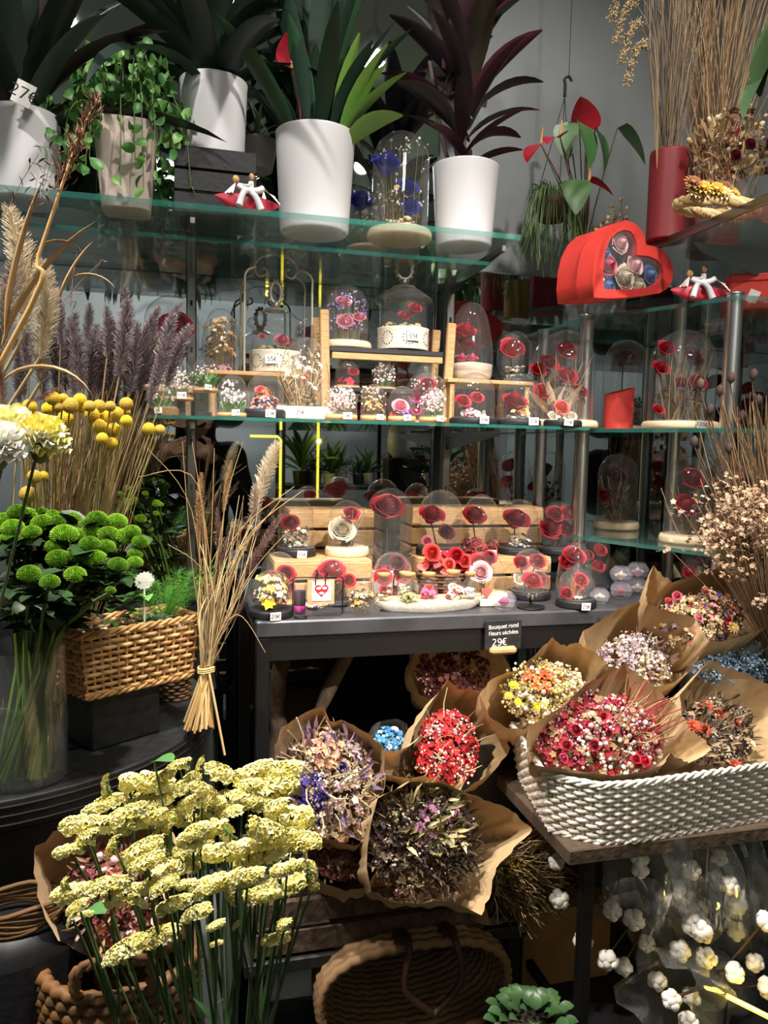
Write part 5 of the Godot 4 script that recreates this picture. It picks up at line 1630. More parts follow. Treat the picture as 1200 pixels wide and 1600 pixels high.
	cork_bottle("pot-bellied corked bottle with cream and red petals", Vector3(0.4904, 1.2145, -1.3600), 0.0188, 0.0535, false, ["petals", 18, ["e8dcc8", "8a2030", "d8cfb8"], "ivory"])
	cork_bottle("small corked bottle of silver beads at the end of the slice", Vector3(0.5215, 1.2145, -1.3500), 0.0146, 0.0510, false, ["stones", 40, ["b8bcc0", "d8dadc"]])
	# wire stand with a kraft card
	var ws := thing("wire_card_stand", "black wire stand holding a kraft card with a red heart", "card stand", Vector3(0.2257, 1.1965, -1.3250))
	var wk: float = 0.0011
	var wb := MB.new()
	var fr := PackedVector3Array()
	for q in [[-40, 4], [-40, 60], [-37, 63], [38, 63], [41, 60], [41, 4], [38, 1], [-37, 1]]:
		fr.append(Vector3(q[0] * wk, q[1] * wk + 0.001, 0))
	wb.tube(fr, 0.0012, 0.0012, 5, true)
	var lp := PackedVector3Array()
	for k in 16:
		lp.append(Vector3(-28 * wk + cos(TAU * k / 16) * 10 * wk, 0.0013, 0.006 + sin(TAU * k / 16) * 0.012))
	wb.tube(lp, 0.0012, 0.0012, 5, true)
	for x in [-4, 12]:
		wb.tube(curve([Vector3(x * wk, 52 * wk, 0.003), Vector3(x * wk, 66 * wk, 0.003), Vector3(x * wk + 0.003, 70 * wk, -0.001), Vector3(x * wk + 0.005, 52 * wk, -0.003)], 4), 0.0011, 0.0011, 5)
	part(ws, "wire_frame", wb, M.iron)
	var kb := MB.new()
	kb.box(Vector3(5 * wk, 40 * wk, -0.0005), Vector3(44 * wk, 40 * wk, 0.0016))
	part(ws, "kraft_card", kb, M.kraft)
	var wc := MB.new()
	wc.box(Vector3(6 * wk, 41 * wk, 0.0008), Vector3(31 * wk, 31 * wk, 0.0006))
	var wo := part(ws, "white_print", wc, M.paper)
	var hb := MB.new()
	solid_heart(hb, 12 * wk, 0.0003, Transform3D(Basis.IDENTITY, Vector3(6 * wk, 43 * wk, 0.0013)))
	part(wo, "printed_heart", hb, M.rose_red)
	var hw := MB.new()
	for x in [-6, 6]:
		hw.ball(Vector3((6 + x * 0.8) * wk, 46 * wk, 0.0015), Vector3(4.2 * wk, 2.4 * wk, 0.0002), 10, 4)
	hw.ball(Vector3(6 * wk, 38 * wk, 0.0015), Vector3(4.5 * wk, 2.2 * wk, 0.0002), 10, 4)
	part(wo, "printed_light_patches", hw, M.paper)
	var vi := thing("glass_vial", "slim glass vial with magenta and plum layers behind the wire stand", "vial", Vector3(0.1989, 1.1965, -1.3600))
	var vb := MB.new()
	vb.lathe(PackedVector2Array([Vector2(0, 0.001), Vector2(0.011, 0.001), Vector2(0.012, 0.003), Vector2(0.012, 0.055), Vector2(0.013, 0.058)]), 18)
	part(vi, "glass_tube", vb, M.thick)
	for q in [[0.002, 0.014, "c42a8a"], [0.0142, 0.04, "3a2030"]]:
		var lb := MB.new()
		lb.lathe(PackedVector2Array([Vector2(0, q[0]), Vector2(0.0108, q[0]), Vector2(0.0108, q[1]), Vector2(0, q[1])]), 16)
		part(vi, "sand_layer", lb, mat(q[2], 0.9))
	# basket of red paper hearts and the paper rose
	var hbk := thing("heart_basket", "small wicker basket heaped with red paper hearts", "basket", Vector3(0.5058, 1.1965, -1.4600))
	var r0: float = 0.0572
	var wv := MB.new()
	for k in 8:
		wv.col = vary(hex("5a3a26"), 0.2)
		var pp := PackedVector3Array()
		for i in 48:
			var a := TAU * i / 48
			var rr := r0 * (0.72 + 0.035 * k) + 0.0016 * (1.0 if (i / 2 + k) % 2 == 0 else -1.0)
			pp.append(Vector3(cos(a) * rr, 0.004 + k * 0.0065, sin(a) * rr * 0.7))
		wv.tube(pp, 0.0034, 0.0034, 5, true)
	stuff(part(hbk, "woven_rows", wv, M.wicker))
	for k in 22:
		var hb2 := MB.new()
		var a := k * 2.4
		var q := sqrt((k + 0.5) / 22.0)
		solid_heart(hb2, rng.randf_range(0.009, 0.016), 0.0025, Transform3D(Basis.from_euler(Vector3(rng.randf_range(-1.1, -0.1), rng.randf_range(-0.7, 0.7), rng.randf_range(-0.8, 0.8))), Vector3(cos(a) * q * r0 * 0.85, 0.055 + 0.022 * (1.0 - q) + rng.randf() * 0.014, sin(a) * q * r0 * 0.6)))
		part(hbk, "paper_heart", hb2, [M.rose_red, M.wax, M.rose_crimson, M.rose_coral][k % 4])
	for q in [[-0.03, 0.09, 0.01, "wax", 0.02], [0.02, 0.085, 0.015, "rose_red", 0.018], [0.0, 0.07, 0.03, "rose_coral", 0.014], [0.035, 0.075, 0.02, "wax", 0.016]]:
		inst(hbk, "fabric_rose", T.rose2, M[q[3]], aim(Vector3(0, 0.5, 1), Vector3(q[0], q[1], q[2]), q[4]))
	var pr := thing("paper_rose", "large pale pink paper rose leaning by the heart basket", "paper flower", Vector3(0.5653, 1.1970, -1.4000))
	inst(pr, "bloom", T.rose1, M.rose_blush, aim(Vector3(-0.2, 0.5, 1), Vector3(-0.004, 0.0564, 0.0), 0.024))
	var ps := MB.new()
	ps.col = hex("7d8a52")
	ps.tube(curve([Vector3(0.012, 0.0, -0.03), Vector3(0.008, 0.03, -0.02), Vector3(-0.002, 0.0500, -0.006)], 4), 0.002, 0.002, 5)
	part(pr, "stem", ps, M.vc)
	var wbx := thing("white_box", "flat white box with lettering under the tiny red heart", "box", Vector3(0.5680, 1.1965, -1.3700))
	var w1 := MB.new()
	w1.box(Vector3(0, 0.007, 0), Vector3(0.045, 0.014, 0.03), Transform3D.IDENTITY, 0.0015)
	part(wbx, "body", w1, M.cream)
	var th := thing("tiny_heart", "tiny red wooden heart propped on the flat white box", "ornament", Vector3(0.5615, 1.2112, -1.3650))
	var t1 := MB.new()
	solid_heart(t1, 0.0115, 0.004, Transform3D(Basis.from_euler(Vector3(-0.3, 0, 0)), Vector3(0, 0.0115, 0)))
	part(th, "heart", t1, M.wax)
	crystal_box("faceted lilac box with a magenta rose beside the glass sphere", Vector3(0.5850, 1.1965, -1.3350), 0.0231, "hot", 0.20)
	crystal_box("faceted clear box with a white rose, standing alone before the stacks", Vector3(0.8027, 1.1965, -1.3600), 0.0192, "ivory", 0.10)
	crystal_box("faceted clear box with a red rose, bottom of the front stack", Vector3(0.8747, 1.1965, -1.4000), 0.0226, "red", 0.30)
	crystal_box("faceted clear box with a white rose, top of the front stack", Vector3(0.8729, 1.2298, -1.4000), 0.0225, "ivory", 0.00)
	crystal_box("faceted clear box with a cream rose, bottom of the rear stack", Vector3(0.9329, 1.1965, -1.4300), 0.0232, "ivory", 0.20)
	crystal_box("faceted clear box with a blush rose, top of the rear stack", Vector3(0.9310, 1.2307, -1.4300), 0.0232, "blush", 0.35)
	# glass sphere with a rose on a black foot
	var sp := thing("glass_sphere", "glass sphere with a floating red rose on a black disc foot", "ornament", Vector3(0.6405, 1.1965, -1.3350))
	var k2: float = 0.0012
	var f1 := MB.new()
	f1.lathe(PackedVector2Array([Vector2(0, 0), Vector2(22 * k2, 0), Vector2(22 * k2, 0.003), Vector2(0.003, 0.005), Vector2(0.003, 18 * k2), Vector2(0, 18 * k2)]), 28)
	part(sp, "foot", f1, M.iron)
	var f2 := MB.new()
	f2.ball(Vector3(0, 44 * k2, 0), Vector3.ONE * 25 * k2, 28, 18)
	part(sp, "glass_globe", f2, M.thick)
	var f3 := MB.new()
	for j in 3:
		f3.ball(Vector3((j - 1) * 0.008, 20 * k2 - 0.004 * (j % 2), 0.006), Vector3(0.003, 0.006, 0.003), 6, 5)
	part(sp, "crystal_drops", f3, M.chrome)
	inst(sp, "rose", T.rose2, M.rose_red, aim(Vector3(0, 0.75, 0.6), Vector3(0, 40 * k2, 0.002), 18 * k2))
	# chalk sign and wooden peg on the table edge
	var cs := thing("chalk_sign", "black chalk price sign for dried bouquets on the table edge", "sign", Vector3(0.5667, 1.1570, -1.2920))
	var c1 := MB.new()
	var cw: float = 0.0012
	c1.box(Vector3.ZERO, Vector3(60 * cw, 46 * cw, 0.003), Transform3D.IDENTITY, 0.0006)
	part(cs, "slate", c1, M.black_slate)
	text(cs, "Bouquet rond", 6.0 * cw, M.chalk, Transform3D(Basis.from_euler(Vector3(0, 0, 0.05)), Vector3(0, 13.5 * cw, 0.0018)))
	text(cs, "Fleurs séchées", 5.6 * cw, M.chalk, Transform3D(Basis.from_euler(Vector3(0, 0, 0.04)), Vector3(0, 3.5 * cw, 0.0018)))
	text(cs, "29€", 11 * cw, M.chalk, Transform3D(Basis.from_euler(Vector3(0, 0, 0.04)), Vector3(-6 * cw, -11 * cw, 0.0018)))
	var pg := thing("wooden_peg", "small round wooden peg under the chalk sign", "peg", Vector3(0.5647, 1.1300, -1.2850))
	var p1 := MB.new()
	p1.box(Vector3(0, 0, 0), Vector3(44 * cw, 12 * cw, 12 * cw), Transform3D.IDENTITY, 4 * cw)
	part(pg, "block", p1, M.pale_wood)


# ---------------------------------------------------------------- kraft bouquets
func rim_at(rim: PackedVector3Array, f: float) -> Vector3:
	var m := rim.size()
	var k := int(f) % m
	return rim[k].lerp(rim[(k + 1) % m], f - floorf(f))


func bouquet(label: String, c: Vector3, axis: Vector3, u: Vector3, w: Vector3, rim: PackedVector3Array, deep: float, dome: float, mix: Array, heads: Array, paper: Material = null) -> Node3D:
	var tie := c - axis * deep + Vector3(0, -0.02, 0)
	var rim_c := c
	c -= axis * (dome * 0.9 + 0.012)
	u *= 0.9
	w *= 0.9
	var t := thing("dried_bouquet", label, "bouquet", tie)
	# the sheet: rim, shoulder, waist, wrapped stem end; creased and a little crumpled
	var b := MB.new()
	var n := rim.size() * 4
	var rows := []
	var lv := [0.0, 0.12, 0.3, 0.55, 0.8, 1.0, 1.25]
	var jit := []
	for i in n:
		jit.append(rng.randf_range(-1, 1))
	for q in lv:
		var row := PackedVector3Array()
		for i in n:
			var p := rim_at(rim, i / 4.0)
			var around := (p - rim_c - axis * (p - rim_c).dot(axis)).normalized()
			var foot := tie + around * 0.022 - axis * (maxf(0.0, q - 1.0) * 0.35)
			var s := p.lerp(foot, minf(q, 1.0))
			if q > 1.0:
				s = foot
			var bulge := sin(PI * minf(q, 1.0)) * 0.22 * deep
			s += around * bulge * 0.55 + around * jit[i] * 0.004 * sin(PI * minf(q + 0.08, 1.0))
			if q < 0.05:
				s += axis * jit[i] * 0.004
			row.append(s - tie)
		rows.append(row)
	b.sheet(rows, true)
	part(t, "wrapping_paper", b, paper if paper else M.kraft)
	var tb := MB.new()
	var tp := PackedVector3Array()
	for i in 14:
		var d := u.normalized() * cos(TAU * i / 14) + w.normalized() * sin(TAU * i / 14)
		tp.append(d * 0.024)
	tb.tube(tp, 0.002, 0.002, 5, true)
	part(t, "raffia_tie", tb, mat("c8a868", 0.8))
	var kinds := {"berry": "berries", "floret": "florets", "blade": "dry_leaves", "straw": "straws", "everlasting": "everlastings", "sprig": "sprigs"}
	for q in mix:
		var m := MB.new()
		for k in q[1]:
			var a := rng.randf() * TAU
			var rr := sqrt(rng.randf())
			var au := cos(a) * rr
			var aw := sin(a) * rr
			if q.size() > 6:
				au = clampf(q[6][0] + au * q[6][2], -1.1, 1.1)
				aw = clampf(q[6][1] + aw * q[6][2], -1.1, 1.1)
			var h: float = dome * (1.0 - minf(1.0, au * au + aw * aw)) + rng.randf_range(-0.012, 0.008) + q[5]
			var p: Vector3 = c + u * au + w * aw + axis * h
			var d: Vector3 = axis + (u * au + w * aw).normalized() * 0.6 * sqrt(au * au + aw * aw) + rv(0.5)
			var s: float = rng.randf_range(q[2], q[3])
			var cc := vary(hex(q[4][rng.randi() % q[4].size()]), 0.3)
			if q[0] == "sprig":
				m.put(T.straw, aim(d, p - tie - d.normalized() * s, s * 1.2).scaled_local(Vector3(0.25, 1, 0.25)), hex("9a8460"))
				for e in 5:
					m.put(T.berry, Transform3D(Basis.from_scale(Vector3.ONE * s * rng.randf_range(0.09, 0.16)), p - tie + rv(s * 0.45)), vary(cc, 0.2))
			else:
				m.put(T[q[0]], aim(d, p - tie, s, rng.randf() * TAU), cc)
		stuff(part(t, kinds[q[0]], m, M.vc))
	for q in heads:
		var p: Vector3 = q[0]
		var sh = T[q[3]] if q[3].begins_with("rose") else (T.everlasting as MB).mesh(null)
		inst(t, "flower_head", sh, mat(q[2], 0.75), aim(axis + rv(0.25), p - tie - axis * (dome * 0.9 + 0.008), q[1], rng.randf() * TAU))
	var st := MB.new()
	for k in 16:
		st.col = vary(hex("6e5a3a"), 0.3)
		var e := c + u * rng.randf_range(-0.8, 0.8) + w * rng.randf_range(-0.8, 0.8) + axis * (dome * 0.2)
		st.tube(PackedVector3Array([rv(0.01) - axis * deep * 0.3, (e - tie) * 0.5 + rv(0.01), e - tie]), 0.0016, 0.001, 4)
	part(t, "stems", st, M.vc)
	return t


# ---------------------------------------------------------------- wicker
func wicker(t: Node3D, poly: PackedVector3Array, h: float, flare: float, rows: int, pitch: float, thick: float, cols: Array, rise := PackedFloat32Array()) -> void:
	# poly: the outline at the bottom, in the basket's own axes
	var mid := Vector3.ZERO
	for p in poly:
		mid += p / poly.size()
	var pts := PackedVector3Array()
	var top := PackedFloat32Array()
	for k in poly.size():
		var a := poly[k]
		var b := poly[(k + 1) % poly.size()]
		var steps := maxi(1, int(round(a.distance_to(b) / pitch)))
		for j in steps:
			pts.append(a.lerp(b, float(j) / steps))
			top.append(lerpf(rise[k], rise[(k + 1) % poly.size()], float(j) / steps) if rise.size() else 0.0)
	if pts.size() % 2 == 1:
		pts.remove_at(pts.size() - 1)
		top.remove_at(top.size() - 1)
	var n := pts.size()
	var spot := func(i: int, v: float) -> Vector3:
		var p := pts[i % n]
		return mid + (p - mid) * (1.0 + flare * v) + Vector3(0, v * (h + top[i % n]), 0)
	var sk := MB.new()
	for i in n:
		sk.col = vary(hex(cols[0]), 0.2)
		sk.tube(PackedVector3Array([spot.call(i, 0.0), spot.call(i, 0.5), spot.call(i, 1.0)]), thick * 0.8, thick * 0.8, 5)
	stuff(part(t, "stakes", sk, M.wicker))
	for r in rows:
		var wv := MB.new()
		wv.col = vary(hex(cols[r % cols.size()]), 0.14)
		var v := (r + 0.5) / rows
		var path := PackedVector3Array()
		for i in n:
			var p: Vector3 = spot.call(i, v)
			var q: Vector3 = spot.call(i + 1, v)
			var o := (p - mid) * Vector3(1, 0, 1)
			o = o.normalized()
			var s := 1.0 if (i + r) % 2 == 0 else -1.0
			path.append(p + o * s * thick * 1.25)
			path.append((p + q) * 0.5)
		wv.tube(path, thick * rng.randf_range(0.92, 1.12), thick, 6, true)
		part(t, "woven_strand", wv, M.wicker)
	for v in [0.0, 1.0]:
		for k in 3:
			var rb := MB.new()
			rb.col = vary(hex(cols[k % cols.size()]), 0.1)
			var path := PackedVector3Array()
			for i in n * 2:
				var p: Vector3 = (spot.call(i / 2, v) + spot.call((i + 1) / 2, v)) * 0.5
				var o := ((p - mid) * Vector3(1, 0, 1)).normalized()
				var a := i * 0.9 + k * TAU / 3.0
				path.append(p + (o * cos(a) + Vector3.UP * sin(a)) * thick * 1.1)
			rb.tube(path, thick * 0.95, thick * 0.95, 5, true)
			part(t, "rim_braid", rb, M.wicker)


func bouquets() -> void:
	rng.seed = 51
	# weathered crate on a black stand for the three low bouquets
	var sd := thing("black_stand", "low black stand under the weathered crate of bouquets", "stand", Vector3(0.30, 0, -1.16))
	var b0 := MB.new()
	b0.box(Vector3(0, 0.745, 0), Vector3(0.44, 0.02, 0.22), Transform3D.IDENTITY, 0.002)
	part(sd, "board", b0, M.black)
	for sx in [-1, 1]:
		for sz in [-1, 1]:
			var lg := MB.new()
			lg.box(Vector3(sx * 0.2, 0.6745, sz * 0.095), Vector3(0.02, 0.121, 0.02))
			part(sd, "leg", lg, M.iron)
	var wc := thing("weathered_crate", "weathered grey slatted crate under the kraft bouquets", "crate", Vector3(0.30, 0.7555, -1.16))
	for k in 2:
		for s in [-1, 1]:
			var b := MB.new()
			b.box(Vector3(0, 0.022 + k * 0.045, s * 0.1), Vector3(0.42, 0.036, 0.01), Transform3D.IDENTITY, 0.0015)
			part(wc, "slat", b, M.old_wood)
			var e := MB.new()
			e.box(Vector3(s * 0.205, 0.022 + k * 0.045, 0), Vector3(0.01, 0.036, 0.19), Transform3D.IDENTITY, 0.0015)
			part(wc, "slat", e, M.old_wood)
	var wb := MB.new()
	wb.box(Vector3(0, 0.004, 0), Vector3(0.40, 0.007, 0.19))
	part(wc, "bottom_board", wb, M.old_wood)
	# black trough behind the white basket
	var tr := thing("black_trough", "tall black flower trough behind the white basket", "trough", Vector3(0.675, 0, -1.227))
	for s in [-1, 1]:
		var b := MB.new()
		b.box(Vector3(0, 0.5, s * 0.055), Vector3(0.52, 1.0, 0.008))
		part(tr, "side", b, M.black)
		var e := MB.new()
		e.box(Vector3(s * 0.256, 0.5, 0), Vector3(0.008, 1.0, 0.1))
		part(tr, "end", e, M.black)
	var tf := MB.new()
	tf.box(Vector3(0, 0.9, 0), Vector3(0.5, 0.008, 0.1))
	part(tr, "inner_floor", tf, M.black)
	bouquet("kraft bouquet of purple statice, lavender and cream florets", Vector3(0.2036, 1.0114, -1.0700), Vector3(-0.0999, 0.5496, 0.8294), Vector3(0.0766, -0.0023, 0.0108), Vector3(0.0079, 0.0762, -0.0496), PackedVector3Array([Vector3(0.1280, 1.0540, -1.1073), Vector3(0.1389, 1.0773, -1.1214), Vector3(0.1685, 1.0902, -1.1264), Vector3(0.2033, 1.1025, -1.1304), Vector3(0.2110, 1.0828, -1.1164), Vector3(0.2397, 1.0806, -1.1115), Vector3(0.2670, 1.0663, -1.0987), Vector3(0.2870, 1.0499, -1.0854), Vector3(0.2853, 1.0113, -1.0601), Vector3(0.2763, 0.9816, -1.0415), Vector3(0.2584, 0.9461, -1.0201), Vector3(0.2315, 0.9351, -1.0161), Vector3(0.1965, 0.9434, -1.0258), Vector3(0.1574, 0.9568, -1.0394), Vector3(0.1329, 0.9899, -1.0643), Vector3(0.1242, 1.0235, -1.0876)]), 0.200, 0.035, [["floret", 420, 0.004, 0.008, ["c4aa90", "d8c8b4", "a88c74", "8d7462"], 0.0], ["sprig", 90, 0.012, 0.022, ["d8ccb8", "e4dccc", "b8a89a"], 0.004], ["floret", 90, 0.005, 0.009, ["3f2f8a", "4a3a9c", "2f2470"], 0.004, [-0.5, -0.3, 0.45]], ["blade", 170, 0.018, 0.035, ["a88a9c", "8d6f86", "b8a080", "6a5a78"], 0.004], ["straw", 30, 0.04, 0.09, ["d8c8a0", "c0ac80"], 0.006], ["floret", 90, 0.006, 0.01, ["c89a78", "b8866a", "d8b090"], 0.006, [-0.1, 0.6, 0.4]]], [[Vector3(0.2218, 1.0417, -1.0541), 0.0084, "3a2c84", "rose0"], [Vector3(0.1788, 1.0325, -1.0532), 0.0075, "3a2c84", "rose1"], [Vector3(0.1574, 1.0156, -1.0445), 0.0075, "3a2c84", "rose2"], [Vector3(0.1397, 0.9933, -1.0319), 0.0066, "3a2c84", "rose0"]])
	bouquet("kraft bouquet of bright red blossoms and white gypsophila", Vector3(0.4121, 1.0284, -1.1200), Vector3(-0.0502, 0.5020, 0.8634), Vector3(0.0560, -0.0026, 0.0048), Vector3(0.0099, 0.0574, -0.0328), PackedVector3Array([Vector3(0.3412, 1.0292, -1.1245), Vector3(0.3530, 1.0534, -1.1380), Vector3(0.3831, 1.0846, -1.1544), Vector3(0.4186, 1.1168, -1.1710), Vector3(0.4358, 1.1025, -1.1617), Vector3(0.4550, 1.1055, -1.1623), Vector3(0.4700, 1.0976, -1.1569), Vector3(0.4706, 1.0723, -1.1421), Vector3(0.4892, 1.0555, -1.1313), Vector3(0.5054, 1.0390, -1.1207), Vector3(0.5032, 1.0130, -1.1057), Vector3(0.4730, 0.9916, -1.0950), Vector3(0.4418, 0.9773, -1.0886), Vector3(0.4112, 0.9634, -1.0822), Vector3(0.3852, 0.9803, -1.0936), Vector3(0.3580, 0.9900, -1.1008), Vector3(0.3353, 0.9879, -1.1009), Vector3(0.2958, 0.9948, -1.1072), Vector3(0.2937, 1.0263, -1.1257), Vector3(0.3178, 1.0235, -1.1226)]), 0.190, 0.028, [["floret", 380, 0.004, 0.008, ["b01a24", "c8242c", "8d141c", "d84038"], 0.0], ["sprig", 110, 0.010, 0.018, ["e4dcd0", "d0c4b4", "f0ece4"], 0.004], ["straw", 20, 0.03, 0.06, ["d8c8a0"], 0.004]], [])
	bouquet("broad kraft bouquet of dark dried leaves and cream buds", Vector3(0.3306, 0.9522, -0.9800), Vector3(0.0201, 0.5025, 0.8643), Vector3(0.0912, -0.0087, 0.0030), Vector3(0.0110, 0.0685, -0.0401), PackedVector3Array([Vector3(0.2610, 1.0050, -1.0091), Vector3(0.2486, 0.9792, -0.9938), Vector3(0.2399, 0.9518, -0.9776), Vector3(0.2366, 0.9314, -0.9657), Vector3(0.2398, 0.9060, -0.9511), Vector3(0.2664, 0.8911, -0.9430), Vector3(0.3042, 0.8850, -0.9403), Vector3(0.3456, 0.8851, -0.9414), Vector3(0.3698, 0.8743, -0.9357), Vector3(0.3920, 0.8631, -0.9296), Vector3(0.4080, 0.8859, -0.9433), Vector3(0.4230, 0.9116, -0.9586), Vector3(0.4558, 0.9307, -0.9704), Vector3(0.4874, 0.9491, -0.9818), Vector3(0.4705, 0.9642, -0.9902), Vector3(0.4578, 0.9759, -0.9967), Vector3(0.4279, 0.9876, -1.0029), Vector3(0.4019, 0.9982, -1.0084), Vector3(0.3586, 1.0163, -1.0179), Vector3(0.3105, 1.0202, -1.0191)]), 0.200, 0.035, [["blade", 460, 0.014, 0.03, ["5a4a3a", "3e3228", "7d6c4c", "4a3a34", "2e2622"], 0.0], ["floret", 320, 0.004, 0.008, ["4a3a34", "6e5a48", "8d7a60", "5c3f4c"], 0.002], ["sprig", 70, 0.010, 0.018, ["e0d8c8", "c8bca8", "d8cfc0"], 0.005], ["blade", 90, 0.02, 0.036, ["b0a274", "c8ba8c", "98905e"], 0.008, [0.0, 0.45, 0.75]], ["floret", 40, 0.004, 0.007, ["8d5a78", "a8708c"], 0.006, [0.2, 0.2, 0.5]]], [])
	bouquet("small kraft bouquet of yellow and orange everlastings", Vector3(0.5550, 1.1317, -1.0800), Vector3(-0.1998, 0.6194, 0.7592), Vector3(0.0707, 0.0013, 0.0175), Vector3(0.0137, 0.0425, -0.0311), PackedVector3Array([Vector3(0.4452, 1.1154, -1.0956), Vector3(0.4672, 1.1361, -1.1067), Vector3(0.5091, 1.1475, -1.1050), Vector3(0.5455, 1.1699, -1.1136), Vector3(0.5792, 1.1928, -1.1235), Vector3(0.5946, 1.1822, -1.1108), Vector3(0.6150, 1.1869, -1.1092), Vector3(0.6371, 1.1749, -1.0936), Vector3(0.6554, 1.1617, -1.0780), Vector3(0.6255, 1.1428, -1.0705), Vector3(0.5921, 1.1205, -1.0611), Vector3(0.5517, 1.0972, -1.0527), Vector3(0.5223, 1.0834, -1.0492), Vector3(0.4981, 1.0737, -1.0476), Vector3(0.4736, 1.0750, -1.0551), Vector3(0.4524, 1.0880, -1.0713)]), 0.170, 0.030, [["floret", 330, 0.004, 0.007, ["d8c4a0", "c4a680", "b08a60", "e4d8c0"], 0.0], ["sprig", 150, 0.014, 0.026, ["a89a5c", "c8b878", "8d844c", "d8caa0"], 0.006], ["floret", 60, 0.006, 0.009, ["c8602c", "b04a24"], 0.006, [-0.1, 0.25, 0.5]], ["berry", 60, 0.003, 0.005, ["d8cfc0", "b0a488"], 0.006]], [[Vector3(0.5651, 1.1643, -1.0723), 0.0081, "e0c02c", "everlasting"], [Vector3(0.4978, 1.1466, -1.0756), 0.0081, "d8c430", "everlasting"], [Vector3(0.5156, 1.1420, -1.0672), 0.0061, "e0cc40", "everlasting"], [Vector3(0.5249, 1.1198, -1.0466), 0.0071, "d8c430", "everlasting"], [Vector3(0.5378, 1.1248, -1.0473), 0.0061, "e0c840", "everlasting"], [Vector3(0.4861, 1.1326, -1.0673), 0.0071, "d0bc3c", "everlasting"], [Vector3(0.5585, 1.1559, -1.0672), 0.0071, "d05a24", "everlasting"], [Vector3(0.5223, 1.1577, -1.0782), 0.0071, "c85a2c", "everlasting"], [Vector3(0.4980, 1.1249, -1.0578), 0.0061, "d8c430", "everlasting"]])
	bouquet("kraft bouquet of red amaranth and pink buds in the white basket", Vector3(0.5903, 1.1045, -0.9500), Vector3(-0.0504, 0.6648, 0.7453), Vector3(0.1040, -0.0038, 0.0104), Vector3(0.0256, 0.0552, -0.0475), PackedVector3Array([Vector3(0.4656, 1.1112, -0.9644), Vector3(0.4589, 1.0908, -0.9467), Vector3(0.4534, 1.0721, -0.9303), Vector3(0.4939, 1.0657, -0.9219), Vector3(0.5369, 1.0597, -0.9136), Vector3(0.5700, 1.0548, -0.9070), Vector3(0.6142, 1.0573, -0.9063), Vector3(0.6469, 1.0629, -0.9091), Vector3(0.6643, 1.0750, -0.9187), Vector3(0.6747, 1.0681, -0.9119), Vector3(0.6876, 1.0632, -0.9066), Vector3(0.7126, 1.0691, -0.9102), Vector3(0.7330, 1.0769, -0.9157), Vector3(0.7237, 1.0884, -0.9266), Vector3(0.7117, 1.0995, -0.9374), Vector3(0.7048, 1.1161, -0.9526), Vector3(0.7031, 1.1273, -0.9627), Vector3(0.6814, 1.1449, -0.9799), Vector3(0.6593, 1.1629, -0.9974), Vector3(0.6431, 1.1780, -1.0120), Vector3(0.6236, 1.1697, -1.0059), Vector3(0.6105, 1.1666, -1.0040), Vector3(0.5755, 1.1567, -0.9975), Vector3(0.5474, 1.1435, -0.9876), Vector3(0.5281, 1.1325, -0.9792), Vector3(0.4943, 1.1207, -0.9709)]), 0.160, 0.035, [["floret", 430, 0.004, 0.008, ["8d1a28", "a82432", "701420", "b03a44"], 0.0], ["sprig", 160, 0.012, 0.02, ["e0d4cc", "c87a90", "d8b0b8", "b85a74"], 0.004], ["floret", 140, 0.004, 0.008, ["9a7c58", "b09470", "7d6244"], 0.006], ["straw", 60, 0.03, 0.06, ["a8323c", "c0a070", "8d2430"], 0.008, [0.45, 0.2, 0.5]], ["berry", 90, 0.003, 0.005, ["e4dcd0", "d8c8b8"], 0.008, [0.3, -0.2, 0.8]]], [[Vector3(0.5383, 1.1258, -0.9350), 0.0101, "9c1c2c", "rose0"], [Vector3(0.5592, 1.1300, -0.9372), 0.0091, "a82434", "rose1"], [Vector3(0.5872, 1.1382, -0.9427), 0.0091, "a01c2c", "rose2"], [Vector3(0.6182, 1.1516, -0.9526), 0.0082, "a82434", "rose0"], [Vector3(0.6274, 1.1206, -0.9243), 0.0101, "a8303c", "rose1"], [Vector3(0.5172, 1.1095, -0.9218), 0.0091, "98182a", "rose2"], [Vector3(0.5588, 1.1079, -0.9176), 0.0091, "8d1830", "rose0"], [Vector3(0.6255, 1.0885, -0.8958), 0.0091, "c01c34", "rose1"], [Vector3(0.6143, 1.0910, -0.8987), 0.0082, "b81c34", "rose2"], [Vector3(0.5072, 1.0966, -0.9110), 0.0073, "b83a5c", "rose0"]])
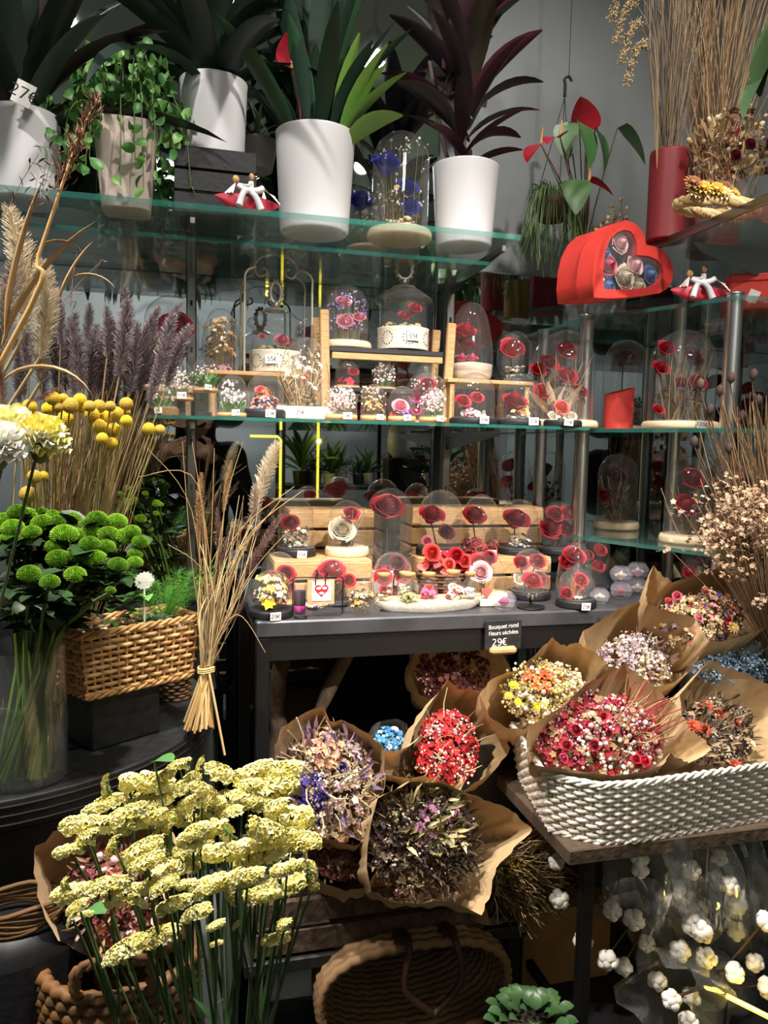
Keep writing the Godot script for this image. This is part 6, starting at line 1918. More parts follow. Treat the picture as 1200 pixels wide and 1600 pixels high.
	bouquet("kraft bouquet of lilac-grey statice and brown seed heads", Vector3(0.7375, 1.1670, -1.1000), Vector3(0.0000, 0.6222, 0.7828), Vector3(0.0766, -0.0030, 0.0024), Vector3(0.0200, 0.0431, -0.0343), PackedVector3Array([Vector3(0.6373, 1.2014, -1.1274), Vector3(0.6737, 1.2146, -1.1379), Vector3(0.7064, 1.2277, -1.1482), Vector3(0.7375, 1.2357, -1.1546), Vector3(0.7621, 1.2404, -1.1584), Vector3(0.7703, 1.2258, -1.1468), Vector3(0.7752, 1.2143, -1.1376), Vector3(0.8074, 1.2147, -1.1379), Vector3(0.8394, 1.2123, -1.1360), Vector3(0.8574, 1.1964, -1.1234), Vector3(0.8684, 1.1767, -1.1078), Vector3(0.8533, 1.1618, -1.0959), Vector3(0.8379, 1.1506, -1.0870), Vector3(0.8063, 1.1387, -1.0775), Vector3(0.7777, 1.1269, -1.0682), Vector3(0.7571, 1.1215, -1.0638), Vector3(0.7379, 1.1186, -1.0615), Vector3(0.7254, 1.1293, -1.0701), Vector3(0.7117, 1.1380, -1.0770), Vector3(0.6887, 1.1455, -1.0829), Vector3(0.6654, 1.1520, -1.0881), Vector3(0.6461, 1.1684, -1.1011), Vector3(0.6351, 1.1847, -1.1141)]), 0.160, 0.028, [["floret", 380, 0.004, 0.007, ["9a8a94", "b0a0a4", "8d7478", "6e5a58"], 0.0], ["blade", 120, 0.012, 0.022, ["8d7458", "a88c68", "7a5a48"], 0.003], ["sprig", 60, 0.012, 0.02, ["d8cfc0", "c8b8a0"], 0.005], ["berry", 120, 0.003, 0.006, ["d0c0a0", "b8a480", "a89a98"], 0.006, [0.3, -0.5, 0.5]]], [])
	bouquet("kraft bouquet of mixed pink, violet and straw blooms by the corner shelf", Vector3(0.8671, 1.2403, -1.1000), Vector3(0.0500, 0.6598, 0.7498), Vector3(0.0951, -0.0037, -0.0030), Vector3(0.0265, 0.0410, -0.0379), PackedVector3Array([Vector3(0.7413, 1.2628, -1.1114), Vector3(0.7606, 1.2868, -1.1338), Vector3(0.7786, 1.3043, -1.1505), Vector3(0.7893, 1.2902, -1.1387), Vector3(0.8017, 1.2776, -1.1285), Vector3(0.8574, 1.2875, -1.1409), Vector3(0.9152, 1.2978, -1.1538), Vector3(0.9576, 1.2827, -1.1434), Vector3(1.0001, 1.2676, -1.1329), Vector3(1.0292, 1.2489, -1.1184), Vector3(1.0131, 1.2208, -1.0926), Vector3(0.9571, 1.2086, -1.0781), Vector3(0.9270, 1.2022, -1.0705), Vector3(0.8989, 1.1978, -1.0647), Vector3(0.8617, 1.1937, -1.0586), Vector3(0.8275, 1.1915, -1.0544), Vector3(0.8208, 1.2088, -1.0692), Vector3(0.8188, 1.2249, -1.0833), Vector3(0.7774, 1.2358, -1.0901), Vector3(0.7374, 1.2486, -1.0986)]), 0.170, 0.030, [["floret", 380, 0.004, 0.008, ["a88c64", "c4aa80", "8d7450", "7a6248"], 0.0], ["floret", 110, 0.004, 0.008, ["b03a4c", "d0707c", "5a4a8a", "4a3a7c", "c86a50"], 0.005], ["sprig", 60, 0.010, 0.018, ["d8c8a8", "c0ac88"], 0.005]], [[Vector3(0.8107, 1.2783, -1.0977), 0.0087, "c8506a", "rose0"], [Vector3(0.8726, 1.2830, -1.1059), 0.0087, "d88a80", "rose1"], [Vector3(0.8913, 1.2414, -1.0706), 0.0087, "c03a50", "rose2"], [Vector3(0.9014, 1.2660, -1.0929), 0.0076, "d8c090", "everlasting"], [Vector3(0.8340, 1.2637, -1.0864), 0.0076, "b04a3c", "everlasting"], [Vector3(0.8962, 1.2294, -1.0604), 0.0097, "c8a868", "everlasting"], [Vector3(0.8353, 1.2454, -1.0704), 0.0076, "d07a8c", "rose0"], [Vector3(0.7889, 1.2698, -1.0888), 0.0087, "b8404c", "rose1"]])
	bouquet("kraft bouquet of orange safflower and dark foliage", Vector3(0.8000, 1.0799, -0.9800), Vector3(0.0503, 0.6433, 0.7639), Vector3(0.0872, -0.0065, -0.0003), Vector3(0.0317, 0.0507, -0.0447), PackedVector3Array([Vector3(0.7426, 1.1225, -1.0121), Vector3(0.7679, 1.1351, -1.0244), Vector3(0.7873, 1.1448, -1.0338), Vector3(0.8081, 1.1562, -1.0447), Vector3(0.8271, 1.1641, -1.0526), Vector3(0.8734, 1.1460, -1.0404), Vector3(0.9190, 1.1266, -1.0271), Vector3(0.9538, 1.1061, -1.0121), Vector3(0.9467, 1.0698, -0.9811), Vector3(0.9175, 1.0371, -0.9516), Vector3(0.8735, 1.0280, -0.9411), Vector3(0.8295, 1.0304, -0.9402), Vector3(0.7876, 1.0345, -0.9409), Vector3(0.7507, 1.0384, -0.9418), Vector3(0.7286, 1.0411, -0.9426), Vector3(0.7262, 1.0554, -0.9545), Vector3(0.7291, 1.0832, -0.9780)]), 0.170, 0.030, [["floret", 330, 0.004, 0.008, ["5a4a44", "6e5a4c", "8d7660", "3e3430"], 0.0], ["blade", 200, 0.012, 0.026, ["7d6a50", "5a483c", "a08a6a"], 0.003], ["sprig", 60, 0.010, 0.018, ["d0c4b0", "b8a890"], 0.005]], [[Vector3(0.7959, 1.1247, -0.9860), 0.0108, "b8482a", "everlasting"], [Vector3(0.8178, 1.1114, -0.9762), 0.0118, "c04e2c", "everlasting"], [Vector3(0.7585, 1.1024, -0.9648), 0.0118, "c0502e", "everlasting"], [Vector3(0.7750, 1.0967, -0.9610), 0.0108, "b8482a", "everlasting"], [Vector3(0.8386, 1.1021, -0.9698), 0.0089, "a84430", "everlasting"], [Vector3(0.8053, 1.0521, -0.9255), 0.0108, "b04a2c", "everlasting"], [Vector3(0.7954, 1.0712, -0.9409), 0.0118, "d8ccb0", "everlasting"], [Vector3(0.8480, 1.0746, -0.9472), 0.0098, "d8c0a0", "everlasting"], [Vector3(0.8208, 1.1010, -0.9677), 0.0089, "e0d4bc", "everlasting"]])
	bouquet("dark reddish bouquet tucked below the purple one", Vector3(0.2185, 0.9018, -1.0400), Vector3(-0.1000, 0.5001, 0.8602), Vector3(0.0442, -0.0019, 0.0062), Vector3(0.0022, 0.0221, -0.0126), PackedVector3Array([Vector3(0.1692, 0.9148, -1.0533), Vector3(0.1887, 0.9288, -1.0592), Vector3(0.2260, 0.9311, -1.0562), Vector3(0.2620, 0.9184, -1.0446), Vector3(0.2682, 0.8923, -1.0287), Vector3(0.2519, 0.8713, -1.0184), Vector3(0.2197, 0.8678, -1.0201), Vector3(0.1889, 0.8778, -1.0295), Vector3(0.1720, 0.8929, -1.0402)]), 0.150, 0.020, [["floret", 200, 0.004, 0.008, ["5a2a2a", "6e3a34", "7d6248", "3a2422"], 0.0], ["blade", 60, 0.012, 0.02, ["6e5a3c"], 0.003]], [])
	bouquet("shaggy bundle of raffia and dry grass beside the dark bouquet", Vector3(0.5082, 0.8494, -1.0400), Vector3(0.2506, 0.3509, 0.9023), Vector3(0.0557, -0.0128, -0.0105), Vector3(0.0078, 0.0481, -0.0209), PackedVector3Array([Vector3(0.4539, 0.8887, -1.0402), Vector3(0.4784, 0.9089, -1.0549), Vector3(0.5276, 0.9074, -1.0679), Vector3(0.5718, 0.8804, -1.0697), Vector3(0.5807, 0.8432, -1.0577), Vector3(0.5632, 0.8041, -1.0377), Vector3(0.5271, 0.7920, -1.0229), Vector3(0.4729, 0.7934, -1.0084), Vector3(0.4332, 0.7995, -0.9997), Vector3(0.4270, 0.8372, -1.0127)]), 0.160, 0.020, [["straw", 420, 0.03, 0.075, ["8d7450", "a88c60", "6e5a3c", "b89c70"], -0.01], ["floret", 160, 0.004, 0.008, ["6e5a44", "8d7450", "4a3c30"], 0.0], ["berry", 40, 0.003, 0.005, ["a89a3c", "8d8430"], 0.004, [-0.5, 0.2, 0.4]]], [])
	bouquet("clear-wrapped kraft bouquet of dusky pink blooms behind the yellow statice", Vector3(-0.0824, 1.0235, -0.8200), Vector3(-0.2519, 0.5038, 0.8263), Vector3(0.0524, 0.0019, 0.0148), Vector3(-0.0023, 0.0454, -0.0284), PackedVector3Array([Vector3(-0.1614, 1.0553, -0.8634), Vector3(-0.1392, 1.0726, -0.8672), Vector3(-0.1092, 1.0820, -0.8638), Vector3(-0.0686, 1.0890, -0.8557), Vector3(-0.0276, 1.0820, -0.8389), Vector3(-0.0006, 1.0556, -0.8146), Vector3(-0.0006, 1.0137, -0.7890), Vector3(-0.0185, 0.9829, -0.7757), Vector3(-0.0576, 0.9716, -0.7808), Vector3(-0.0958, 0.9726, -0.7930), Vector3(-0.1287, 0.9837, -0.8098), Vector3(-0.1512, 1.0184, -0.8379)]), 0.180, 0.025, [["floret", 260, 0.004, 0.009, ["7a3a3c", "8d4a44", "a8685c", "5a2a2c"], 0.0], ["blade", 90, 0.014, 0.026, ["7a5244", "a88868", "b89a8a"], 0.003], ["berry", 60, 0.003, 0.006, ["d8b0a8", "e0c8bc"], 0.004]], [])
	bouquet("film-wrapped bouquet of blue-grey gypsophila in the shade of the kraft papers", Vector3(0.8949, 1.1572, -1.0600), Vector3(0.1005, 0.7035, 0.7035), Vector3(0.0817, -0.0058, -0.0059), Vector3(0.0180, 0.0212, -0.0238), PackedVector3Array([Vector3(0.8049, 1.1652, -1.0552), Vector3(0.8464, 1.1836, -1.0795), Vector3(0.9186, 1.1851, -1.0913), Vector3(0.9903, 1.1743, -1.0907), Vector3(0.9844, 1.1440, -1.0595), Vector3(0.9290, 1.1312, -1.0389), Vector3(0.8492, 1.1358, -1.0320), Vector3(0.8090, 1.1445, -1.0350)]), 0.150, 0.015, [["sprig", 120, 0.010, 0.018, ["6a8296", "8d9cac", "4c667c"], 0.0], ["floret", 120, 0.004, 0.007, ["4c667c", "5f7a90"], -0.004]], [], M.film)
	bouquet("small film-wrapped posy of vivid blue blossom between the kraft bouquets", Vector3(0.3241, 1.0276, -1.1700), Vector3(0.0000, 0.6000, 0.8000), Vector3(0.0257, -0.0015, 0.0012), Vector3(0.0036, 0.0200, -0.0150), PackedVector3Array([Vector3(0.2989, 1.0308, -1.1724), Vector3(0.3094, 1.0487, -1.1858), Vector3(0.3319, 1.0525, -1.1887), Vector3(0.3531, 1.0428, -1.1814), Vector3(0.3511, 1.0210, -1.1650), Vector3(0.3344, 1.0072, -1.1547), Vector3(0.3083, 1.0105, -1.1571)]), 0.120, 0.012, [["floret", 160, 0.003, 0.006, ["3a78a8", "5a9cc8", "2c5c86", "a8c8d8"], 0.0]], [], M.film)
	bouquet("dark crimson bouquet added under the table for a mirror reflection", Vector3(0.5050, 1.0765, -1.3600), Vector3(0.0000, 0.4512, 0.8924), Vector3(0.0864, -0.0040, 0.0020), Vector3(0.0084, 0.0552, -0.0279), PackedVector3Array([Vector3(0.4089, 1.0756, -1.3595), Vector3(0.4269, 1.1183, -1.3812), Vector3(0.4823, 1.1441, -1.3942), Vector3(0.5416, 1.1420, -1.3931), Vector3(0.5913, 1.1173, -1.3807), Vector3(0.6167, 1.0713, -1.3574), Vector3(0.5889, 1.0287, -1.3359), Vector3(0.5279, 1.0160, -1.3294), Vector3(0.4648, 1.0216, -1.3323), Vector3(0.4229, 1.0376, -1.3403)]), 0.170, 0.020, [["floret", 300, 0.004, 0.008, ["4a1418", "5c1c20", "3a1214", "6e3a34"], 0.0], ["sprig", 50, 0.010, 0.018, ["b8a898", "8d7a6c"], 0.004]], [])  # stand-in for bouquets mirrored under the table, their dimness put into the colours
	# white wicker basket on its dark frame
	rng.seed = 55
	var wk := thing("white_basket", "white wicker basket holding the red and orange bouquets", "basket", Vector3(0.70, 0.9630, -1.0))
	wicker(wk, PackedVector3Array([Vector3(-0.2000, 0.0000, 0.0500), Vector3(-0.1780, 0.0000, 0.0750), Vector3(-0.1470, 0.0000, 0.0980), Vector3(-0.1000, 0.0000, 0.1020), Vector3(0.1000, 0.0000, 0.0880), Vector3(0.2850, 0.0000, 0.0750), Vector3(0.2950, 0.0000, -0.1300), Vector3(-0.1700, 0.0000, -0.1200)]), 0.085, 0.08, 13, 0.0125, 0.0029, ["d9d2c6", "e4ded3", "cfc7ba"])
	var wbt := MB.new()
	wbt.box(Vector3(0.03, 0.004, -0.03), Vector3(0.36, 0.006, 0.2))
	part(wk, "base_board", wbt, mat("c9c1b4", 0.8))
	var fr := thing("metal_stand", "dark metal stand with a wooden shelf under the white basket", "stand", Vector3(0.70, 0, -1.0))
	var ft := MB.new()
	ft.box(Vector3(0.05, 0.9630 - 0.0125, -0.02), Vector3(0.50, 0.022, 0.25), Transform3D.IDENTITY, 0.002)
	part(fr, "shelf_board", ft, M.old_wood)
	for p in [[-0.155, 0.075], [-0.155, -0.12], [0.27, 0.075], [0.27, -0.12]]:
		var lg := MB.new()
		lg.box(Vector3(p[0], (0.9630 - 0.024 + 0.614) / 2, p[1]), Vector3(0.017, 0.9630 - 0.024 - 0.614, 0.017), Transform3D.IDENTITY, 0.001)
		part(fr, "leg", lg, M.iron)
	for p in [-0.155, 0.27]:
		var rl := MB.new()
		rl.box(Vector3(p, 0.66, -0.022), Vector3(0.012, 0.012, 0.18))
		part(fr, "cross_bar", rl, M.iron)
	# leaning driftwood branches under the table
	for q in [[Vector3(0.3221, 1.1444, -1.4200), Vector3(0.2050, 0.9097, -1.3800), 0.017, "pale split driftwood branch leaning under the grey table"], [Vector3(0.1967, 1.1302, -1.5000), Vector3(0.1732, 0.9157, -1.5000), 0.022, "dark driftwood branch standing beside the table leg"]]:
		var dw := thing("driftwood_branch", q[3], "branch", q[1])
		var b := MB.new()
		var d: Vector3 = q[0] - q[1]
		var pth := curve([-d * 0.6, -d * 0.1 + Vector3(0.01, 0, 0), d * 0.4 + Vector3(-0.008, 0, 0.005), d * 0.93], 6)
		b.tube(pth, q[2], q[2] * 0.7, 9)
		for k in b.v.size():
			b.v[k] += b.n[k] * 0.003 * sin(b.v[k].y * 90.0 + b.v[k].x * 300.0)
		part(dw, "branch", b, M.old_wood)
	# cotton stems in clear sleeves under the basket
	rng.seed = 57
	var boll := cotton_boll()
	cotton("bare cotton stem poking out past the stand leg", Vector3(0.8000, 0.6400, -1.1200), [Vector3(0.5513, 0.8698, -1.0200), Vector3(0.5494, 0.8217, -1.0080), Vector3(0.5865, 0.7625, -0.9960)], boll, false)
	cotton("sleeved cotton stem pressed against the stand leg", Vector3(0.7800, 0.6300, -1.0800), [Vector3(0.6055, 0.8314, -0.9500), Vector3(0.6343, 0.8230, -0.9380), Vector3(0.5856, 0.7794, -0.9260), Vector3(0.6281, 0.7435, -0.9500), Vector3(0.6388, 0.8928, -0.9380)], boll, true)
	cotton("sleeved cotton stem with a round white boll high under the basket", Vector3(0.8400, 0.6300, -1.0800), [Vector3(0.6886, 0.8360, -0.9500), Vector3(0.6783, 0.7249, -0.9380), Vector3(0.7017, 0.7736, -0.9260), Vector3(0.6640, 0.7732, -0.9500), Vector3(0.6377, 0.9124, -0.9380), Vector3(0.7155, 0.8113, -0.9260)], boll, true)
	cotton("sleeved cotton stem leaning across the middle of the heap", Vector3(0.9200, 0.6300, -1.0600), [Vector3(0.7336, 0.6932, -0.9300), Vector3(0.7455, 0.7623, -0.9180), Vector3(0.7255, 0.8128, -0.9060), Vector3(0.6991, 0.8604, -0.9300), Vector3(0.7098, 0.8954, -0.9180)], boll, true)
	cotton("sleeved cotton stem under the orange safflower bouquet", Vector3(0.9500, 0.6300, -1.0500), [Vector3(0.8098, 0.7767, -0.9400), Vector3(0.7988, 0.8285, -0.9280), Vector3(0.7707, 0.8693, -0.9160), Vector3(0.7700, 0.8956, -0.9400), Vector3(0.8341, 0.7316, -0.9280)], boll, true)
	cotton("sleeved cotton stem lowest in the heap beside the neon tube", Vector3(0.9000, 0.6300, -1.0000), [Vector3(0.7080, 0.6821, -0.9000), Vector3(0.7610, 0.7510, -0.8880), Vector3(0.7999, 0.8262, -0.8760), Vector3(0.8290, 0.7114, -0.9000), Vector3(0.6671, 0.7276, -0.8880)], boll, true)
	# straw bag on its side
	straw_bag()
	# leafy plant at the bottom edge
	var gp := thing("jade_plant", "low round-leaved green plant in a dark pot by the straw bag", "plant", Vector3(0.4562, 0.7173, -0.9000) + Vector3(0, -0.09, 0))
	gp.position.y = 0.615
	round_pot(gp, 0.055, 0.7173 - 0.615, 0.85, mat("2c4a2c", 0.5))
	for k in 40:
		var a := k * 2.39996
		var q := sqrt((k + 0.5) / 40.0)
		var lb := MB.new()
		lb.col = vary(hex("35502c"), 0.25)
		var base := Vector3(cos(a) * q * 0.05, 0.7173 - 0.62, sin(a) * q * 0.05)
		lb.leaf(base + Vector3(0, 0.01 + 0.016 * (1.0 - q), 0), Vector3(cos(a) * q, 0.8, sin(a) * q) + rv(0.2), 0.022, 0.018, 1.2, "oval", 0.15, 0.0, 5)
		part(gp, "leaf", lb, M.leafy)
	var pf := thing("low_platform", "low black platform under the bag and the cotton", "platform", Vector3(0.45, 0, -1.0))
	var p1 := MB.new()
	p1.box(Vector3(0.12, 0.307, -0.01), Vector3(0.94, 0.613, 0.30), Transform3D.IDENTITY, 0.003)
	part(pf, "block", p1, M.black)
	var cb := thing("cardboard_box", "small brown cardboard box behind the stand leg", "box", Vector3(0.6126, 0.6145, -1.115))
	var c1 := MB.new()
	c1.box(Vector3(0, 0.065, 0), Vector3(0.16, 0.13, 0.05), Transform3D.IDENTITY, 0.002)
	part(cb, "body", c1, mat("7a5a36", 0.85))
	var nt := thing("neon_tube", "yellow neon tube glowing at the foot of the cotton stems", "neon light", Vector3(0.7341, 0.7408, -0.8600))
	var n1 := MB.new()
	n1.tube(PackedVector3Array([Vector3.ZERO, Vector3(0.7855, 0.7244, -0.8200) - Vector3(0.7341, 0.7408, -0.8600)]), 0.0035, 0.0035, 8)
	part(nt, "neon_glow", n1, M.neon)
	var n2 := MB.new()
	n2.tube(PackedVector3Array([Vector3(0, -0.006, 0), Vector3(0, -0.1208, 0)]), 0.003, 0.003, 6)
	part(nt, "bracket", n2, M.iron)
	var nl := OmniLight3D.new()
	nl.name = "neon_light"
	nt.add_child(nl)
	nl.position = Vector3(0.02, 0.01, 0.02)
	nl.light_color = Color("ffd94a")
	nl.light_energy = 0.004
	nl.light_size = 0.003
	nl.omni_range = 3.0
	nl.shadow_enabled = true


func cotton_boll() -> Array:
	var w := MB.new()
	w.col = hex("e2dcd2")
	for k in 5:
		var a := TAU * k / 5
		w.ball(Vector3(cos(a) * 0.42, 0.55 + 0.05 * (k % 2), sin(a) * 0.42), Vector3(0.5, 0.58, 0.5), 9, 7)
	w.ball(Vector3(0, 0.85, 0), Vector3(0.5, 0.42, 0.5), 9, 6)
	for k in w.v.size():
		w.v[k] += w.n[k] * 0.05 * sin(w.v[k].x * 17.0 + w.v[k].y * 13.0 + w.v[k].z * 21.0)
	var h := MB.new()
	h.col = hex("5a3a26")
	for k in 5:
		var a := TAU * (k + 0.5) / 5
		h.leaf(Vector3(0, -0.05, 0), Vector3(cos(a), 0.75, sin(a)), 1.05, 0.5, 0.2, "lance", 0.4, 0.0, 5)
	return [w.mesh(M.vc), h.mesh(M.vc)]


func cotton(label: String, foot: Vector3, bolls: Array, boll: Array, sleeve: bool) -> void:
	var t := thing("cotton_stem", label, "cotton stem", foot, 0.0, "dried cotton stems")
	var b := MB.new()
	b.col = hex("4a3222")
	var far := Vector3.ZERO
	for q in bolls:
		var p: Vector3 = q - foot
		if p.length() > far.length():
			far = p
	b.tube(curve([Vector3.ZERO, far * 0.5 + Vector3(0, 0.01, 0), far], 5), 0.0032, 0.002, 6)
	var stem := part(t, "branch", b, M.vc)
	for q in bolls:
		var p: Vector3 = q - foot
		var near := far * clampf(p.dot(far) / far.length_squared() - 0.12, 0.05, 0.95)
		var s := MB.new()
		s.col = hex("4a3222")
		s.tube(PackedVector3Array([near, p]), 0.0018, 0.0015, 5)
		part(stem, "twig", s, M.vc)
		var d := (p - near).normalized() + Vector3(0, 0.1, 0.5) + rv(0.3)
		var x := aim(d, p, rng.randf_range(0.0145, 0.018), rng.randf() * TAU)
		var o := inst(t, "cotton_boll", boll[0], null, x)
		inst(o, "husk", boll[1], null)
	if sleeve:
		var f := MB.new()
		var d := far.normalized()
		var x := aim(d)
		var rows := []
		for j in 12:
			var q := j / 11.0
			var row := PackedVector3Array()
			for i in 22:
				var a := TAU * i / 22
				var r := (0.012 + 0.045 * sin(PI * minf(q * 0.62, 0.5)) ) * (1.0 + 0.22 * sin(a * 5.0 + q * 9.0) + rng.randf_range(-0.12, 0.12))
				row.append(x * Vector3(cos(a) * r, q * far.length() * 1.15 - 0.01, sin(a) * r))
			rows.append(row)
		f.sheet(rows, true)
		part(t, "clear_sleeve", f, M.film)


func straw_bag() -> void:
	var c := Vector3(0.3317, 0.615, -1.02)
	var t := thing("straw_bag", "woven straw tote lying with its mouth to the front and leather handles", "bag", c)
	var coil := MB.new()
	var n := 18
	var wide := func(q: float) -> Vector2: return Vector2(lerpf(0.145, 0.095, q * q), lerpf(0.075, 0.082, q))
	var hgt := func(q: float) -> float: return lerpf(0.075, 0.098, q)
	for k in n:
		var q := (k + 0.5) / n
		var m := MB.new()
		m.col = vary(hex("7a6040"), 0.12)
		var path := PackedVector3Array()
		var w: Vector2 = wide.call(q)
		for i in 72:
			var a := TAU * i / 72
			var e := pow(pow(absf(cos(a)), 2.6) + pow(absf(sin(a)), 2.6), -1.0 / 2.6)
			var wob := 0.0016 * (1.0 if i % 2 == 0 else -1.0)
			path.append(Vector3(cos(a) * (w.x + wob) * e, hgt.call(q) + sin(a) * (w.y + wob) * e, -q * 0.22))
		m.tube(path, 0.0072, 0.0072, 6, true)
		part(t, "straw_coil", m, M.vc)
	coil.col = hex("6e5636")
	var back := PackedVector3Array()
	for i in 36:
		var a := TAU * i / 36
		back.append(Vector3(cos(a) * 0.1, 0.098 + sin(a) * 0.082, -0.215))
	coil.cap(back, true)
	part(t, "bag_bottom", coil, M.vc)
	for x in [-0.022, 0.05]:
		var pt := MB.new()
		pt.ball(Vector3(x, 0.161, -0.015), Vector3(0.014, 0.004, 0.02), 12, 6)
		var o := part(t, "leather_patch", pt, M.leather)
		var h := MB.new()
		h.tube(curve([Vector3(x, 0.163, -0.01), Vector3(x + 0.003, 0.158, 0.014), Vector3(x + 0.006 * signf(x - 0.01), 0.11, 0.028), Vector3(0.014, 0.07, 0.034)], 6), 0.005, 0.005, 7)
		part(o, "handle", h, M.leather)


# ---------------------------------------------------------------- cut flowers on the round black counter
func plume_mesh(seed_n: int, bristles: int, len0: float, fat: float, cols: Array, lean: float, hair: float) -> ArrayMesh:
	# a bottle-brush grass head one unit tall
	var m := MB.new()
	rng.seed = seed_n
	m.col = hex(cols[0])
	m.tube(PackedVector3Array([Vector3.ZERO, Vector3(lean * 0.15, 0.5, 0), Vector3(lean * 0.5, 1.0, 0)]), 0.012, 0.004, 4)
	for k in bristles:
		var q := (k + rng.randf()) / bristles
		var c := Vector3(lean * (0.5 * q * q), q, 0)
		var a := k * 2.39996
		var w := fat * pow(sin(PI * clampf(q * 0.86 + 0.10, 0, 1)), 0.7)
		var d := Vector3(cos(a), 0.9, sin(a))
		m.put(T.straw, aim(d + rv(0.35), c, w * rng.randf_range(0.8, 1.3) + len0).scaled_local(Vector3(hair, 1, hair)), vary(hex(cols[rng.randi() % cols.size()]), 0.3))
	return m.mesh(M.petal)


func ruffled_bloom(r: float, colors: Array) -> MB:
	var m := MB.new()
	for k in 46:
		var q := (k + 0.5) / 46.0
		var a := k * 2.39996
		var th := acos(1.0 - q * 1.5)
		var d := Vector3(sin(th) * cos(a), cos(th), sin(th) * sin(a))
		m.col = vary(hex(colors[rng.randi() % colors.size()]), 0.05)
		var side := d.cross(Vector3.UP)
		side = Vector3.RIGHT if side.length() < 0.05 else side.normalized()
		var up := side.cross(d)
		var rows := []
		for j in 5:
			var v := j / 4.0
			var row := PackedVector3Array()
			for i in 9:
				var u := i / 4.0 - 1.0
				var wv := 0.10 * sin(u * 9.0 + k) * v
				row.append((d * (0.35 + 0.65 * v) + side * u * (0.12 + 0.36 * v) + up * (wv + 0.2 * v * v * rng.randf_range(-0.3, 0.6))) * r)
			rows.append(row)
		m.sheet(rows)
	return m


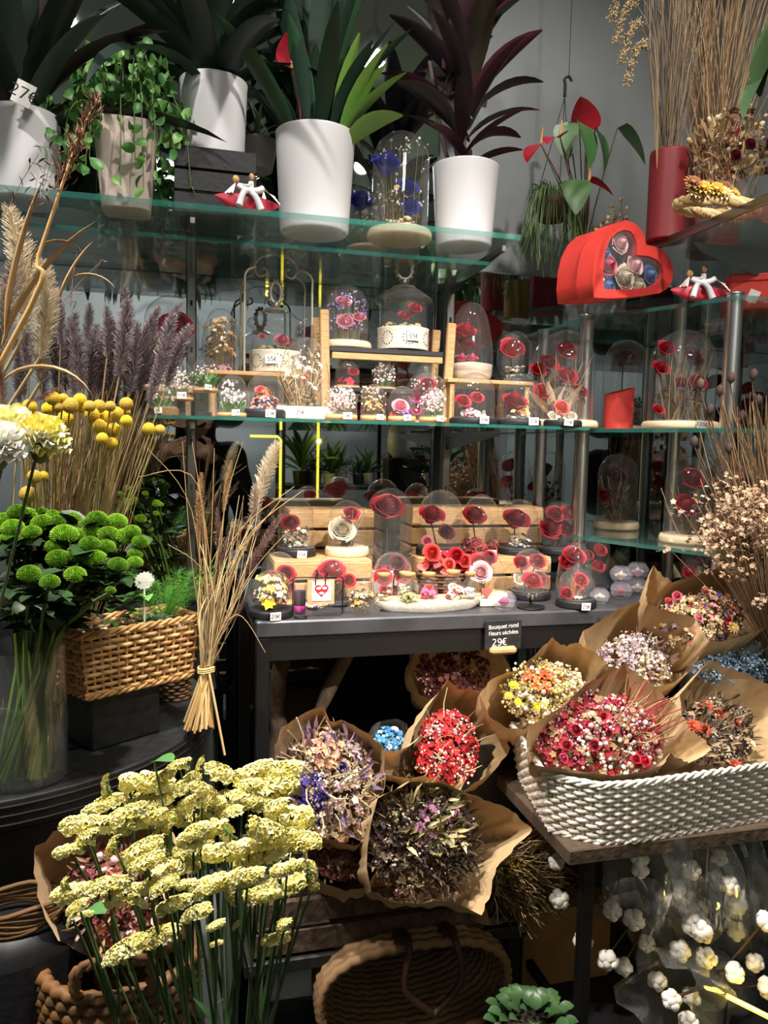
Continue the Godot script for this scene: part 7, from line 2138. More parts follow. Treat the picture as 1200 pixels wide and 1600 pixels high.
func left_counter() -> void:
	rng.seed = 61
	var cy := 1.04
	var ct := thing("round_counter", "round black display counter carrying the green chrysanthemums", "counter", Vector3(-0.312, 0, -1.376))
	var c1 := MB.new()
	c1.lathe(PackedVector2Array([Vector2(0, cy - 0.045), Vector2(0.352, cy - 0.045), Vector2(0.356, cy - 0.04), Vector2(0.356, cy - 0.004), Vector2(0.352, cy), Vector2(0, cy)]), 64)
	part(ct, "counter_top", c1, M.black_slate)
	for k in 3:
		var e := MB.new()
		var ring := PackedVector3Array()
		for i in 64:
			ring.append(Vector3(cos(TAU * i / 64) * 0.3565, cy - 0.010 - k * 0.012, sin(TAU * i / 64) * 0.3565))
		e.tube(ring, 0.0022, 0.0022, 5, true)
		part(ct, "edge_band", e, M.black)
	var c2 := MB.new()
	c2.lathe(PackedVector2Array([Vector2(0, 0), Vector2(0.29, 0), Vector2(0.29, cy - 0.045), Vector2(0, cy - 0.045)]), 40)
	part(ct, "drum", c2, M.black)
	# glass vase, water and green chrysanthemums
	var vp := Vector3(-0.2135, cy + 0.0005, -1.10)
	var vr: float = 0.0558
	var vh: float = 1.2230 - cy
	var vs := thing("glass_vase", "wide glass cylinder vase of green chrysanthemum stems in water", "vase", vp)
	var g := MB.new()
	g.lathe(PackedVector2Array([Vector2(0, 0.001), Vector2(vr * 0.97, 0.001), Vector2(vr, 0.004), Vector2(vr, vh), Vector2(vr - 0.002, vh), Vector2(vr - 0.002, 0.006), Vector2(0, 0.006)]), 48)
	part(vs, "glass_wall", g, M.thick)
	var wt := MB.new()
	wt.lathe(PackedVector2Array([Vector2(vr - 0.003, 0.007), Vector2(vr - 0.003, vh * 0.52), Vector2(0, vh * 0.52)]), 40)
	part(vs, "water", wt, glass("6c7a4a", 0.10))
	var lm := MB.new()
	lm.leaf(Vector3.ZERO, Vector3(0, 0.5, 1), 1.0, 0.62, 0.6, "oval", 0.18, 0.0, 5)
	lm.leaf(Vector3(0, 0.1, 0.3), Vector3(0.8, 0.4, 0.8), 0.5, 0.3, 0.5, "oval", 0.2, 0.0, 3)
	lm.leaf(Vector3(0, 0.1, 0.3), Vector3(-0.8, 0.4, 0.8), 0.5, 0.3, 0.5, "oval", 0.2, 0.0, 3)
	var leafm := lm.mesh(null)
	var lg := [mat("22381c", 0.45), mat("2c4824", 0.45), mat("1b2e18", 0.5)]
	var pm := [mat("759f1c", 0.7), mat("699418", 0.7), mat("82ac2a", 0.7)]
	for q in [[Vector3(-0.2444, 1.3853, -1.1572), 0.0149, 0], [Vector3(-0.2256, 1.3791, -1.1202), 0.0158, 0], [Vector3(-0.2181, 1.3895, -1.1657), 0.0179, 0], [Vector3(-0.1900, 1.3840, -1.1309), 0.0161, 0], [Vector3(-0.1721, 1.3859, -1.1351), 0.0122, 0], [Vector3(-0.1542, 1.3860, -1.1594), 0.0153, 0], [Vector3(-0.1208, 1.3889, -1.1415), 0.0151, 0], [Vector3(-0.0954, 1.3836, -1.1551), 0.0154, 0], [Vector3(-0.1347, 1.3795, -1.1466), 0.0124, 0], [Vector3(-0.2295, 1.3631, -1.1105), 0.0144, 0], [Vector3(-0.2084, 1.3629, -1.1105), 0.0145, 0], [Vector3(-0.2001, 1.3740, -1.1096), 0.0131, 0], [Vector3(-0.1584, 1.3707, -1.1032), 0.0190, 0], [Vector3(-0.1700, 1.3558, -1.0956), 0.0136, 0], [Vector3(-0.1459, 1.3672, -1.1211), 0.0148, 0], [Vector3(-0.1283, 1.3721, -1.1317), 0.0136, 0], [Vector3(-0.1240, 1.3607, -1.0820), 0.0144, 0], [Vector3(-0.1037, 1.3678, -1.1232), 0.0163, 0], [Vector3(-0.1048, 1.3550, -1.0956), 0.0133, 0], [Vector3(-0.0794, 1.3656, -1.1190), 0.0164, 0], [Vector3(-0.0717, 1.3740, -1.1117), 0.0122, 0], [Vector3(-0.0596, 1.3619, -1.0862), 0.0120, 0], [Vector3(-0.1615, 1.3439, -1.0680), 0.0159, 0], [Vector3(-0.1404, 1.3471, -1.0765), 0.0143, 0], [Vector3(-0.1156, 1.3422, -1.0659), 0.0168, 0], [Vector3(-0.0847, 1.3396, -1.0331), 0.0131, 0], [Vector3(-0.0662, 1.3469, -1.0786), 0.0106, 0], [Vector3(-0.0651, 1.3387, -1.0595), 0.0109, 0], [Vector3(-0.1902, 1.3303, -1.0319), 0.0147, 0], [Vector3(-0.1331, 1.3316, -1.0097), 0.0141, 0], [Vector3(-0.1598, 1.3262, -0.9927), 0.0124, 0], [Vector3(-0.0884, 1.3178, -0.9736), 0.0067, 0], [Vector3(-0.2271, 1.3978, -1.1585), 0.0136, 0], [Vector3(-0.1994, 1.3938, -1.1743), 0.0117, 0], [Vector3(-0.1801, 1.3934, -1.1500), 0.0104, 0], [Vector3(-0.1043, 1.3862, -1.4760), 0.0110, 1], [Vector3(-0.0992, 1.3982, -1.4960), 0.0070, 1], [Vector3(-0.0726, 1.4027, -1.4800), 0.0064, 1], [Vector3(-0.0536, 1.3840, -1.4840), 0.0096, 1], [Vector3(-0.0666, 1.3887, -1.4880), 0.0080, 1], [Vector3(-0.0809, 1.3557, -1.4800), 0.0111, 1], [Vector3(-0.0667, 1.3366, -1.4840), 0.0090, 1], [Vector3(-0.0923, 1.3887, -1.4880), 0.0096, 1], [Vector3(-0.1049, 1.4121, -1.4880), 0.0079, 1], [Vector3(-0.1170, 1.4025, -1.4800), 0.0063, 1], [Vector3(-0.1078, 1.3792, -1.4800), 0.0111, 1], [Vector3(-0.0538, 1.3650, -1.4880), 0.0064, 1], [Vector3(-0.0457, 1.3817, -1.4920), 0.0064, 1], [Vector3(-0.1241, 1.3886, -1.4880), 0.0076, 1]]:
		var p: Vector3 = q[0]
		var foot := vp + Vector3(rng.randf_range(-0.6, 0.6) * vr, 0.008, rng.randf_range(-0.6, 0.6) * vr)
		var neck := vp + Vector3(clampf((p.x - vp.x) * 0.5, -vr * 0.8, vr * 0.8), vh, clampf((p.z - vp.z) * 0.5, -vr * 0.8, vr * 0.8))
		if q[2]:
			foot = Vector3(-0.03, cy + 0.0005, -1.60) + Vector3(rng.randf_range(-0.03, 0.03), 0.02, rng.randf_range(-0.03, 0.03))
			neck = foot + Vector3(0.0, 0.14, 0.0)
		var t := thing("chrysanthemum", "lime green pompon chrysanthemum behind the planted basket" if q[2] else "lime green pompon chrysanthemum standing in the glass vase", "flower", foot, 0.0, "green chrysanthemums behind the basket" if q[2] else "green chrysanthemums in the vase")
		var lift := Vector3(0, 0.45, 0.25).lerp(Vector3((p.x - vp.x) * 1.5, 0.8, 0.35), 0.6)
		inst(t, "pompon_head", T.pompon, pm[rng.randi() % 3], aim(lift, p - foot, q[1], rng.randf() * TAU))
		var sb := MB.new()
		sb.col = vary(hex("55702c"), 0.2)
		var path := curve([Vector3.ZERO, neck - foot, (neck - foot).lerp(p - foot, 0.6) + Vector3(0, 0.01, 0), p - foot - Vector3(0, q[1] * 0.3, 0)], 4)
		sb.tube(path, 0.0026, 0.002, 6)
		var st := part(t, "stem", sb, M.leafy)
		for k in (2 if q[2] else 7):
			var at := path[rng.randi_range(5, 11)]
			inst(st, "leaf", leafm, lg[rng.randi() % 3], Transform3D(Basis.from_euler(Vector3(rng.randf_range(-0.5, 0.5), rng.randf() * TAU, rng.randf_range(-0.4, 0.4))).scaled(Vector3.ONE * rng.randf_range(0.03, 0.05)), at))
	var bv := thing("green_bucket", "black bucket of small green chrysanthemums beside the mirror", "bucket", Vector3(-0.03, cy + 0.0005, -1.60))
	var b1 := MB.new()
	b1.lathe(PackedVector2Array([Vector2(0, 0), Vector2(0.045, 0), Vector2(0.055, 0.13), Vector2(0.052, 0.13), Vector2(0.045, 0.01), Vector2(0, 0.01)]), 24)
	part(bv, "body", b1, M.black)
	# dark bucket with fountain grass and button flowers
	var gv := thing("grass_bucket", "tall black bucket of fountain grass and yellow button flowers", "bucket", Vector3(-0.235, cy + 0.0005, -1.36))
	var g1 := MB.new()
	g1.lathe(PackedVector2Array([Vector2(0, 0), Vector2(0.065, 0), Vector2(0.085, 0.19), Vector2(0.082, 0.19), Vector2(0.063, 0.01), Vector2(0, 0.01)]), 32)
	part(gv, "body", g1, M.black)
	var gp := gv.position
	var dark := []
	for k in 3:
		dark.append(plume_mesh(70 + k, 620, 0.03, 0.115, ["74646a", "85767a", "5f5258", "978a8a"], 0.25 * (k - 1), 2.0))
	rng.seed = 62
	for q in [[Vector3(-0.2321, 1.6766, -1.2700), Vector3(-0.2273, 1.5906, -1.2600)], [Vector3(-0.2174, 1.6917, -1.3000), Vector3(-0.2138, 1.5838, -1.2900)], [Vector3(-0.2009, 1.6875, -1.3300), Vector3(-0.1955, 1.5666, -1.3200)], [Vector3(-0.1860, 1.7011, -1.3600), Vector3(-0.1882, 1.5768, -1.3500)], [Vector3(-0.1556, 1.6812, -1.2700), Vector3(-0.1539, 1.5696, -1.2600)], [Vector3(-0.1405, 1.6817, -1.3000), Vector3(-0.1453, 1.5717, -1.2900)], [Vector3(-0.1292, 1.6938, -1.3300), Vector3(-0.1372, 1.5707, -1.3200)], [Vector3(-0.1123, 1.6870, -1.3600), Vector3(-0.1184, 1.5710, -1.3500)], [Vector3(-0.0858, 1.7145, -1.2700), Vector3(-0.0991, 1.5960, -1.2600)], [Vector3(-0.0736, 1.6857, -1.3000), Vector3(-0.0853, 1.5739, -1.2900)], [Vector3(-0.0584, 1.6807, -1.3300), Vector3(-0.0734, 1.5761, -1.3200)], [Vector3(-0.0412, 1.7016, -1.3600), Vector3(-0.0658, 1.5940, -1.3500)], [Vector3(-0.0192, 1.6993, -1.2700), Vector3(-0.0424, 1.5885, -1.2600)], [Vector3(-0.0047, 1.6897, -1.3000), Vector3(-0.0306, 1.5861, -1.2900)], [Vector3(-0.2528, 1.6547, -1.3300), Vector3(-0.2452, 1.5648, -1.3200)], [Vector3(-0.2205, 1.6501, -1.3600), Vector3(-0.2221, 1.5673, -1.3500)], [Vector3(-0.1652, 1.6423, -1.2700), Vector3(-0.1649, 1.5643, -1.2600)], [Vector3(-0.1362, 1.6424, -1.3000), Vector3(-0.1417, 1.5619, -1.2900)], [Vector3(-0.1003, 1.6426, -1.3300), Vector3(-0.1099, 1.5697, -1.3200)], [Vector3(-0.0671, 1.6423, -1.3600), Vector3(-0.0853, 1.5669, -1.3500)], [Vector3(-0.0339, 1.6293, -1.2700), Vector3(-0.0569, 1.5583, -1.2600)], [Vector3(-0.1868, 1.7131, -1.3000), Vector3(-0.1863, 1.6436, -1.2900)], [Vector3(-0.0848, 1.7402, -1.3300), Vector3(-0.0946, 1.6468, -1.3200)], [Vector3(-0.1516, 1.7207, -1.3600), Vector3(-0.1552, 1.6472, -1.3500)], [Vector3(-0.1092, 1.7033, -1.2700), Vector3(-0.1165, 1.6243, -1.2600)], [Vector3(-0.0461, 1.7124, -1.3000), Vector3(-0.0713, 1.6396, -1.2900)], [Vector3(-0.2626, 1.6245, -1.3300), Vector3(-0.2527, 1.5546, -1.3200)], [Vector3(-0.0070, 1.7354, -1.3600), Vector3(-0.0420, 1.6687, -1.3500)]]:
		var top: Vector3 = q[0]
		var foot := gp + Vector3(rng.randf_range(-0.05, 0.05), 0.012, rng.randf_range(-0.04, 0.04))
		var t := thing("foxtail_stem", "dusky purple foxtail plume rising behind the button flowers", "dried flower", foot, 0.0, "fountain grass stems in the bucket")
		var low: Vector3 = q[1]
		var sb := MB.new()
		sb.col = vary(hex("a08a60"), 0.25)
		sb.tube(curve([Vector3.ZERO, (low - foot) * 0.5 + rv(0.012), low - foot], 4), 0.0018, 0.0012, 4)
		part(t, "stem", sb, M.vc)
		inst(t, "plume", dark[rng.randi() % 3], null, aim(top - low, low - foot, (top - low).length(), rng.randf() * TAU))
	var gs := thing("straw_sheaf", "sheaf of fine brown grass stems below the button flowers", "dried grass", gp + Vector3(0, 0.012, 0))
	var tops := []
	for q in [Vector3(-0.2149, 1.5338, -1.2600), Vector3(-0.1876, 1.5635, -1.2600), Vector3(-0.1607, 1.5354, -1.2600), Vector3(-0.1328, 1.5655, -1.2600), Vector3(-0.1052, 1.5371, -1.2600), Vector3(-0.0768, 1.5577, -1.2600), Vector3(-0.1514, 1.5454, -1.2600), Vector3(-0.0865, 1.5278, -1.2600), Vector3(-0.0627, 1.5285, -1.2600), Vector3(-0.1788, 1.5446, -1.2600), Vector3(-0.1237, 1.5463, -1.2600)]:
		tops.append([q - gs.position, 0.02])
	dried_stems(gs, "grass_stems", Vector3.ZERO, 0.055, tops, 240, 0.0010, ["8d754c", "a68c5c", "6e5838", "bca272", "574530"])
	var cm := MB.new()
	cm.ball(Vector3.ZERO, Vector3.ONE, 14, 10)
	for k in 260:
		var q := (k + 0.5) / 260.0
		var th := acos(1.0 - 2.0 * q)
		var a := k * 2.39996
		var d := Vector3(sin(th) * cos(a), cos(th), sin(th) * sin(a))
		cm.put(T.berry, Transform3D(Basis.from_scale(Vector3.ONE * 0.11), d * 0.97), Color(1, 1, 1) * rng.randf_range(0.8, 1.0))
	cm.c.fill(Color.WHITE)
	var cmesh := cm.mesh(null)
	var yel := [mat("c9a92c", 0.8), mat("b89a3c", 0.8), mat("d8b820", 0.8)]
	for q in [[Vector3(-0.2204, 1.5395, -1.1400), 0.0076], [Vector3(-0.2089, 1.5440, -1.1600), 0.0093], [Vector3(-0.2128, 1.5325, -1.1800), 0.0095], [Vector3(-0.2048, 1.5299, -1.2000), 0.0080], [Vector3(-0.1758, 1.5551, -1.1400), 0.0092], [Vector3(-0.1654, 1.5565, -1.1600), 0.0067], [Vector3(-0.1886, 1.5422, -1.1800), 0.0086], [Vector3(-0.1683, 1.5287, -1.2000), 0.0111], [Vector3(-0.1699, 1.5433, -1.1400), 0.0066], [Vector3(-0.1562, 1.5469, -1.1600), 0.0108], [Vector3(-0.1459, 1.5560, -1.1800), 0.0091], [Vector3(-0.1485, 1.5466, -1.2000), 0.0093], [Vector3(-0.1286, 1.5458, -1.1400), 0.0078], [Vector3(-0.1278, 1.5355, -1.1600), 0.0095], [Vector3(-0.1202, 1.5478, -1.1800), 0.0092], [Vector3(-0.1146, 1.5326, -1.2000), 0.0099], [Vector3(-0.1014, 1.5467, -1.1400), 0.0071], [Vector3(-0.0957, 1.5376, -1.1600), 0.0096], [Vector3(-0.0830, 1.5525, -1.1800), 0.0093], [Vector3(-0.0856, 1.5416, -1.2000), 0.0071], [Vector3(-0.0803, 1.5273, -1.1400), 0.0079], [Vector3(-0.1184, 1.5200, -1.1600), 0.0091], [Vector3(-0.1118, 1.5155, -1.1800), 0.0088], [Vector3(-0.1021, 1.5152, -1.2000), 0.0099], [Vector3(-0.1124, 1.5020, -1.1400), 0.0078], [Vector3(-0.1015, 1.4955, -1.1600), 0.0080], [Vector3(-0.0521, 1.5175, -1.1800), 0.0089], [Vector3(-0.0370, 1.5170, -1.2000), 0.0072], [Vector3(-0.2009, 1.4476, -1.1400), 0.0092], [Vector3(-0.1926, 1.4479, -1.1600), 0.0067], [Vector3(-0.2168, 1.4206, -1.1800), 0.0114]]:
		var p: Vector3 = q[0]
		var foot := gp + Vector3(rng.randf_range(-0.04, 0.04), 0.012, rng.randf_range(0.0, 0.05))
		var t := thing("button_flower", "yellow ball-shaped button flower on a bare stem", "flower", foot, 0.0, "yellow button flowers")
		inst(t, "flower_ball", cmesh, yel[rng.randi() % 3], Transform3D(Basis.from_euler(rv(2.0)).scaled(Vector3.ONE * q[1]), p - foot))
		var sb := MB.new()
		sb.col = vary(hex("a89660"), 0.15)
		var rim := Vector3(clampf((p.x - gp.x) * 0.5, -0.07, 0.07), 0.19, clampf((p.z - gp.z) * 0.5, -0.07, 0.07)) + gp - foot
		sb.tube(curve([Vector3.ZERO, rim, (p - foot).lerp(rim, 0.4) + rv(0.008), p - foot], 4), 0.0016, 0.0014, 5)
		part(t, "stem", sb, M.vc)
	# pampas and reeds at the far left
	rng.seed = 63
	var pv := thing("pampas_vase", "tall grey floor vase of pampas beside the counter", "vase", Vector3(-0.58, 0, -0.95))
	var p1 := MB.new()
	p1.lathe(PackedVector2Array([Vector2(0, 0), Vector2(0.08, 0), Vector2(0.1, 0.4), Vector2(0.07, 0.95), Vector2(0.075, 1.0), Vector2(0.07, 1.0), Vector2(0.06, 0.9), Vector2(0, 0.89)]), 28)
	part(pv, "body", p1, M.zinc)
	var cream := plume_mesh(81, 700, 0.04, 0.11, ["c8b696", "d8c8aa", "b8a482", "e0d4bc"], 0.3, 1.1)
	var grey := plume_mesh(82, 650, 0.03, 0.12, ["8d7c6c", "a08e7c", "7a6a5e"], -0.2, 1.1)
	var rust := plume_mesh(83, 500, 0.02, 0.09, ["8d6a5a", "a07a68", "7a5648"], 0.2, 1.8)
	for q in [[Vector3(-0.1735, 1.7591, -0.9800), Vector3(-0.1757, 1.6192, -0.9600), 0, "tallest creamy pampas plume beside the reed"], [Vector3(-0.1452, 1.7047, -1.0000), Vector3(-0.1647, 1.5931, -0.9800), 0, "creamy pampas plume leaning over the purple grass"], [Vector3(-0.1920, 1.7007, -0.9500), Vector3(-0.1965, 1.5864, -0.9300), 1, "greyish pampas plume behind the reed stalk"], [Vector3(-0.1643, 1.6811, -1.0200), Vector3(-0.1686, 1.5648, -1.0000), 1, "grey brown pampas plume in front of the mirror"], [Vector3(-0.1782, 1.5917, -0.8500), Vector3(-0.1777, 1.5282, -0.8500), 2, "rusty brown foxtail head beside the white carnation"], [Vector3(-0.1416, 1.5598, -1.0000), Vector3(-0.1773, 1.5424, -0.9800), 2, "pinkish foxtail head lying over the button flowers"]]:
		var t := thing("pampas_plume", q[3], "dried grass", pv.position + Vector3(rng.randf_range(-0.02, 0.02), 0.9, rng.randf_range(-0.02, 0.02)), 0.0, "pampas plumes")
		var o := t.position
		var sb := MB.new()
		sb.col = hex("a89064")
		sb.tube(curve([Vector3.ZERO, (q[1] - o) * 0.5 + Vector3(0.01, 0, 0), q[1] - o], 4), 0.003, 0.002, 5)
		part(t, "stem", sb, M.vc)
		inst(t, "plume", [cream, grey, rust][q[2]], null, aim(q[0] - q[1], q[1] - o, (q[0] - q[1]).length()))
	var rd := thing("reed_stalk", "tall tan reed with a brown seed spray and papery leaves", "dried grass", pv.position + Vector3(0.01, 0.9, 0.02))
	var ro := rd.position
	var rb := MB.new()
	rb.col = hex("b8945c")
	var rp := curve([Vector3.ZERO, Vector3(-0.1767, 1.5791, -0.8500) - ro, Vector3(-0.1424, 1.6819, -0.8500) - ro, Vector3(-0.1062, 1.7910, -0.8500) - ro, Vector3(-0.0834, 1.8431, -0.8500) - ro], 6)
	rb.tube(rp, 0.0035, 0.001, 6)
	part(rd, "stem", rb, M.vc)
	var rs := MB.new()
	for k in 160:
		var q := rng.randf()
		var c: Vector3 = (Vector3(-0.1223, 1.7522, -0.8500) - ro).lerp(Vector3(-0.0852, 1.8398, -0.8500) - ro, q)
		rs.put(T.blade, aim(Vector3(0.35, 1, 0) + rv(0.8), c + rv(0.008 * (1.3 - q)), rng.randf_range(0.008, 0.018)), vary(hex(["6e4638", "7d5244", "8d6450"][k % 3]), 0.2))
	for e in [[Vector3(-0.1385, 1.7382, -0.8500), Vector3(-0.1319, 1.7851, -0.8500)], [Vector3(-0.1354, 1.7509, -0.8500), Vector3(-0.1228, 1.7983, -0.8500)], [Vector3(-0.1476, 1.7250, -0.8500), Vector3(-0.1411, 1.7626, -0.8500)], [Vector3(-0.1326, 1.7388, -0.8500), Vector3(-0.1261, 1.7734, -0.8500)], [Vector3(-0.1679, 1.7292, -0.8500), Vector3(-0.1408, 1.7810, -0.8500)], [Vector3(-0.1397, 1.6649, -1.0500), Vector3(-0.1314, 1.7322, -1.0500)], [Vector3(-0.1471, 1.6723, -1.0500), Vector3(-0.1012, 1.7268, -1.0500)]]:
		for k in 9:
			var c: Vector3 = (e[0] - ro).lerp(e[1] - ro, k / 8.0)
			rs.put(T.blade, aim(e[1] - e[0] + rv(0.1), c + rv(0.004), rng.randf_range(0.008, 0.014)), vary(hex("5c4038"), 0.2))
		rs.put(T.straw, aim(e[1] - e[0], e[0] - ro, (e[1] - e[0]).length()).scaled_local(Vector3(0.4, 1, 0.4)), hex("7d6248"))
	stuff(part(rd, "seed_spray", rs, M.vc))
	for q in [[Vector3(-0.1785, 1.5929, -0.8600), Vector3(0.4000, 1.0000, 0.0000), 0.1600, 0.5000], [Vector3(-0.1753, 1.6058, -0.8600), Vector3(0.1500, 1.0000, 0.0000), 0.1600, 0.2000], [Vector3(-0.1503, 1.6709, -0.8600), Vector3(0.1000, 1.0000, 0.0000), 0.0700, 2.5000], [Vector3(-0.1822, 1.5543, -0.8600), Vector3(0.9000, 0.8000, 0.0000), 0.1000, 1.8000], [Vector3(-0.1473, 1.6562, -1.0000), Vector3(0.3000, 1.0000, 0.0000), 0.0900, 0.4000], [Vector3(-0.1362, 1.6868, -1.0000), Vector3(0.8000, 0.6000, 0.0000), 0.0600, 1.6000]]:
		var lb := MB.new()
		lb.col = vary(hex("a08058"), 0.15)
		lb.leaf(q[0] - ro, q[1], q[2], q[2] * 0.07, q[3], "strap", 0.5, 0.4, 9)
		part(rd, "dry_leaf", lb, M.petal)
	# white and lemon carnation heads nearest the viewer
	rng.seed = 64
	for q in [[Vector3(-0.1357, 1.4971, -0.8000), 0.0271, ["f0e890", "f6f0b0", "e8de78", "f8f4d8"], "big ruffled lemon yellow carnation head"], [Vector3(-0.1676, 1.4905, -0.7800), 0.0261, ["f4f2ea", "faf8f4", "eceade"], "big ruffled white carnation head"], [Vector3(-0.1683, 1.5104, -0.8400), 0.0230, ["f4f0c8", "f8f6e4", "eee89a"], "pale cream ruffled carnation head behind the lemon one"]]:
		var o := Vector3(-0.33, cy + 0.0005, -0.98)
		o = Vector3(q[0].x - 0.16, 0.9, -0.90)
		var t := thing("carnation", q[3], "flower", o, 0.0, "carnations by the round counter")
		part(t, "ruffled_head", ruffled_bloom(q[1], q[2]), M.petal, q[0] - o)
		var sb := MB.new()
		sb.col = hex("4a5c3a")
		sb.tube(curve([Vector3.ZERO, (q[0] - o) * 0.6, q[0] - o], 4), 0.0018, 0.0016, 6)
		sb.ball((q[0] - o) - Vector3(0, q[1] * 0.3, 0), Vector3(q[1] * 0.35, q[1] * 0.5, q[1] * 0.35), 8, 6)
		part(t, "stem", sb, M.leafy)
	var cv := thing("carnation_bucket", "dark bucket of carnations in front of the counter", "bucket", Vector3(-0.36, 0, -0.90))
	var cb := MB.new()
	cb.lathe(PackedVector2Array([Vector2(0, 0), Vector2(0.11, 0), Vector2(0.13, 0.9), Vector2(0, 0.9)]), 24)
	part(cv, "body", cb, M.black)
	# black box, planted wicker basket
	rng.seed = 65
	var bx := thing("black_box", "scuffed black box under the planted wicker basket", "box", Vector3(-0.1334, 1.0405, -1.1710), 0.6042)
	var bb := MB.new()
	bb.box(Vector3(0.1135 / 2, 0.0858 / 2, -0.05), Vector3(0.1135, 0.0858 - 0.001, 0.10), Transform3D.IDENTITY, 0.0015)
	part(bx, "body", bb, M.black_slate)
	var bk := thing("wicker_planter", "natural wicker basket planted with ivy, echeveria and asparagus fern", "planter", Vector3(-0.1370, 1.1293, -1.1487), 0.5682)
	var w := 0.1714
	wicker(bk, PackedVector3Array([Vector3(0, 0, 0), Vector3(w, 0, 0), Vector3(w + 0.004, 0, -0.085), Vector3(-0.004, 0, -0.085)]), 0.0927, 0.12, 10, 0.0125, 0.0031, ["b48a54", "c49a62", "a67c48", "d0a870"])
	var so := MB.new()
	so.box(Vector3(w / 2, 0.0927 * 0.8, -0.042), Vector3(w * 0.98, 0.006, 0.082))
	for k in 120:
		so.put(T.berry, Transform3D(Basis.from_scale(Vector3(1, 0.7, 1) * rng.randf_range(0.003, 0.008)), Vector3(rng.randf() * w, 0.0927 * 0.84 + rng.randf() * 0.008, -rng.randf() * 0.08)), vary(hex("4a3420"), 0.4))
	part(bk, "soil", so, M.vc)
	for k in 34:
		var lb := MB.new()
		lb.col = vary(hex(["4c7a38", "6a9a4c", "8fb868", "3c6630"][rng.randi() % 4]), 0.12)
		var a := rng.randf() * TAU
		lb.leaf(Vector3(w * rng.randf_range(0.28, 0.62), 0.0927 * 0.85 + rng.randf_range(0.0, 0.055), -0.035 + rng.randf_range(-0.02, 0.02)), Vector3(cos(a), rng.randf_range(0.1, 0.9), absf(sin(a))), rng.randf_range(0.02, 0.032), 0.022, 0.7, "heart", 0.15, 0.0, 5)
		part(bk, "ivy_leaf", lb, M.leafy)
	for k in 26:
		var a := k * 2.39996
		var q := (k + 0.5) / 26.0
		var lb := MB.new()
		lb.col = vary(hex("6f8f74"), 0.1)
		lb.leaf(Vector3(w * 0.73, 0.0927 * 0.92, -0.02), Vector3(cos(a) * (0.3 + q), 0.9 - q * 0.7, sin(a) * (0.3 + q)), 0.012 + 0.02 * q, 0.014, -0.3, "oval", 0.3, 0.0, 5)
		part(bk, "echeveria_leaf", lb, M.leafy)
	for k in 15:
		var fb := MB.new()
		var a := rng.randf_range(-0.6, 3.4)
		var d := Vector3(cos(a) * 0.9 + 0.2, rng.randf_range(0.9, 1.9), sin(a) * 0.5)
		var l := rng.randf_range(0.05, 0.115)
		var base := Vector3(w * 0.84 + rng.randf_range(-0.012, 0.012), 0.0927 * 0.9, -0.03)
		var pth := curve([base, base + d.normalized() * l * 0.6, base + d.normalized() * l + Vector3(cos(a) * 0.03 + 0.01, -0.004, sin(a) * 0.02)], 8)
		fb.col = hex("4f8a34")
		fb.tube(pth, 0.0009, 0.0006, 3)
		for j in range(3, pth.size()):
			for e in 14:
				fb.put(T.straw, aim(Vector3(rng.randf_range(-1, 1), rng.randf_range(-0.1, 0.5), rng.randf_range(-1, 1)), pth[j], rng.randf_range(0.008, 0.022) * (1.2 - 0.5 * j / pth.size())).scaled_local(Vector3(0.35, 1, 0.35)), vary(hex(["5fa83c", "4c9030", "74bc4c"][rng.randi() % 3]), 0.15))
		part(bk, "fern_frond", fb, M.leafy)
	var lbx := MB.new()
	lbx.box(Vector3(w * 0.56, 0.0927 + 0.03, -0.01), Vector3(0.003, 0.06, 0.002))
	var stick := part(bk, "label_stick", lbx, M.white_plastic)
	var star := MB.new()
	var sp := PackedVector3Array()
	for k in 32:
		var a := TAU * k / 32
		var rr := 0.0165 if k % 2 == 0 else 0.014
		sp.append(Vector3(w * 0.56 + cos(a) * rr * 1.05, 0.0927 + 0.066 + sin(a) * rr * (0.85 if absf(cos(a)) < 0.9 else 1.0), -0.008))
	star.cap(sp, true)
	var sp2 := PackedVector3Array()
	for p in sp:
		sp2.append(p - Vector3(0, 0, 0.0015))
	star.sheet([sp, sp2], true)
	part(stick, "scalloped_label", star, M.paper)
	var rbk := thing("round_wicker_pot", "small round brown wicker pot behind the black box", "basket", Vector3(-0.0225, cy + 0.0005, -1.3718 - 0.03))
	for k in 8:
		var wv := MB.new()
		wv.col = vary(hex("5a4026"), 0.2)
		var pp := PackedVector3Array()
		for i in 40:
			var a := TAU * i / 40
			var rr := 0.03 + 0.0012 * (1.0 if (i / 2 + k) % 2 == 0 else -1.0)
			pp.append(Vector3(cos(a) * rr, 0.003 + k * 0.0058, sin(a) * rr))
		wv.tube(pp, 0.003, 0.003, 5, true)
		part(rbk, "woven_row", wv, M.wicker)
	# tied bundle of wheat straw with grass heads
	rng.seed = 66
	var wb := thing("straw_bundle", "tied bundle of pale wheat straw with brown grass heads", "dried grass", Vector3(0.0309, 1.1416, -1.2200))
	var o := wb.position
	for k in 46:
		var b := MB.new()
		b.col = vary(hex(["c8a468", "d8b87c", "b08a50", "e0c490"][rng.randi() % 4]), 0.12)
		var lo: Vector3 = Vector3(0.0170, 1.0505, -1.2100) - o + Vector3(rng.randf_range(-0.02, 0.026), rng.randf_range(-0.004, 0.01), rng.randf_range(-0.012, 0.012))
		b.tube(PackedVector3Array([Vector3(rng.randf_range(-0.008, 0.008), 0, rng.randf_range(-0.006, 0.006)), lo]), 0.0019, 0.0021, 5)
		part(wb, "straw", b, M.vc)
	var one := MB.new()
	one.col = hex("c8a874")
	one.tube(PackedVector3Array([Vector3(0.004, 0, 0.008), Vector3(0.0582, 1.0156, -1.1800) - o]), 0.0022, 0.0022, 6)
	part(wb, "straw", one, M.vc)
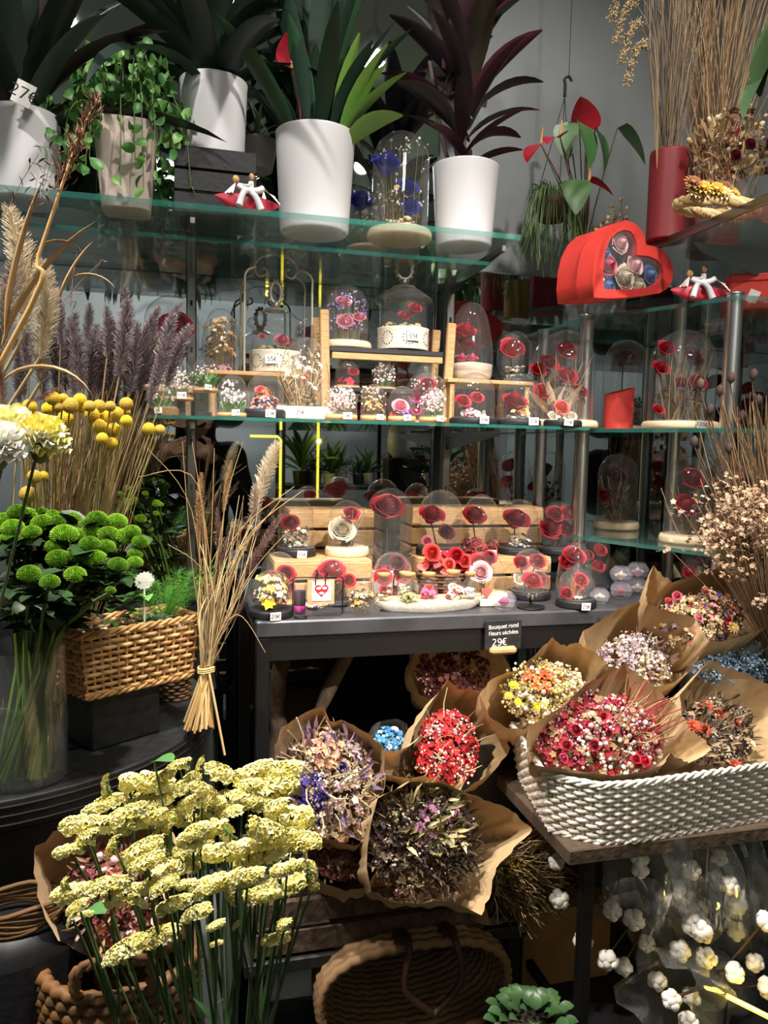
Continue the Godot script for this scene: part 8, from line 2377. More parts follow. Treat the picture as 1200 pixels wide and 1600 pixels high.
	dried_stems(wb, "upper_stems", Vector3(0, -0.004, 0), 0.008, [[Vector3(0.0533, 1.2906, -1.2200) - o, 0.02], [Vector3(0.0385, 1.3415, -1.2200) - o, 0.025], [Vector3(0.0779, 1.3309, -1.2200) - o, 0.03], [Vector3(0.0975, 1.3916, -1.2200) - o, 0.03]], 48, 0.0010, ["c8b080", "b09868", "d8c498", "8d7450"])
	var tie := MB.new()
	tie.col = hex("d0b478")
	for k in 3:
		var pp := PackedVector3Array()
		for i in 12:
			pp.append(Vector3(cos(TAU * i / 12) * 0.0125, (k - 1) * 0.003 + 0.001 * sin(i), sin(TAU * i / 12) * 0.0105))
		tie.tube(pp, 0.0019, 0.0019, 5, true)
	part(wb, "raffia_tie", tie, M.vc)
	var fox := plume_mesh(91, 420, 0.025, 0.07, ["6a4a44", "7d5a50", "503a38", "8d6e62"], 0.35, 2.0)
	var tan_p := plume_mesh(92, 420, 0.025, 0.06, ["a8845c", "8d6a44", "b89468"], 0.1, 2.0)
	for q in [[Vector3(0.0531, 1.3967, -1.2200), Vector3(0.0483, 1.3313, -1.2200), 0], [Vector3(0.0698, 1.3715, -1.2200), Vector3(0.0435, 1.2908, -1.2200), 0], [Vector3(0.0191, 1.4512, -1.2200), Vector3(0.0210, 1.3417, -1.2200), 1], [Vector3(0.0384, 1.3917, -1.2200), Vector3(0.0239, 1.3917, -1.2200), 0], [Vector3(0.1033, 1.2534, -1.2200), Vector3(0.0536, 1.2035, -1.2200), 0], [Vector3(0.0604, 1.2495, -1.2200), Vector3(0.0437, 1.1782, -1.2200), 0], [Vector3(0.0268, 1.3917, -1.2200), Vector3(0.0307, 1.3416, -1.2200), 1], [Vector3(0.0656, 1.4716, -1.2200), Vector3(0.0580, 1.3916, -1.2200), 1], [Vector3(0.1382, 1.5030, -1.2800), Vector3(0.1107, 1.3863, -1.2800), 3], [Vector3(0.1048, 1.4303, -1.2500), Vector3(0.1104, 1.3472, -1.2500), 2], [Vector3(0.1411, 1.3889, -1.2500), Vector3(0.1056, 1.2948, -1.2500), 0], [Vector3(0.1197, 1.3587, -1.2400), Vector3(0.0795, 1.2658, -1.2400), 0]]:
		var x := aim(q[0] - q[1], q[1] - o, (q[0] - q[1]).length(), rng.randf() * TAU)
		var h := inst(wb, "grass_head", [fox, tan_p, grey, cream][q[2]], null, x)
		var b := MB.new()
		b.col = vary(hex("a88c5c"), 0.15)
		b.tube(curve([Vector3.ZERO, (q[1] - o) * 0.5 + rv(0.006), q[1] - o], 4), 0.0013, 0.001, 4)
		part(wb, "head_stalk", b, M.vc)
	for q in [[Vector3(0.0094, 1.3926, -1.2100), Vector3(-0.0554, 1.4893, -1.2000)], [Vector3(0.0383, 1.2926, -1.2100), Vector3(0.0094, 1.5002, -1.2000)], [Vector3(0.0674, 1.3424, -1.2100), Vector3(0.1651, 1.4336, -1.2000)], [Vector3(0.0578, 1.2922, -1.2100), Vector3(0.1452, 1.4134, -1.2000)], [Vector3(0.0973, 1.2913, -1.2100), Vector3(0.1558, 1.3630, -1.2000)], [Vector3(0.0286, 1.2929, -1.2100), Vector3(-0.0265, 1.3448, -1.2000)], [Vector3(0.0777, 1.2306, -1.2100), Vector3(0.1222, 1.1695, -1.2000)], [Vector3(0.0093, 1.3133, -1.2100), Vector3(-0.0047, 1.4999, -1.2000)], [Vector3(0.0871, 1.3422, -1.2100), Vector3(0.1803, 1.4287, -1.2000)], [Vector3(0.0189, 1.4320, -1.2100), Vector3(-0.0693, 1.4463, -1.2000)], [Vector3(0.0382, 1.3428, -1.2100), Vector3(0.0424, 1.4912, -1.2000)], [Vector3(0.0575, 1.3925, -1.2100), Vector3(0.0856, 1.5018, -1.2000)]]:
		var b := MB.new()
		b.col = vary(hex("a0845a"), 0.2)
		b.tube(curve([Vector3(0, 0.02, 0), q[0] - o, q[1] - o], 6), 0.0009, 0.0005, 4)
		part(wb, "wispy_leaf", b, M.vc)


# ---------------------------------------------------------------- statice in front
func statice_spike(k: int) -> ArrayMesh:
	var m := MB.new()
	rng.seed = 100 + k
	m.col = hex("5c7038")
	m.tube(curve([Vector3(-0.5, -0.05, 0), Vector3(0, 0.06, 0), Vector3(0.5, 0.0, 0)], 4), 0.04, 0.02, 5)
	for i in 62:
		var q := rng.randf_range(-0.5, 0.5)
		var y := 0.06 - 0.22 * q * q
		var a := rng.randf_range(-1.0, 1.0)
		var edge := sqrt(maxf(0.15, 1.0 - pow(absf(q) * 1.8, 3.0)))
		var d := Vector3(q * 0.8, 1.0, a * 1.4)
		m.put(T.floret, aim(d + rv(0.25), Vector3(q, y + 0.10 * edge * (1.0 - a * a * 0.5), a * 0.19 * edge), rng.randf_range(0.10, 0.145), rng.randf() * TAU), vary(hex(["e6dc80", "ece498", "dcd070", "f0eab4"][rng.randi() % 4]), 0.06))
	for i in 16:
		var q := rng.randf_range(-0.45, 0.45)
		m.put(T.blade, aim(Vector3(q * 0.6, 0.5, rng.randf_range(-1, 1)), Vector3(q, -0.02, 0), 0.16), hex("5c7a34"))
	return m.mesh(M.petal)


func foreground() -> void:
	var sp := []
	for k in 5:
		sp.append(statice_spike(k))
	rng.seed = 71
	var bp := Vector3(0.0440, 0.70, -0.66)
	var bk := thing("white_bucket", "white bucket of yellow statice, only its rim in view", "bucket", Vector3(bp.x, 0, bp.z))
	var b := MB.new()
	b.lathe(PackedVector2Array([Vector2(0, 0), Vector2(0.05, 0), Vector2(0.066, 0.9178), Vector2(0.069, 0.9197), Vector2(0.064, 0.9185), Vector2(0.05, 0.2), Vector2(0, 0.2)]), 32)
	part(bk, "body", b, M.white_plastic)
	for st in [[[Vector3(-0.0836, 1.1351, -0.5963), 0.0122, 1.0397], [Vector3(-0.0804, 1.1400, -0.6042), 0.0160, 0.8325], [Vector3(-0.0764, 1.1293, -0.6114), 0.0090, 0.2084]], [[Vector3(-0.0538, 1.0809, -0.6214), 0.0111, -0.9724], [Vector3(-0.0458, 1.0952, -0.6100), 0.0256, 0.4823], [Vector3(-0.0235, 1.0915, -0.6253), 0.0283, 0.4507]], [[Vector3(0.0751, 1.0734, -0.6306), 0.0178, 0.3941], [Vector3(0.0813, 1.0929, -0.6182), 0.0175, 1.0196], [Vector3(0.0420, 1.0893, -0.6327), 0.0098, 1.1192]], [[Vector3(0.0945, 1.1627, -0.7672), 0.0331, 0.3301], [Vector3(0.0825, 1.1457, -0.7639), 0.0447, 0.4765], [Vector3(0.0679, 1.1633, -0.7714), 0.0283, 0.4878]], [[Vector3(0.1074, 1.1138, -0.6361), 0.0141, -1.1590], [Vector3(0.1034, 1.1264, -0.6370), 0.0261, -1.2373], [Vector3(0.0842, 1.1371, -0.6295), 0.0197, 0.2439]], [[Vector3(-0.0890, 1.1292, -0.6429), 0.0244, -0.2925], [Vector3(-0.0933, 1.1408, -0.6375), 0.0167, 1.3354], [Vector3(-0.0606, 1.1415, -0.6258), 0.0240, 0.0977]], [[Vector3(-0.0691, 1.1741, -0.7332), 0.0236, 1.5739], [Vector3(-0.0742, 1.1597, -0.7317), 0.0257, 0.3863], [Vector3(-0.0506, 1.1732, -0.7312), 0.0194, 1.5858]], [[Vector3(0.0966, 1.1457, -0.7011), 0.0327, 0.4002], [Vector3(0.1049, 1.1338, -0.7050), 0.0220, 0.2241], [Vector3(0.0832, 1.1614, -0.6902), 0.0256, 0.9732]], [[Vector3(-0.0863, 1.1588, -0.6985), 0.0285, 0.0340], [Vector3(-0.0832, 1.1505, -0.6871), 0.0261, 0.9202], [Vector3(-0.0982, 1.1433, -0.6864), 0.0180, 0.2576]], [[Vector3(0.0629, 1.1576, -0.7524), 0.0207, 0.5024], [Vector3(0.0538, 1.1422, -0.7513), 0.0299, 0.1692], [Vector3(0.0800, 1.1368, -0.7508), 0.0224, 0.1413]], [[Vector3(0.0811, 1.1108, -0.6506), 0.0366, 0.3724], [Vector3(0.0691, 1.1125, -0.6325), 0.0138, 0.1927], [Vector3(0.0652, 1.1078, -0.6427), 0.0247, -0.0346]], [[Vector3(0.1015, 1.1309, -0.6806), 0.0298, 0.1441], [Vector3(0.0886, 1.1364, -0.6805), 0.0257, 0.1839], [Vector3(0.0889, 1.1228, -0.6819), 0.0170, 0.2719]], [[Vector3(0.0242, 1.0848, -0.6186), 0.0076, 0.0435], [Vector3(0.0236, 1.1100, -0.6044), 0.0112, 0.5788], [Vector3(0.0093, 1.1154, -0.6147), 0.0206, 0.6272]], [[Vector3(0.0385, 1.1627, -0.7620), 0.0347, -0.7388], [Vector3(0.0390, 1.1439, -0.7518), 0.0292, 0.3293], [Vector3(0.0304, 1.1411, -0.7593), 0.0209, 0.8620]], [[Vector3(-0.0350, 1.1799, -0.7279), 0.0323, -0.2129], [Vector3(-0.0307, 1.1628, -0.7333), 0.0290, 0.2909], [Vector3(-0.0204, 1.1871, -0.7237), 0.0193, 0.5909]], [[Vector3(-0.0450, 1.1306, -0.6275), 0.0318, 0.2854], [Vector3(-0.0286, 1.1380, -0.6214), 0.0223, 1.0275], [Vector3(-0.0300, 1.1626, -0.6158), 0.0221, 0.5617]], [[Vector3(0.0152, 1.1722, -0.7784), 0.0164, 1.2402], [Vector3(-0.0062, 1.1747, -0.7712), 0.0230, 0.7160], [Vector3(0.0027, 1.1546, -0.7771), 0.0279, 0.8145]], [[Vector3(-0.0537, 1.1608, -0.7024), 0.0290, 0.4671], [Vector3(-0.0525, 1.1475, -0.7114), 0.0273, 0.9950], [Vector3(-0.0372, 1.1547, -0.7099), 0.0294, 0.3328]], [[Vector3(-0.0105, 1.1054, -0.6101), 0.0111, 0.5614], [Vector3(-0.0085, 1.1381, -0.5943), 0.0198, 0.5005], [Vector3(-0.0153, 1.1546, -0.5934), 0.0197, 0.6569]], [[Vector3(0.0690, 1.1566, -0.6548), 0.0344, -0.8727], [Vector3(0.0629, 1.1470, -0.6584), 0.0248, 0.0991], [Vector3(0.0535, 1.1450, -0.6601), 0.0183, 0.3610]], [[Vector3(-0.0391, 1.1594, -0.7250), 0.0258, 0.1778], [Vector3(-0.0270, 1.1443, -0.7304), 0.0174, 1.1029], [Vector3(-0.0174, 1.1645, -0.7260), 0.0281, 0.6312]], [[Vector3(0.0417, 1.1237, -0.6301), 0.0253, 1.5180], [Vector3(0.0407, 1.1288, -0.6297), 0.0244, 1.3470], [Vector3(0.0512, 1.1326, -0.6302), 0.0234, 0.7465]], [[Vector3(0.0386, 1.1471, -0.7199), 0.0219, 0.3174], [Vector3(0.0218, 1.1422, -0.7288), 0.0287, 1.1495], [Vector3(0.0238, 1.1556, -0.7243), 0.0197, 0.2949]], [[Vector3(-0.0568, 1.1633, -0.6455), 0.0228, 1.1220], [Vector3(-0.0378, 1.1554, -0.6527), 0.0211, 0.8268], [Vector3(-0.0352, 1.1554, -0.6482), 0.0289, 0.6137]], [[Vector3(0.0643, 1.1295, -0.6666), 0.0351, 0.3708], [Vector3(0.0323, 1.1443, -0.6543), 0.0260, 0.1425], [Vector3(0.0372, 1.1601, -0.6548), 0.0240, 1.6613]], [[Vector3(0.0149, 1.1741, -0.7106), 0.0257, -0.8330], [Vector3(0.0067, 1.1620, -0.7145), 0.0279, 0.6641], [Vector3(-0.0038, 1.1417, -0.7261), 0.0305, -0.8418]], [[Vector3(0.0270, 1.1293, -0.6335), 0.0225, 0.7669], [Vector3(0.0209, 1.1258, -0.6346), 0.0213, 0.6101], [Vector3(0.0190, 1.1210, -0.6440), 0.0244, 0.8304]], [[Vector3(-0.0181, 1.1428, -0.7091), 0.0276, 1.2124], [Vector3(0.0067, 1.1444, -0.6921), 0.0225, 0.7927], [Vector3(-0.0017, 1.1161, -0.7099), 0.0257, 0.1759]], [[Vector3(0.0188, 1.1445, -0.6977), 0.0254, 0.1684], [Vector3(0.0125, 1.1333, -0.6911), 0.0168, 0.3162], [Vector3(-0.0078, 1.1107, -0.6968), 0.0315, -0.1068]], [[Vector3(-0.0122, 1.1325, -0.6471), 0.0219, 1.1554], [Vector3(0.0003, 1.1301, -0.6352), 0.0135, 0.6229]]]:
		var foot := bp + Vector3(rng.randf_range(-0.03, 0.03), 0.0, rng.randf_range(-0.03, 0.03))
		var t := thing("statice_stem", "branching stem of pale yellow statice spikes in the white bucket", "flower", foot, 0.0, "pale yellow statice stems")
		var mid := Vector3.ZERO
		for q in st:
			mid += (q[0] - foot) / st.size()
		mid = mid * 0.72
		var s := MB.new()
		s.col = vary(hex("3c5230"), 0.2)
		s.tube(curve([Vector3.ZERO, Vector3(mid.x * 0.35, mid.y * 0.5, mid.z * 0.35), mid], 5), 0.0022, 0.0017, 6)
		var stem := part(t, "stem", s, M.leafy)
		for q in st:
			var p: Vector3 = q[0] - foot
			var tw := MB.new()
			tw.col = vary(hex("445c34"), 0.2)
			tw.tube(curve([mid, mid.lerp(p, 0.6) + Vector3(0, 0.004, 0), p], 3), 0.0014, 0.001, 5)
			part(stem, "branchlet", tw, M.leafy)
			var bs := Basis.from_euler(Vector3(rng.randf_range(0.4, 1.1), rng.randf_range(-0.35, 0.35), q[2])).scaled(Vector3(1.36, 1.34, 1.34) * q[1])
			inst(t, "flower_spike", sp[rng.randi() % 5], null, Transform3D(bs, p))
		for k in 2:
			var at := Vector3(mid.x * 0.35, mid.y * 0.5, mid.z * 0.35).lerp(mid, rng.randf_range(-0.5, 0.7))
			var lf := MB.new()
			lf.col = vary(hex("2f4426"), 0.2)
			lf.leaf(at, Vector3(rng.randf_range(-1, 1), 1.2, rng.randf_range(-0.6, 1)), rng.randf_range(0.035, 0.06), 0.009, 0.3, "lance", 0.3, 0.0, 6)
			part(stem, "wing_leaf", lf, M.leafy)
	for e in [[Vector3(-0.0166, 1.2038, -0.7200), "round green leaf above the yellow statice, against the black counter"], [Vector3(-0.0727, 1.0908, -0.6800), "round green leaf low in the statice beside the pink bouquet"]]:
		var q: Vector3 = e[0]
		var t := thing("ivy_leaf", e[1], "leaf", bp, 0.0, "round leaves in the statice")
		var lf := MB.new()
		lf.col = hex("4c7a44")
		lf.leaf(q - bp - Vector3(0.012, 0, 0), Vector3(0.8, 0.5, 0.7), 0.024, 0.022, 0.6, "oval", 0.12, 0.0, 6)
		part(t, "blade", lf, M.leafy)
		var s := MB.new()
		s.col = hex("4c6a3c")
		s.tube(curve([Vector3.ZERO, (q - bp) * 0.6, q - bp - Vector3(0.012, 0, 0)], 4), 0.0012, 0.001, 5)
		part(t, "leaf_stalk", s, M.leafy)
	# woven seagrass bag at the bottom left
	var sg := thing("seagrass_basket", "brown braided seagrass basket below the pink bouquet", "basket", Vector3(-0.0659, 0, -0.80))
	for k in 12:
		var m := MB.new()
		m.col = vary(hex("6a4a2a"), 0.2)
		var path := PackedVector3Array()
		for i in 60:
			var a := TAU * i / 60
			var r := 0.075 + 0.002 * (1.0 if (i + k) % 2 == 0 else -1.0)
			path.append(Vector3(cos(a) * r, 0.9667 - 0.13 + k * 0.0115, sin(a) * r * 0.8))
		m.tube(path, 0.0068, 0.0068, 6, true)
		part(sg, "braided_row", m, M.wicker)
	var hb := MB.new()
	hb.col = hex("7a5632")
	var hy: float = 0.9667
	for s in 2:
		var path := curve([Vector3(-0.035, hy, 0.06), Vector3(-0.034, hy + 0.03, 0.064), Vector3(-0.002, hy + 0.04, 0.066), Vector3(0.03, hy + 0.03, 0.064), Vector3(0.032, hy, 0.06)], 7)
		for i in path.size():
			path[i] += Vector3(0.003 * sin(i * 1.3 + s * PI), 0.003 * cos(i * 1.3 + s * PI), 0)
		hb.tube(path, 0.004, 0.004, 6)
	part(sg, "handle", hb, M.wicker)
	var bs := MB.new()
	bs.lathe(PackedVector2Array([Vector2(0, 0), Vector2(0.06, 0), Vector2(0.068, hy - 0.12), Vector2(0, hy - 0.12)]), 24)
	part(sg, "liner", bs, M.old_wood)
	# coil of raffia rope and a dark cloth at the left edge
	var rp := thing("raffia_coil", "loose coil of brown raffia rope on top of the black bin", "rope", Vector3(-0.1811, 0.9838, -0.8600))
	for k in 6:
		var m := MB.new()
		m.col = vary(hex("6a4c2a"), 0.3)
		var path := PackedVector3Array()
		for i in 24:
			var a := TAU * i / 24
			path.append(Vector3(cos(a) * 0.05 + rng.randf_range(-0.002, 0.002), k * 0.004 + 0.003 * sin(a * 3.0 + k), sin(a) * 0.03))
		m.tube(path, 0.0028, 0.0028, 5, true)
		part(rp, "rope_turn", m, M.vc)
	var cl := thing("black_bin", "tall black bin under the raffia coil", "bin", Vector3(-0.1811, 0, -0.86))
	var cb := MB.new()
	cb.lathe(PackedVector2Array([Vector2(0, 0), Vector2(0.07, 0), Vector2(0.085, 0.9838 - 0.006), Vector2(0, 0.9838 - 0.006)]), 28)
	part(cl, "body", cb, M.black)


# ---------------------------------------------------------------- the shop behind the photographer, seen in the mirror
func neon_run(parent: Node3D, pts: PackedVector3Array) -> void:
	var b := MB.new()
	b.tube(pts, 0.008, 0.008, 8)
	part(parent, "neon_glow", b, M.neon)
	var l := OmniLight3D.new()
	l.name = "neon_light"
	parent.add_child(l, true)
	l.position = pts[0].lerp(pts[pts.size() - 1], 0.5) + Vector3(0, 0, -0.03)
	l.light_color = Color("ffe04a")
	l.light_energy = 0.03
	l.light_size = 0.004
	l.omni_range = 4.0
	l.shadow_enabled = true


func behind_camera() -> void:
	rng.seed = 91
	var sh := thing("plant_rack", "black rack of small plants with yellow neon trim reflected in the mirror", "shelf unit", Vector3(1.3697, 0, 1.7))
	var by: float = 1.2249
	var ty: float = 1.6872 + 0.25
	for y in [by, 0.45, ty]:
		var b := MB.new()
		b.box(Vector3(0, y - 0.015, 0), Vector3(1.5, 0.03, 0.36), Transform3D.IDENTITY, 0.003)
		part(sh, "board", b, M.black)
	for x in [-0.74, 0.0, 0.74]:
		for z in [-0.17, 0.17]:
			var b := MB.new()
			b.box(Vector3(x, ty / 2 + 0.02, z), Vector3(0.025, ty + 0.04, 0.025))
			part(sh, "post", b, M.iron)
	var nx: float = -0.5109
	neon_run(sh, PackedVector3Array([Vector3(nx, by - 0.12, -0.19), Vector3(nx, ty, -0.19)]))
	neon_run(sh, PackedVector3Array([Vector3(nx - 0.45, by + 0.32, -0.19), Vector3(nx - 0.27, by + 0.32, -0.19), Vector3(nx - 0.25, by + 0.30, -0.19), Vector3(nx - 0.25, by - 0.2, -0.19)]))
	var green := ["3c5a34", "4c7040", "2f4a2c", "5f8a4c"]
	var spots := [[Vector3(0.8599, 1.2221, 1.6800), 0.0600, 0.1400], [Vector3(0.9725, 1.2229, 1.6800), 0.0500, 0.2200], [Vector3(1.0407, 1.2234, 1.6800), 0.0600, 0.2000], [Vector3(1.1783, 1.2245, 1.6800), 0.0450, 0.1600], [Vector3(1.2478, 1.2250, 1.6800), 0.0550, 0.2200], [Vector3(0.7706, 1.2214, 1.6800), 0.0600, 0.3400], [Vector3(1.6019, 1.2278, 1.6800), 0.0550, 0.2000], [Vector3(1.7955, 1.2292, 1.6800), 0.0600, 0.3000]]
	for k in spots.size():
		var q: Array = spots[k]
		var t := thing("rack_plant", "%s on the neon-trimmed rack" % ["spiky air plant in a flat dish", "broad-leaved plant in a white pot", "tall grassy plant in a grey pot", "small ivy in a dark pot", "bushy green plant in a white cube", "upright dracaena in a black pot", "feathery fern in a clay pot", "glossy rubber plant in a glass pot"][k], "plant", Vector3(q[0].x, by + 0.0005, 1.68))
		round_pot(t, q[1], q[1] * 1.5, 0.8, [M.zinc, M.white_pot, M.zinc, M.black, M.white_pot, M.black, M.terra, M.white_plastic][k])
		strap_leaves(t, q[1] * 1.35, 22, q[2] * 0.6, q[2], q[2] * 0.16, 1.2, 0.9, green, "lance" if k % 2 else "strap", q[2] * 0.2)
	var cat := thing("cat_figurine", "little white beckoning cat figurine between the rack plants", "figurine", Vector3(1.3355, by + 0.0005, 1.58))
	var cb := MB.new()
	cb.ball(Vector3(0, 0.03, 0), Vector3(0.026, 0.034, 0.024), 12, 8)
	cb.ball(Vector3(0, 0.075, 0), Vector3(0.022, 0.019, 0.019), 12, 8)
	cb.tube(PackedVector3Array([Vector3(0.014, 0.085, 0), Vector3(0.017, 0.104, 0)]), 0.007, 0.001, 6)
	cb.tube(PackedVector3Array([Vector3(-0.014, 0.085, 0), Vector3(-0.017, 0.104, 0)]), 0.007, 0.001, 6)
	cb.tube(PackedVector3Array([Vector3(0.022, 0.035, -0.01), Vector3(0.03, 0.07, -0.014)]), 0.008, 0.009, 7)
	part(cat, "body", cb, M.white_pot)
	var gob := thing("glass_goblet", "round glass goblet of pale water on the rack", "goblet", Vector3(1.0641, by + 0.0005, 1.58))
	var gb := MB.new()
	gb.lathe(PackedVector2Array([Vector2(0, 0.0), Vector2(0.035, 0.001), Vector2(0.006, 0.008), Vector2(0.006, 0.04), Vector2(0.045, 0.07), Vector2(0.052, 0.1), Vector2(0.045, 0.13)]), 24)
	part(gob, "glass", gb, M.thick)
	# white vase and monstera on a slim stand
	var wv := thing("white_vase", "rounded white vase on a tall black plinth", "vase", Vector3(1.3850, 1.4202, 1.3))
	var wb := MB.new()
	wb.lathe(PackedVector2Array([Vector2(0, 0), Vector2(0.06, 0), Vector2(0.095, 0.05), Vector2(0.1, 0.12), Vector2(0.085, 0.2), Vector2(0.08, 0.2), Vector2(0.09, 0.12), Vector2(0, 0.05)]), 32)
	part(wv, "body", wb, M.white_pot)
	var pl := thing("black_plinth", "tall black plinth under the rounded white vase", "plinth", Vector3(wv.position.x, 0, 1.3))
	var pb := MB.new()
	pb.box(Vector3(0, wv.position.y / 2, 0), Vector3(0.22, wv.position.y - 0.001, 0.16), Transform3D.IDENTITY, 0.003)
	part(pl, "block", pb, M.black)
	var mo := thing("monstera", "tall leafy monstera with broad leaves and red blooms behind the photographer", "plant", Vector3(1.6418, 0, 1.1))
	round_pot(mo, 0.16, 0.32, 0.8, M.zinc)
	for q in [[Vector3(1.4671, 1.3195, 1.1000), 0.2600, 0], [Vector3(1.3176, 1.3463, 1.1000), 0.1800, 0], [Vector3(1.6373, 1.4120, 1.1000), 0.2600, 0], [Vector3(1.7279, 1.3098, 1.1000), 0.2400, 0], [Vector3(1.8102, 1.4976, 1.1000), 0.2400, 0], [Vector3(1.5472, 1.5333, 1.1000), 0.2200, 0], [Vector3(1.8824, 1.3323, 1.1000), 0.2200, 0], [Vector3(1.3992, 1.4693, 1.1000), 0.2000, 0], [Vector3(1.4395, 1.5594, 1.1000), 0.1000, 1], [Vector3(1.4297, 1.4414, 1.1000), 0.1000, 1], [Vector3(1.4594, 1.2866, 1.1000), 0.0900, 1], [Vector3(1.9466, 1.4168, 1.1000), 0.2000, 0], [Vector3(1.7634, 1.5792, 1.1000), 0.2000, 0]]:
		var p: Vector3 = q[0] - mo.position
		var s := MB.new()
		s.col = hex("4c6a3c")
		s.tube(curve([Vector3(0, 0.28, 0), Vector3(p.x * 0.4, p.y * 0.7, p.z * 0.4), p], 4), 0.006, 0.004, 5)
		var st := part(mo, "leaf_stalk", s, M.leafy)
		var l := MB.new()
		l.col = vary(hex("3f6238") if q[2] == 0 else hex("b01e30"), 0.15)
		l.leaf(p, Vector3(rng.randf_range(-1, 1), rng.randf_range(-0.5, 0.4), -0.6), q[1], q[1] * 0.7, 0.5, "heart", 0.12, 0.0, 7)
		part(st, "leaf" if q[2] == 0 else "red_spathe", l, M.leafy)
	# hanging plants under the ceiling
	var spots2 := [Vector3(-0.6634, 2.4353, 1.4000), Vector3(-0.1778, 2.5793, 2.3000), Vector3(0.2010, 2.4386, 1.1000), Vector3(0.7726, 2.5525, 1.8000), Vector3(1.4626, 2.6718, 2.6000), Vector3(1.5638, 2.4580, 1.1000)]
	var what := ["dark trailing ivy in a hanging pot near the far wall", "long-leaved plant in a hanging pot over the rack", "bushy fern hanging beside the track lights", "hanging pothos with pale leaf edges", "stringy hanging plant in a wire basket", "dense hanging vine by the side wall"]
	for k in spots2.size():
		var p: Vector3 = spots2[k]
		var t := thing("hanging_plant", what[k], "hanging plant", p)
		round_pot(t, 0.11, 0.12, 0.75, [M.black, M.zinc, M.terra, M.black, M.iron, M.zinc][k])
		var w := MB.new()
		w.tube(PackedVector3Array([Vector3(0, 0.1, 0), Vector3(0, 3.4 - p.y, 0)]), 0.002, 0.002, 4)
		part(t, "wire", w, M.iron)
		for j in 46:
			var b := MB.new()
			b.col = vary(hex(["2c4228", "3a5634", "22361f", "5a7a48"][rng.randi() % 4]), 0.2)
			var a := j * 2.39996
			var o := Vector3(cos(a), 0, sin(a))
			var base := o * 0.08 + Vector3(0, 0.1, 0)
			var len := rng.randf_range(0.2, 0.5)
			b.leaf(base, o + Vector3(0, rng.randf_range(0.2, 1.3), 0), len, len * 0.17, rng.randf_range(1.6, 2.7), "lance", 0.2, 0.0, 7)
			part(t, "leaf", b, M.leafy)


# ---------------------------------------------------------------- the photographer, seen only in the mirror
func nets(mb: MB, bones: Array, blend: float, cell: float, pad: float) -> void:
	# surface nets over tapered capsules [a, b, ra, rb]
	var lo := Vector3.INF
	var hi := -Vector3.INF
	for q in bones:
		var m := maxf(q[2], q[3]) + pad
		lo = lo.min((q[0] as Vector3).min(q[1]) - Vector3.ONE * m)
		hi = hi.max((q[0] as Vector3).max(q[1]) + Vector3.ONE * m)
	var n := Vector3i(((hi - lo) / cell).ceil()) + Vector3i.ONE
	var f := PackedFloat32Array()
	f.resize(n.x * n.y * n.z)
	f.fill(1.0)
	for q in bones:
		var a: Vector3 = q[0]
		var ab: Vector3 = q[1] - a
		var l2 := maxf(ab.length_squared(), 1e-9)
		var ra: float = q[2]
		var dr: float = q[3] - ra
		var m := maxf(q[2], q[3]) + blend * 1.5 + cell * 2.0
		var b0 := Vector3i(((a.min(q[1]) - Vector3.ONE * m - lo) / cell).floor()).clamp(Vector3i.ZERO, n - Vector3i.ONE)
		var b1 := Vector3i(((a.max(q[1]) + Vector3.ONE * m - lo) / cell).ceil()).clamp(Vector3i.ZERO, n - Vector3i.ONE)
		for z in range(b0.z, b1.z + 1):
			for y in range(b0.y, b1.y + 1):
				for x in range(b0.x, b1.x + 1):
					var p := lo + Vector3(x, y, z) * cell
					var t := clampf((p - a).dot(ab) / l2, 0.0, 1.0)
					var d := (p - a - ab * t).length() - ra - dr * t
					var i := (z * n.y + y) * n.x + x
					var e := f[i]
					var h := maxf(blend - absf(d - e), 0.0) / blend
					f[i] = minf(d, e) - h * h * blend * 0.25
	var id := {}
	var vv := PackedVector3Array()
	var ii := PackedInt32Array()
	var sx := 1
	var sy := n.x
	var sz := n.x * n.y
	var corner := [0, sx, sy, sx + sy, sz, sx + sz, sy + sz, sx + sy + sz]
	for z in n.z - 1:
		for y in n.y - 1:
			for x in n.x - 1:
				var i := z * sz + y * sy + x
				var mask := 0
				for k in 8:
					if f[i + corner[k]] < 0.0:
						mask |= 1 << k
				if mask == 0 or mask == 255:
					continue
				var s := Vector3.ZERO
				var cnt := 0
				for k in 8:
					for ax in [1, 2, 4]:
						if k & ax:
							continue
						var fa := f[i + corner[k]]
						var fb := f[i + corner[k | ax]]
						if (fa < 0.0) == (fb < 0.0):
							continue
						var t := fa / (fa - fb)
						var pa := Vector3(k & 1, (k >> 1) & 1, (k >> 2) & 1)
						var kb: int = k | ax
						s += pa.lerp(Vector3(kb & 1, (kb >> 1) & 1, (kb >> 2) & 1), t)
						cnt += 1
				id[i] = vv.size()
				vv.append(lo + (Vector3(x, y, z) + s / cnt) * cell)
	for i in id:
		for ax in [[sx, sy, sz], [sy, sz, sx], [sz, sx, sy]]:
			var f0: float = f[i]
			var f1: float = f[i + ax[0]]
			if (f0 < 0.0) == (f1 < 0.0):
				continue
			var q := [i, i - ax[1], i - ax[1] - ax[2], i - ax[2]]
			var ok := true
			for e in q:
				ok = ok and id.has(e)
			if not ok:
				continue
			var a: int = id[q[0]]
			var b: int = id[q[1]]
			var c: int = id[q[2]]
			var d: int = id[q[3]]
			if f0 < 0.0:
				ii.append_array([a, c, b, a, d, c])
			else:
				ii.append_array([a, b, c, a, c, d])
	mb.push(vv, ii)


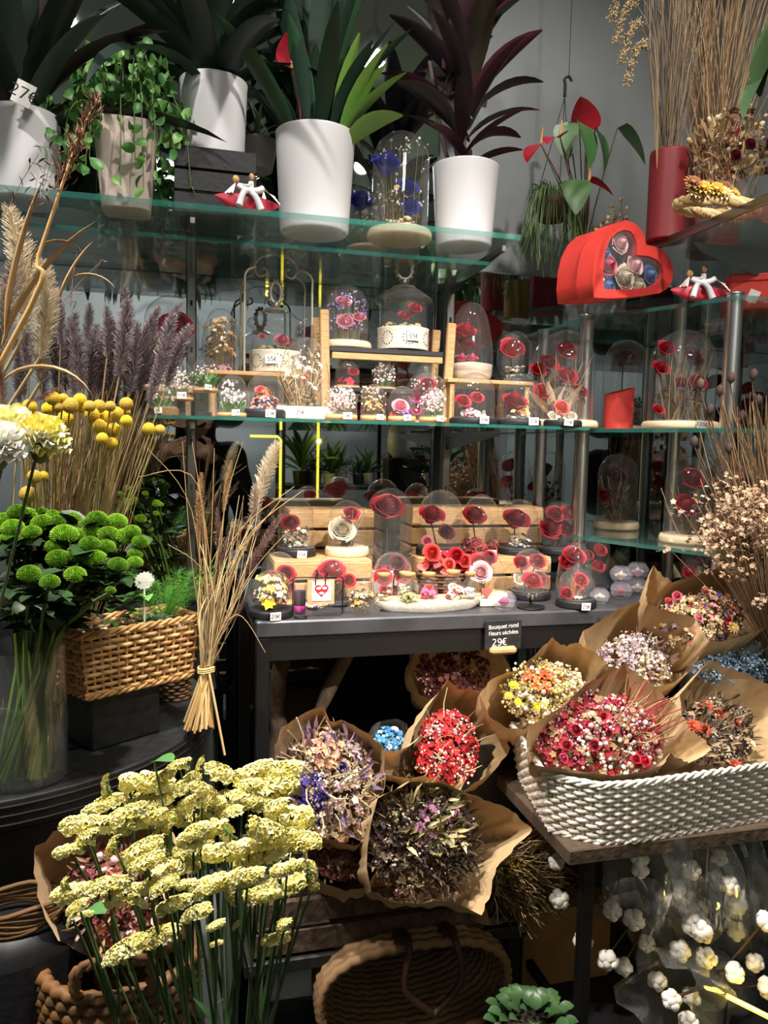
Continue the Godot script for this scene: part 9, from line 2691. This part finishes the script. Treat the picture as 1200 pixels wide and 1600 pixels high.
func hand_bones(wrist: Vector3, palm: Vector3, out: Vector3, side: Vector3, nrm: Vector3) -> Array:
	# out: along the fingers, side: towards the thumb, nrm: off the back of the hand
	var r := [[wrist, palm, 0.026, 0.03]]
	for k in 4:
		var kn := palm + out * 0.045 + side * (0.027 - 0.018 * k)
		r.append([palm + side * (0.012 - 0.008 * k), kn, 0.018, 0.0105])
		var l: float = [0.036, 0.042, 0.039, 0.030][k]
		var p1 := kn + (out * 0.95 + nrm * 0.15).normalized() * l
		var p2 := p1 + (out * 0.75 - nrm * 0.65).normalized() * l * 0.68
		var p3 := p2 + (out * 0.25 - nrm * 0.95).normalized() * l * 0.5
		r.append_array([[kn, p1, 0.0098, 0.009], [p1, p2, 0.009, 0.0083], [p2, p3, 0.0083, 0.0068]])
	var t0 := palm - out * 0.01 + side * 0.026
	var t1 := t0 + (side * 0.8 + out * 0.5).normalized() * 0.036
	var t2 := t1 + (side * 0.25 + out * 0.9 - nrm * 0.3).normalized() * 0.03
	r.append_array([[palm, t0, 0.018, 0.015], [t0, t1, 0.014, 0.0105], [t1, t2, 0.0105, 0.008]])
	return r


func photographer() -> void:
	var t := thing("person", "person in a black hooded coat holding up a phone, reflected in the mirror", "person", Vector3(0, 0, 0))
	var mb := MB.new()
	mb.col = hex("16171b")
	var sh := 1.42
	var body := [
		[Vector3(0.05, 0.98, 0.40), Vector3(0.04, 1.22, 0.39), 0.165, 0.165], [Vector3(0.04, 1.22, 0.39), Vector3(0.04, 1.36, 0.38), 0.165, 0.14],
		[Vector3(-0.13, sh, 0.38), Vector3(0.21, sh, 0.38), 0.075, 0.075], [Vector3(0.04, 1.35, 0.38), Vector3(0.04, 1.51, 0.36), 0.11, 0.07],
		[Vector3(-0.14, sh, 0.38), Vector3(-0.24, 1.13, 0.24), 0.075, 0.06], [Vector3(-0.24, 1.13, 0.24), Vector3(-0.125, 1.405, 0.055), 0.058, 0.042],
		[Vector3(0.22, sh, 0.38), Vector3(0.31, 1.13, 0.24), 0.075, 0.06], [Vector3(0.31, 1.13, 0.24), Vector3(0.135, 1.405, 0.055), 0.058, 0.042],
		[Vector3(0.05, 0.98, 0.40), Vector3(0.05, 0.72, 0.41), 0.17, 0.19],
		[Vector3(-0.05, 0.85, 0.41), Vector3(-0.06, 0.5, 0.40), 0.09, 0.068], [Vector3(-0.06, 0.5, 0.40), Vector3(-0.06, 0.09, 0.43), 0.062, 0.045],
		[Vector3(0.15, 0.85, 0.41), Vector3(0.16, 0.5, 0.40), 0.09, 0.068], [Vector3(0.16, 0.5, 0.40), Vector3(0.16, 0.09, 0.43), 0.062, 0.045],
		[Vector3(-0.06, 0.045, 0.45), Vector3(-0.07, 0.04, 0.28), 0.045, 0.038], [Vector3(0.16, 0.045, 0.45), Vector3(0.17, 0.04, 0.28), 0.045, 0.038],
		[Vector3(0.05, 1.57, 0.37), Vector3(0.06, 1.71, 0.39), 0.098, 0.108]]
	nets(mb, body, 0.05, 0.02, 0.05)
	mb.col = hex("c99b80")
	nets(mb, [[Vector3(0.05, 1.55, 0.31), Vector3(0.05, 1.60, 0.275), 0.05, 0.052], [Vector3(0.05, 1.60, 0.29), Vector3(0.055, 1.70, 0.31), 0.07, 0.078], [Vector3(0.05, 1.655, 0.225), Vector3(0.05, 1.625, 0.208), 0.009, 0.014], [Vector3(0.05, 1.595, 0.222), Vector3(0.05, 1.595, 0.226), 0.018, 0.018]], 0.02, 0.008, 0.02)
	nets(mb, hand_bones(Vector3(-0.118, 1.415, 0.045), Vector3(-0.082, 1.455, 0.02), Vector3(0.88, 0.35, -0.15).normalized(), Vector3(-0.3, 0.88, 0.1).normalized(), Vector3(0.1, 0.1, -1).normalized()), 0.008, 0.005, 0.012)
	nets(mb, hand_bones(Vector3(0.128, 1.415, 0.045), Vector3(0.092, 1.45, 0.02), Vector3(-0.85, 0.3, -0.12).normalized(), Vector3(0.3, 0.88, 0.1).normalized(), Vector3(-0.1, 0.1, -1).normalized()), 0.008, 0.005, 0.012)
	part(t, "body", mb, M.vc)
	for x in [0.022, 0.078]:
		var e := MB.new()
		e.col = hex("2a211c")
		e.ball(Vector3(x, 1.652, 0.229), Vector3(0.012, 0.008, 0.008), 8, 6)
		part(t, "eye", e, M.vc)
	var ph := thing("smartphone", "grey smartphone held up in both hands, reflected in the mirror", "phone", Vector3(0, 1.5, 0), -0.2537)
	var pb := MB.new()
	pb.box(Vector3(0.02, -0.055, 0.014), Vector3(0.074, 0.150, 0.008), Transform3D.IDENTITY, 0.003)
	part(ph, "case", pb, mat("8d9494", 0.35, 0.3))
	var lens := MB.new()
	lens.lathe(PackedVector2Array([Vector2(0.008, 0.0), Vector2(0.008, 0.002), Vector2(0, 0.0021)]), 16, Transform3D(Basis.from_euler(Vector3(-PI / 2, 0, 0)), Vector3(0, 0.0, 0.0098)))
	part(ph, "lens", lens, M.board)
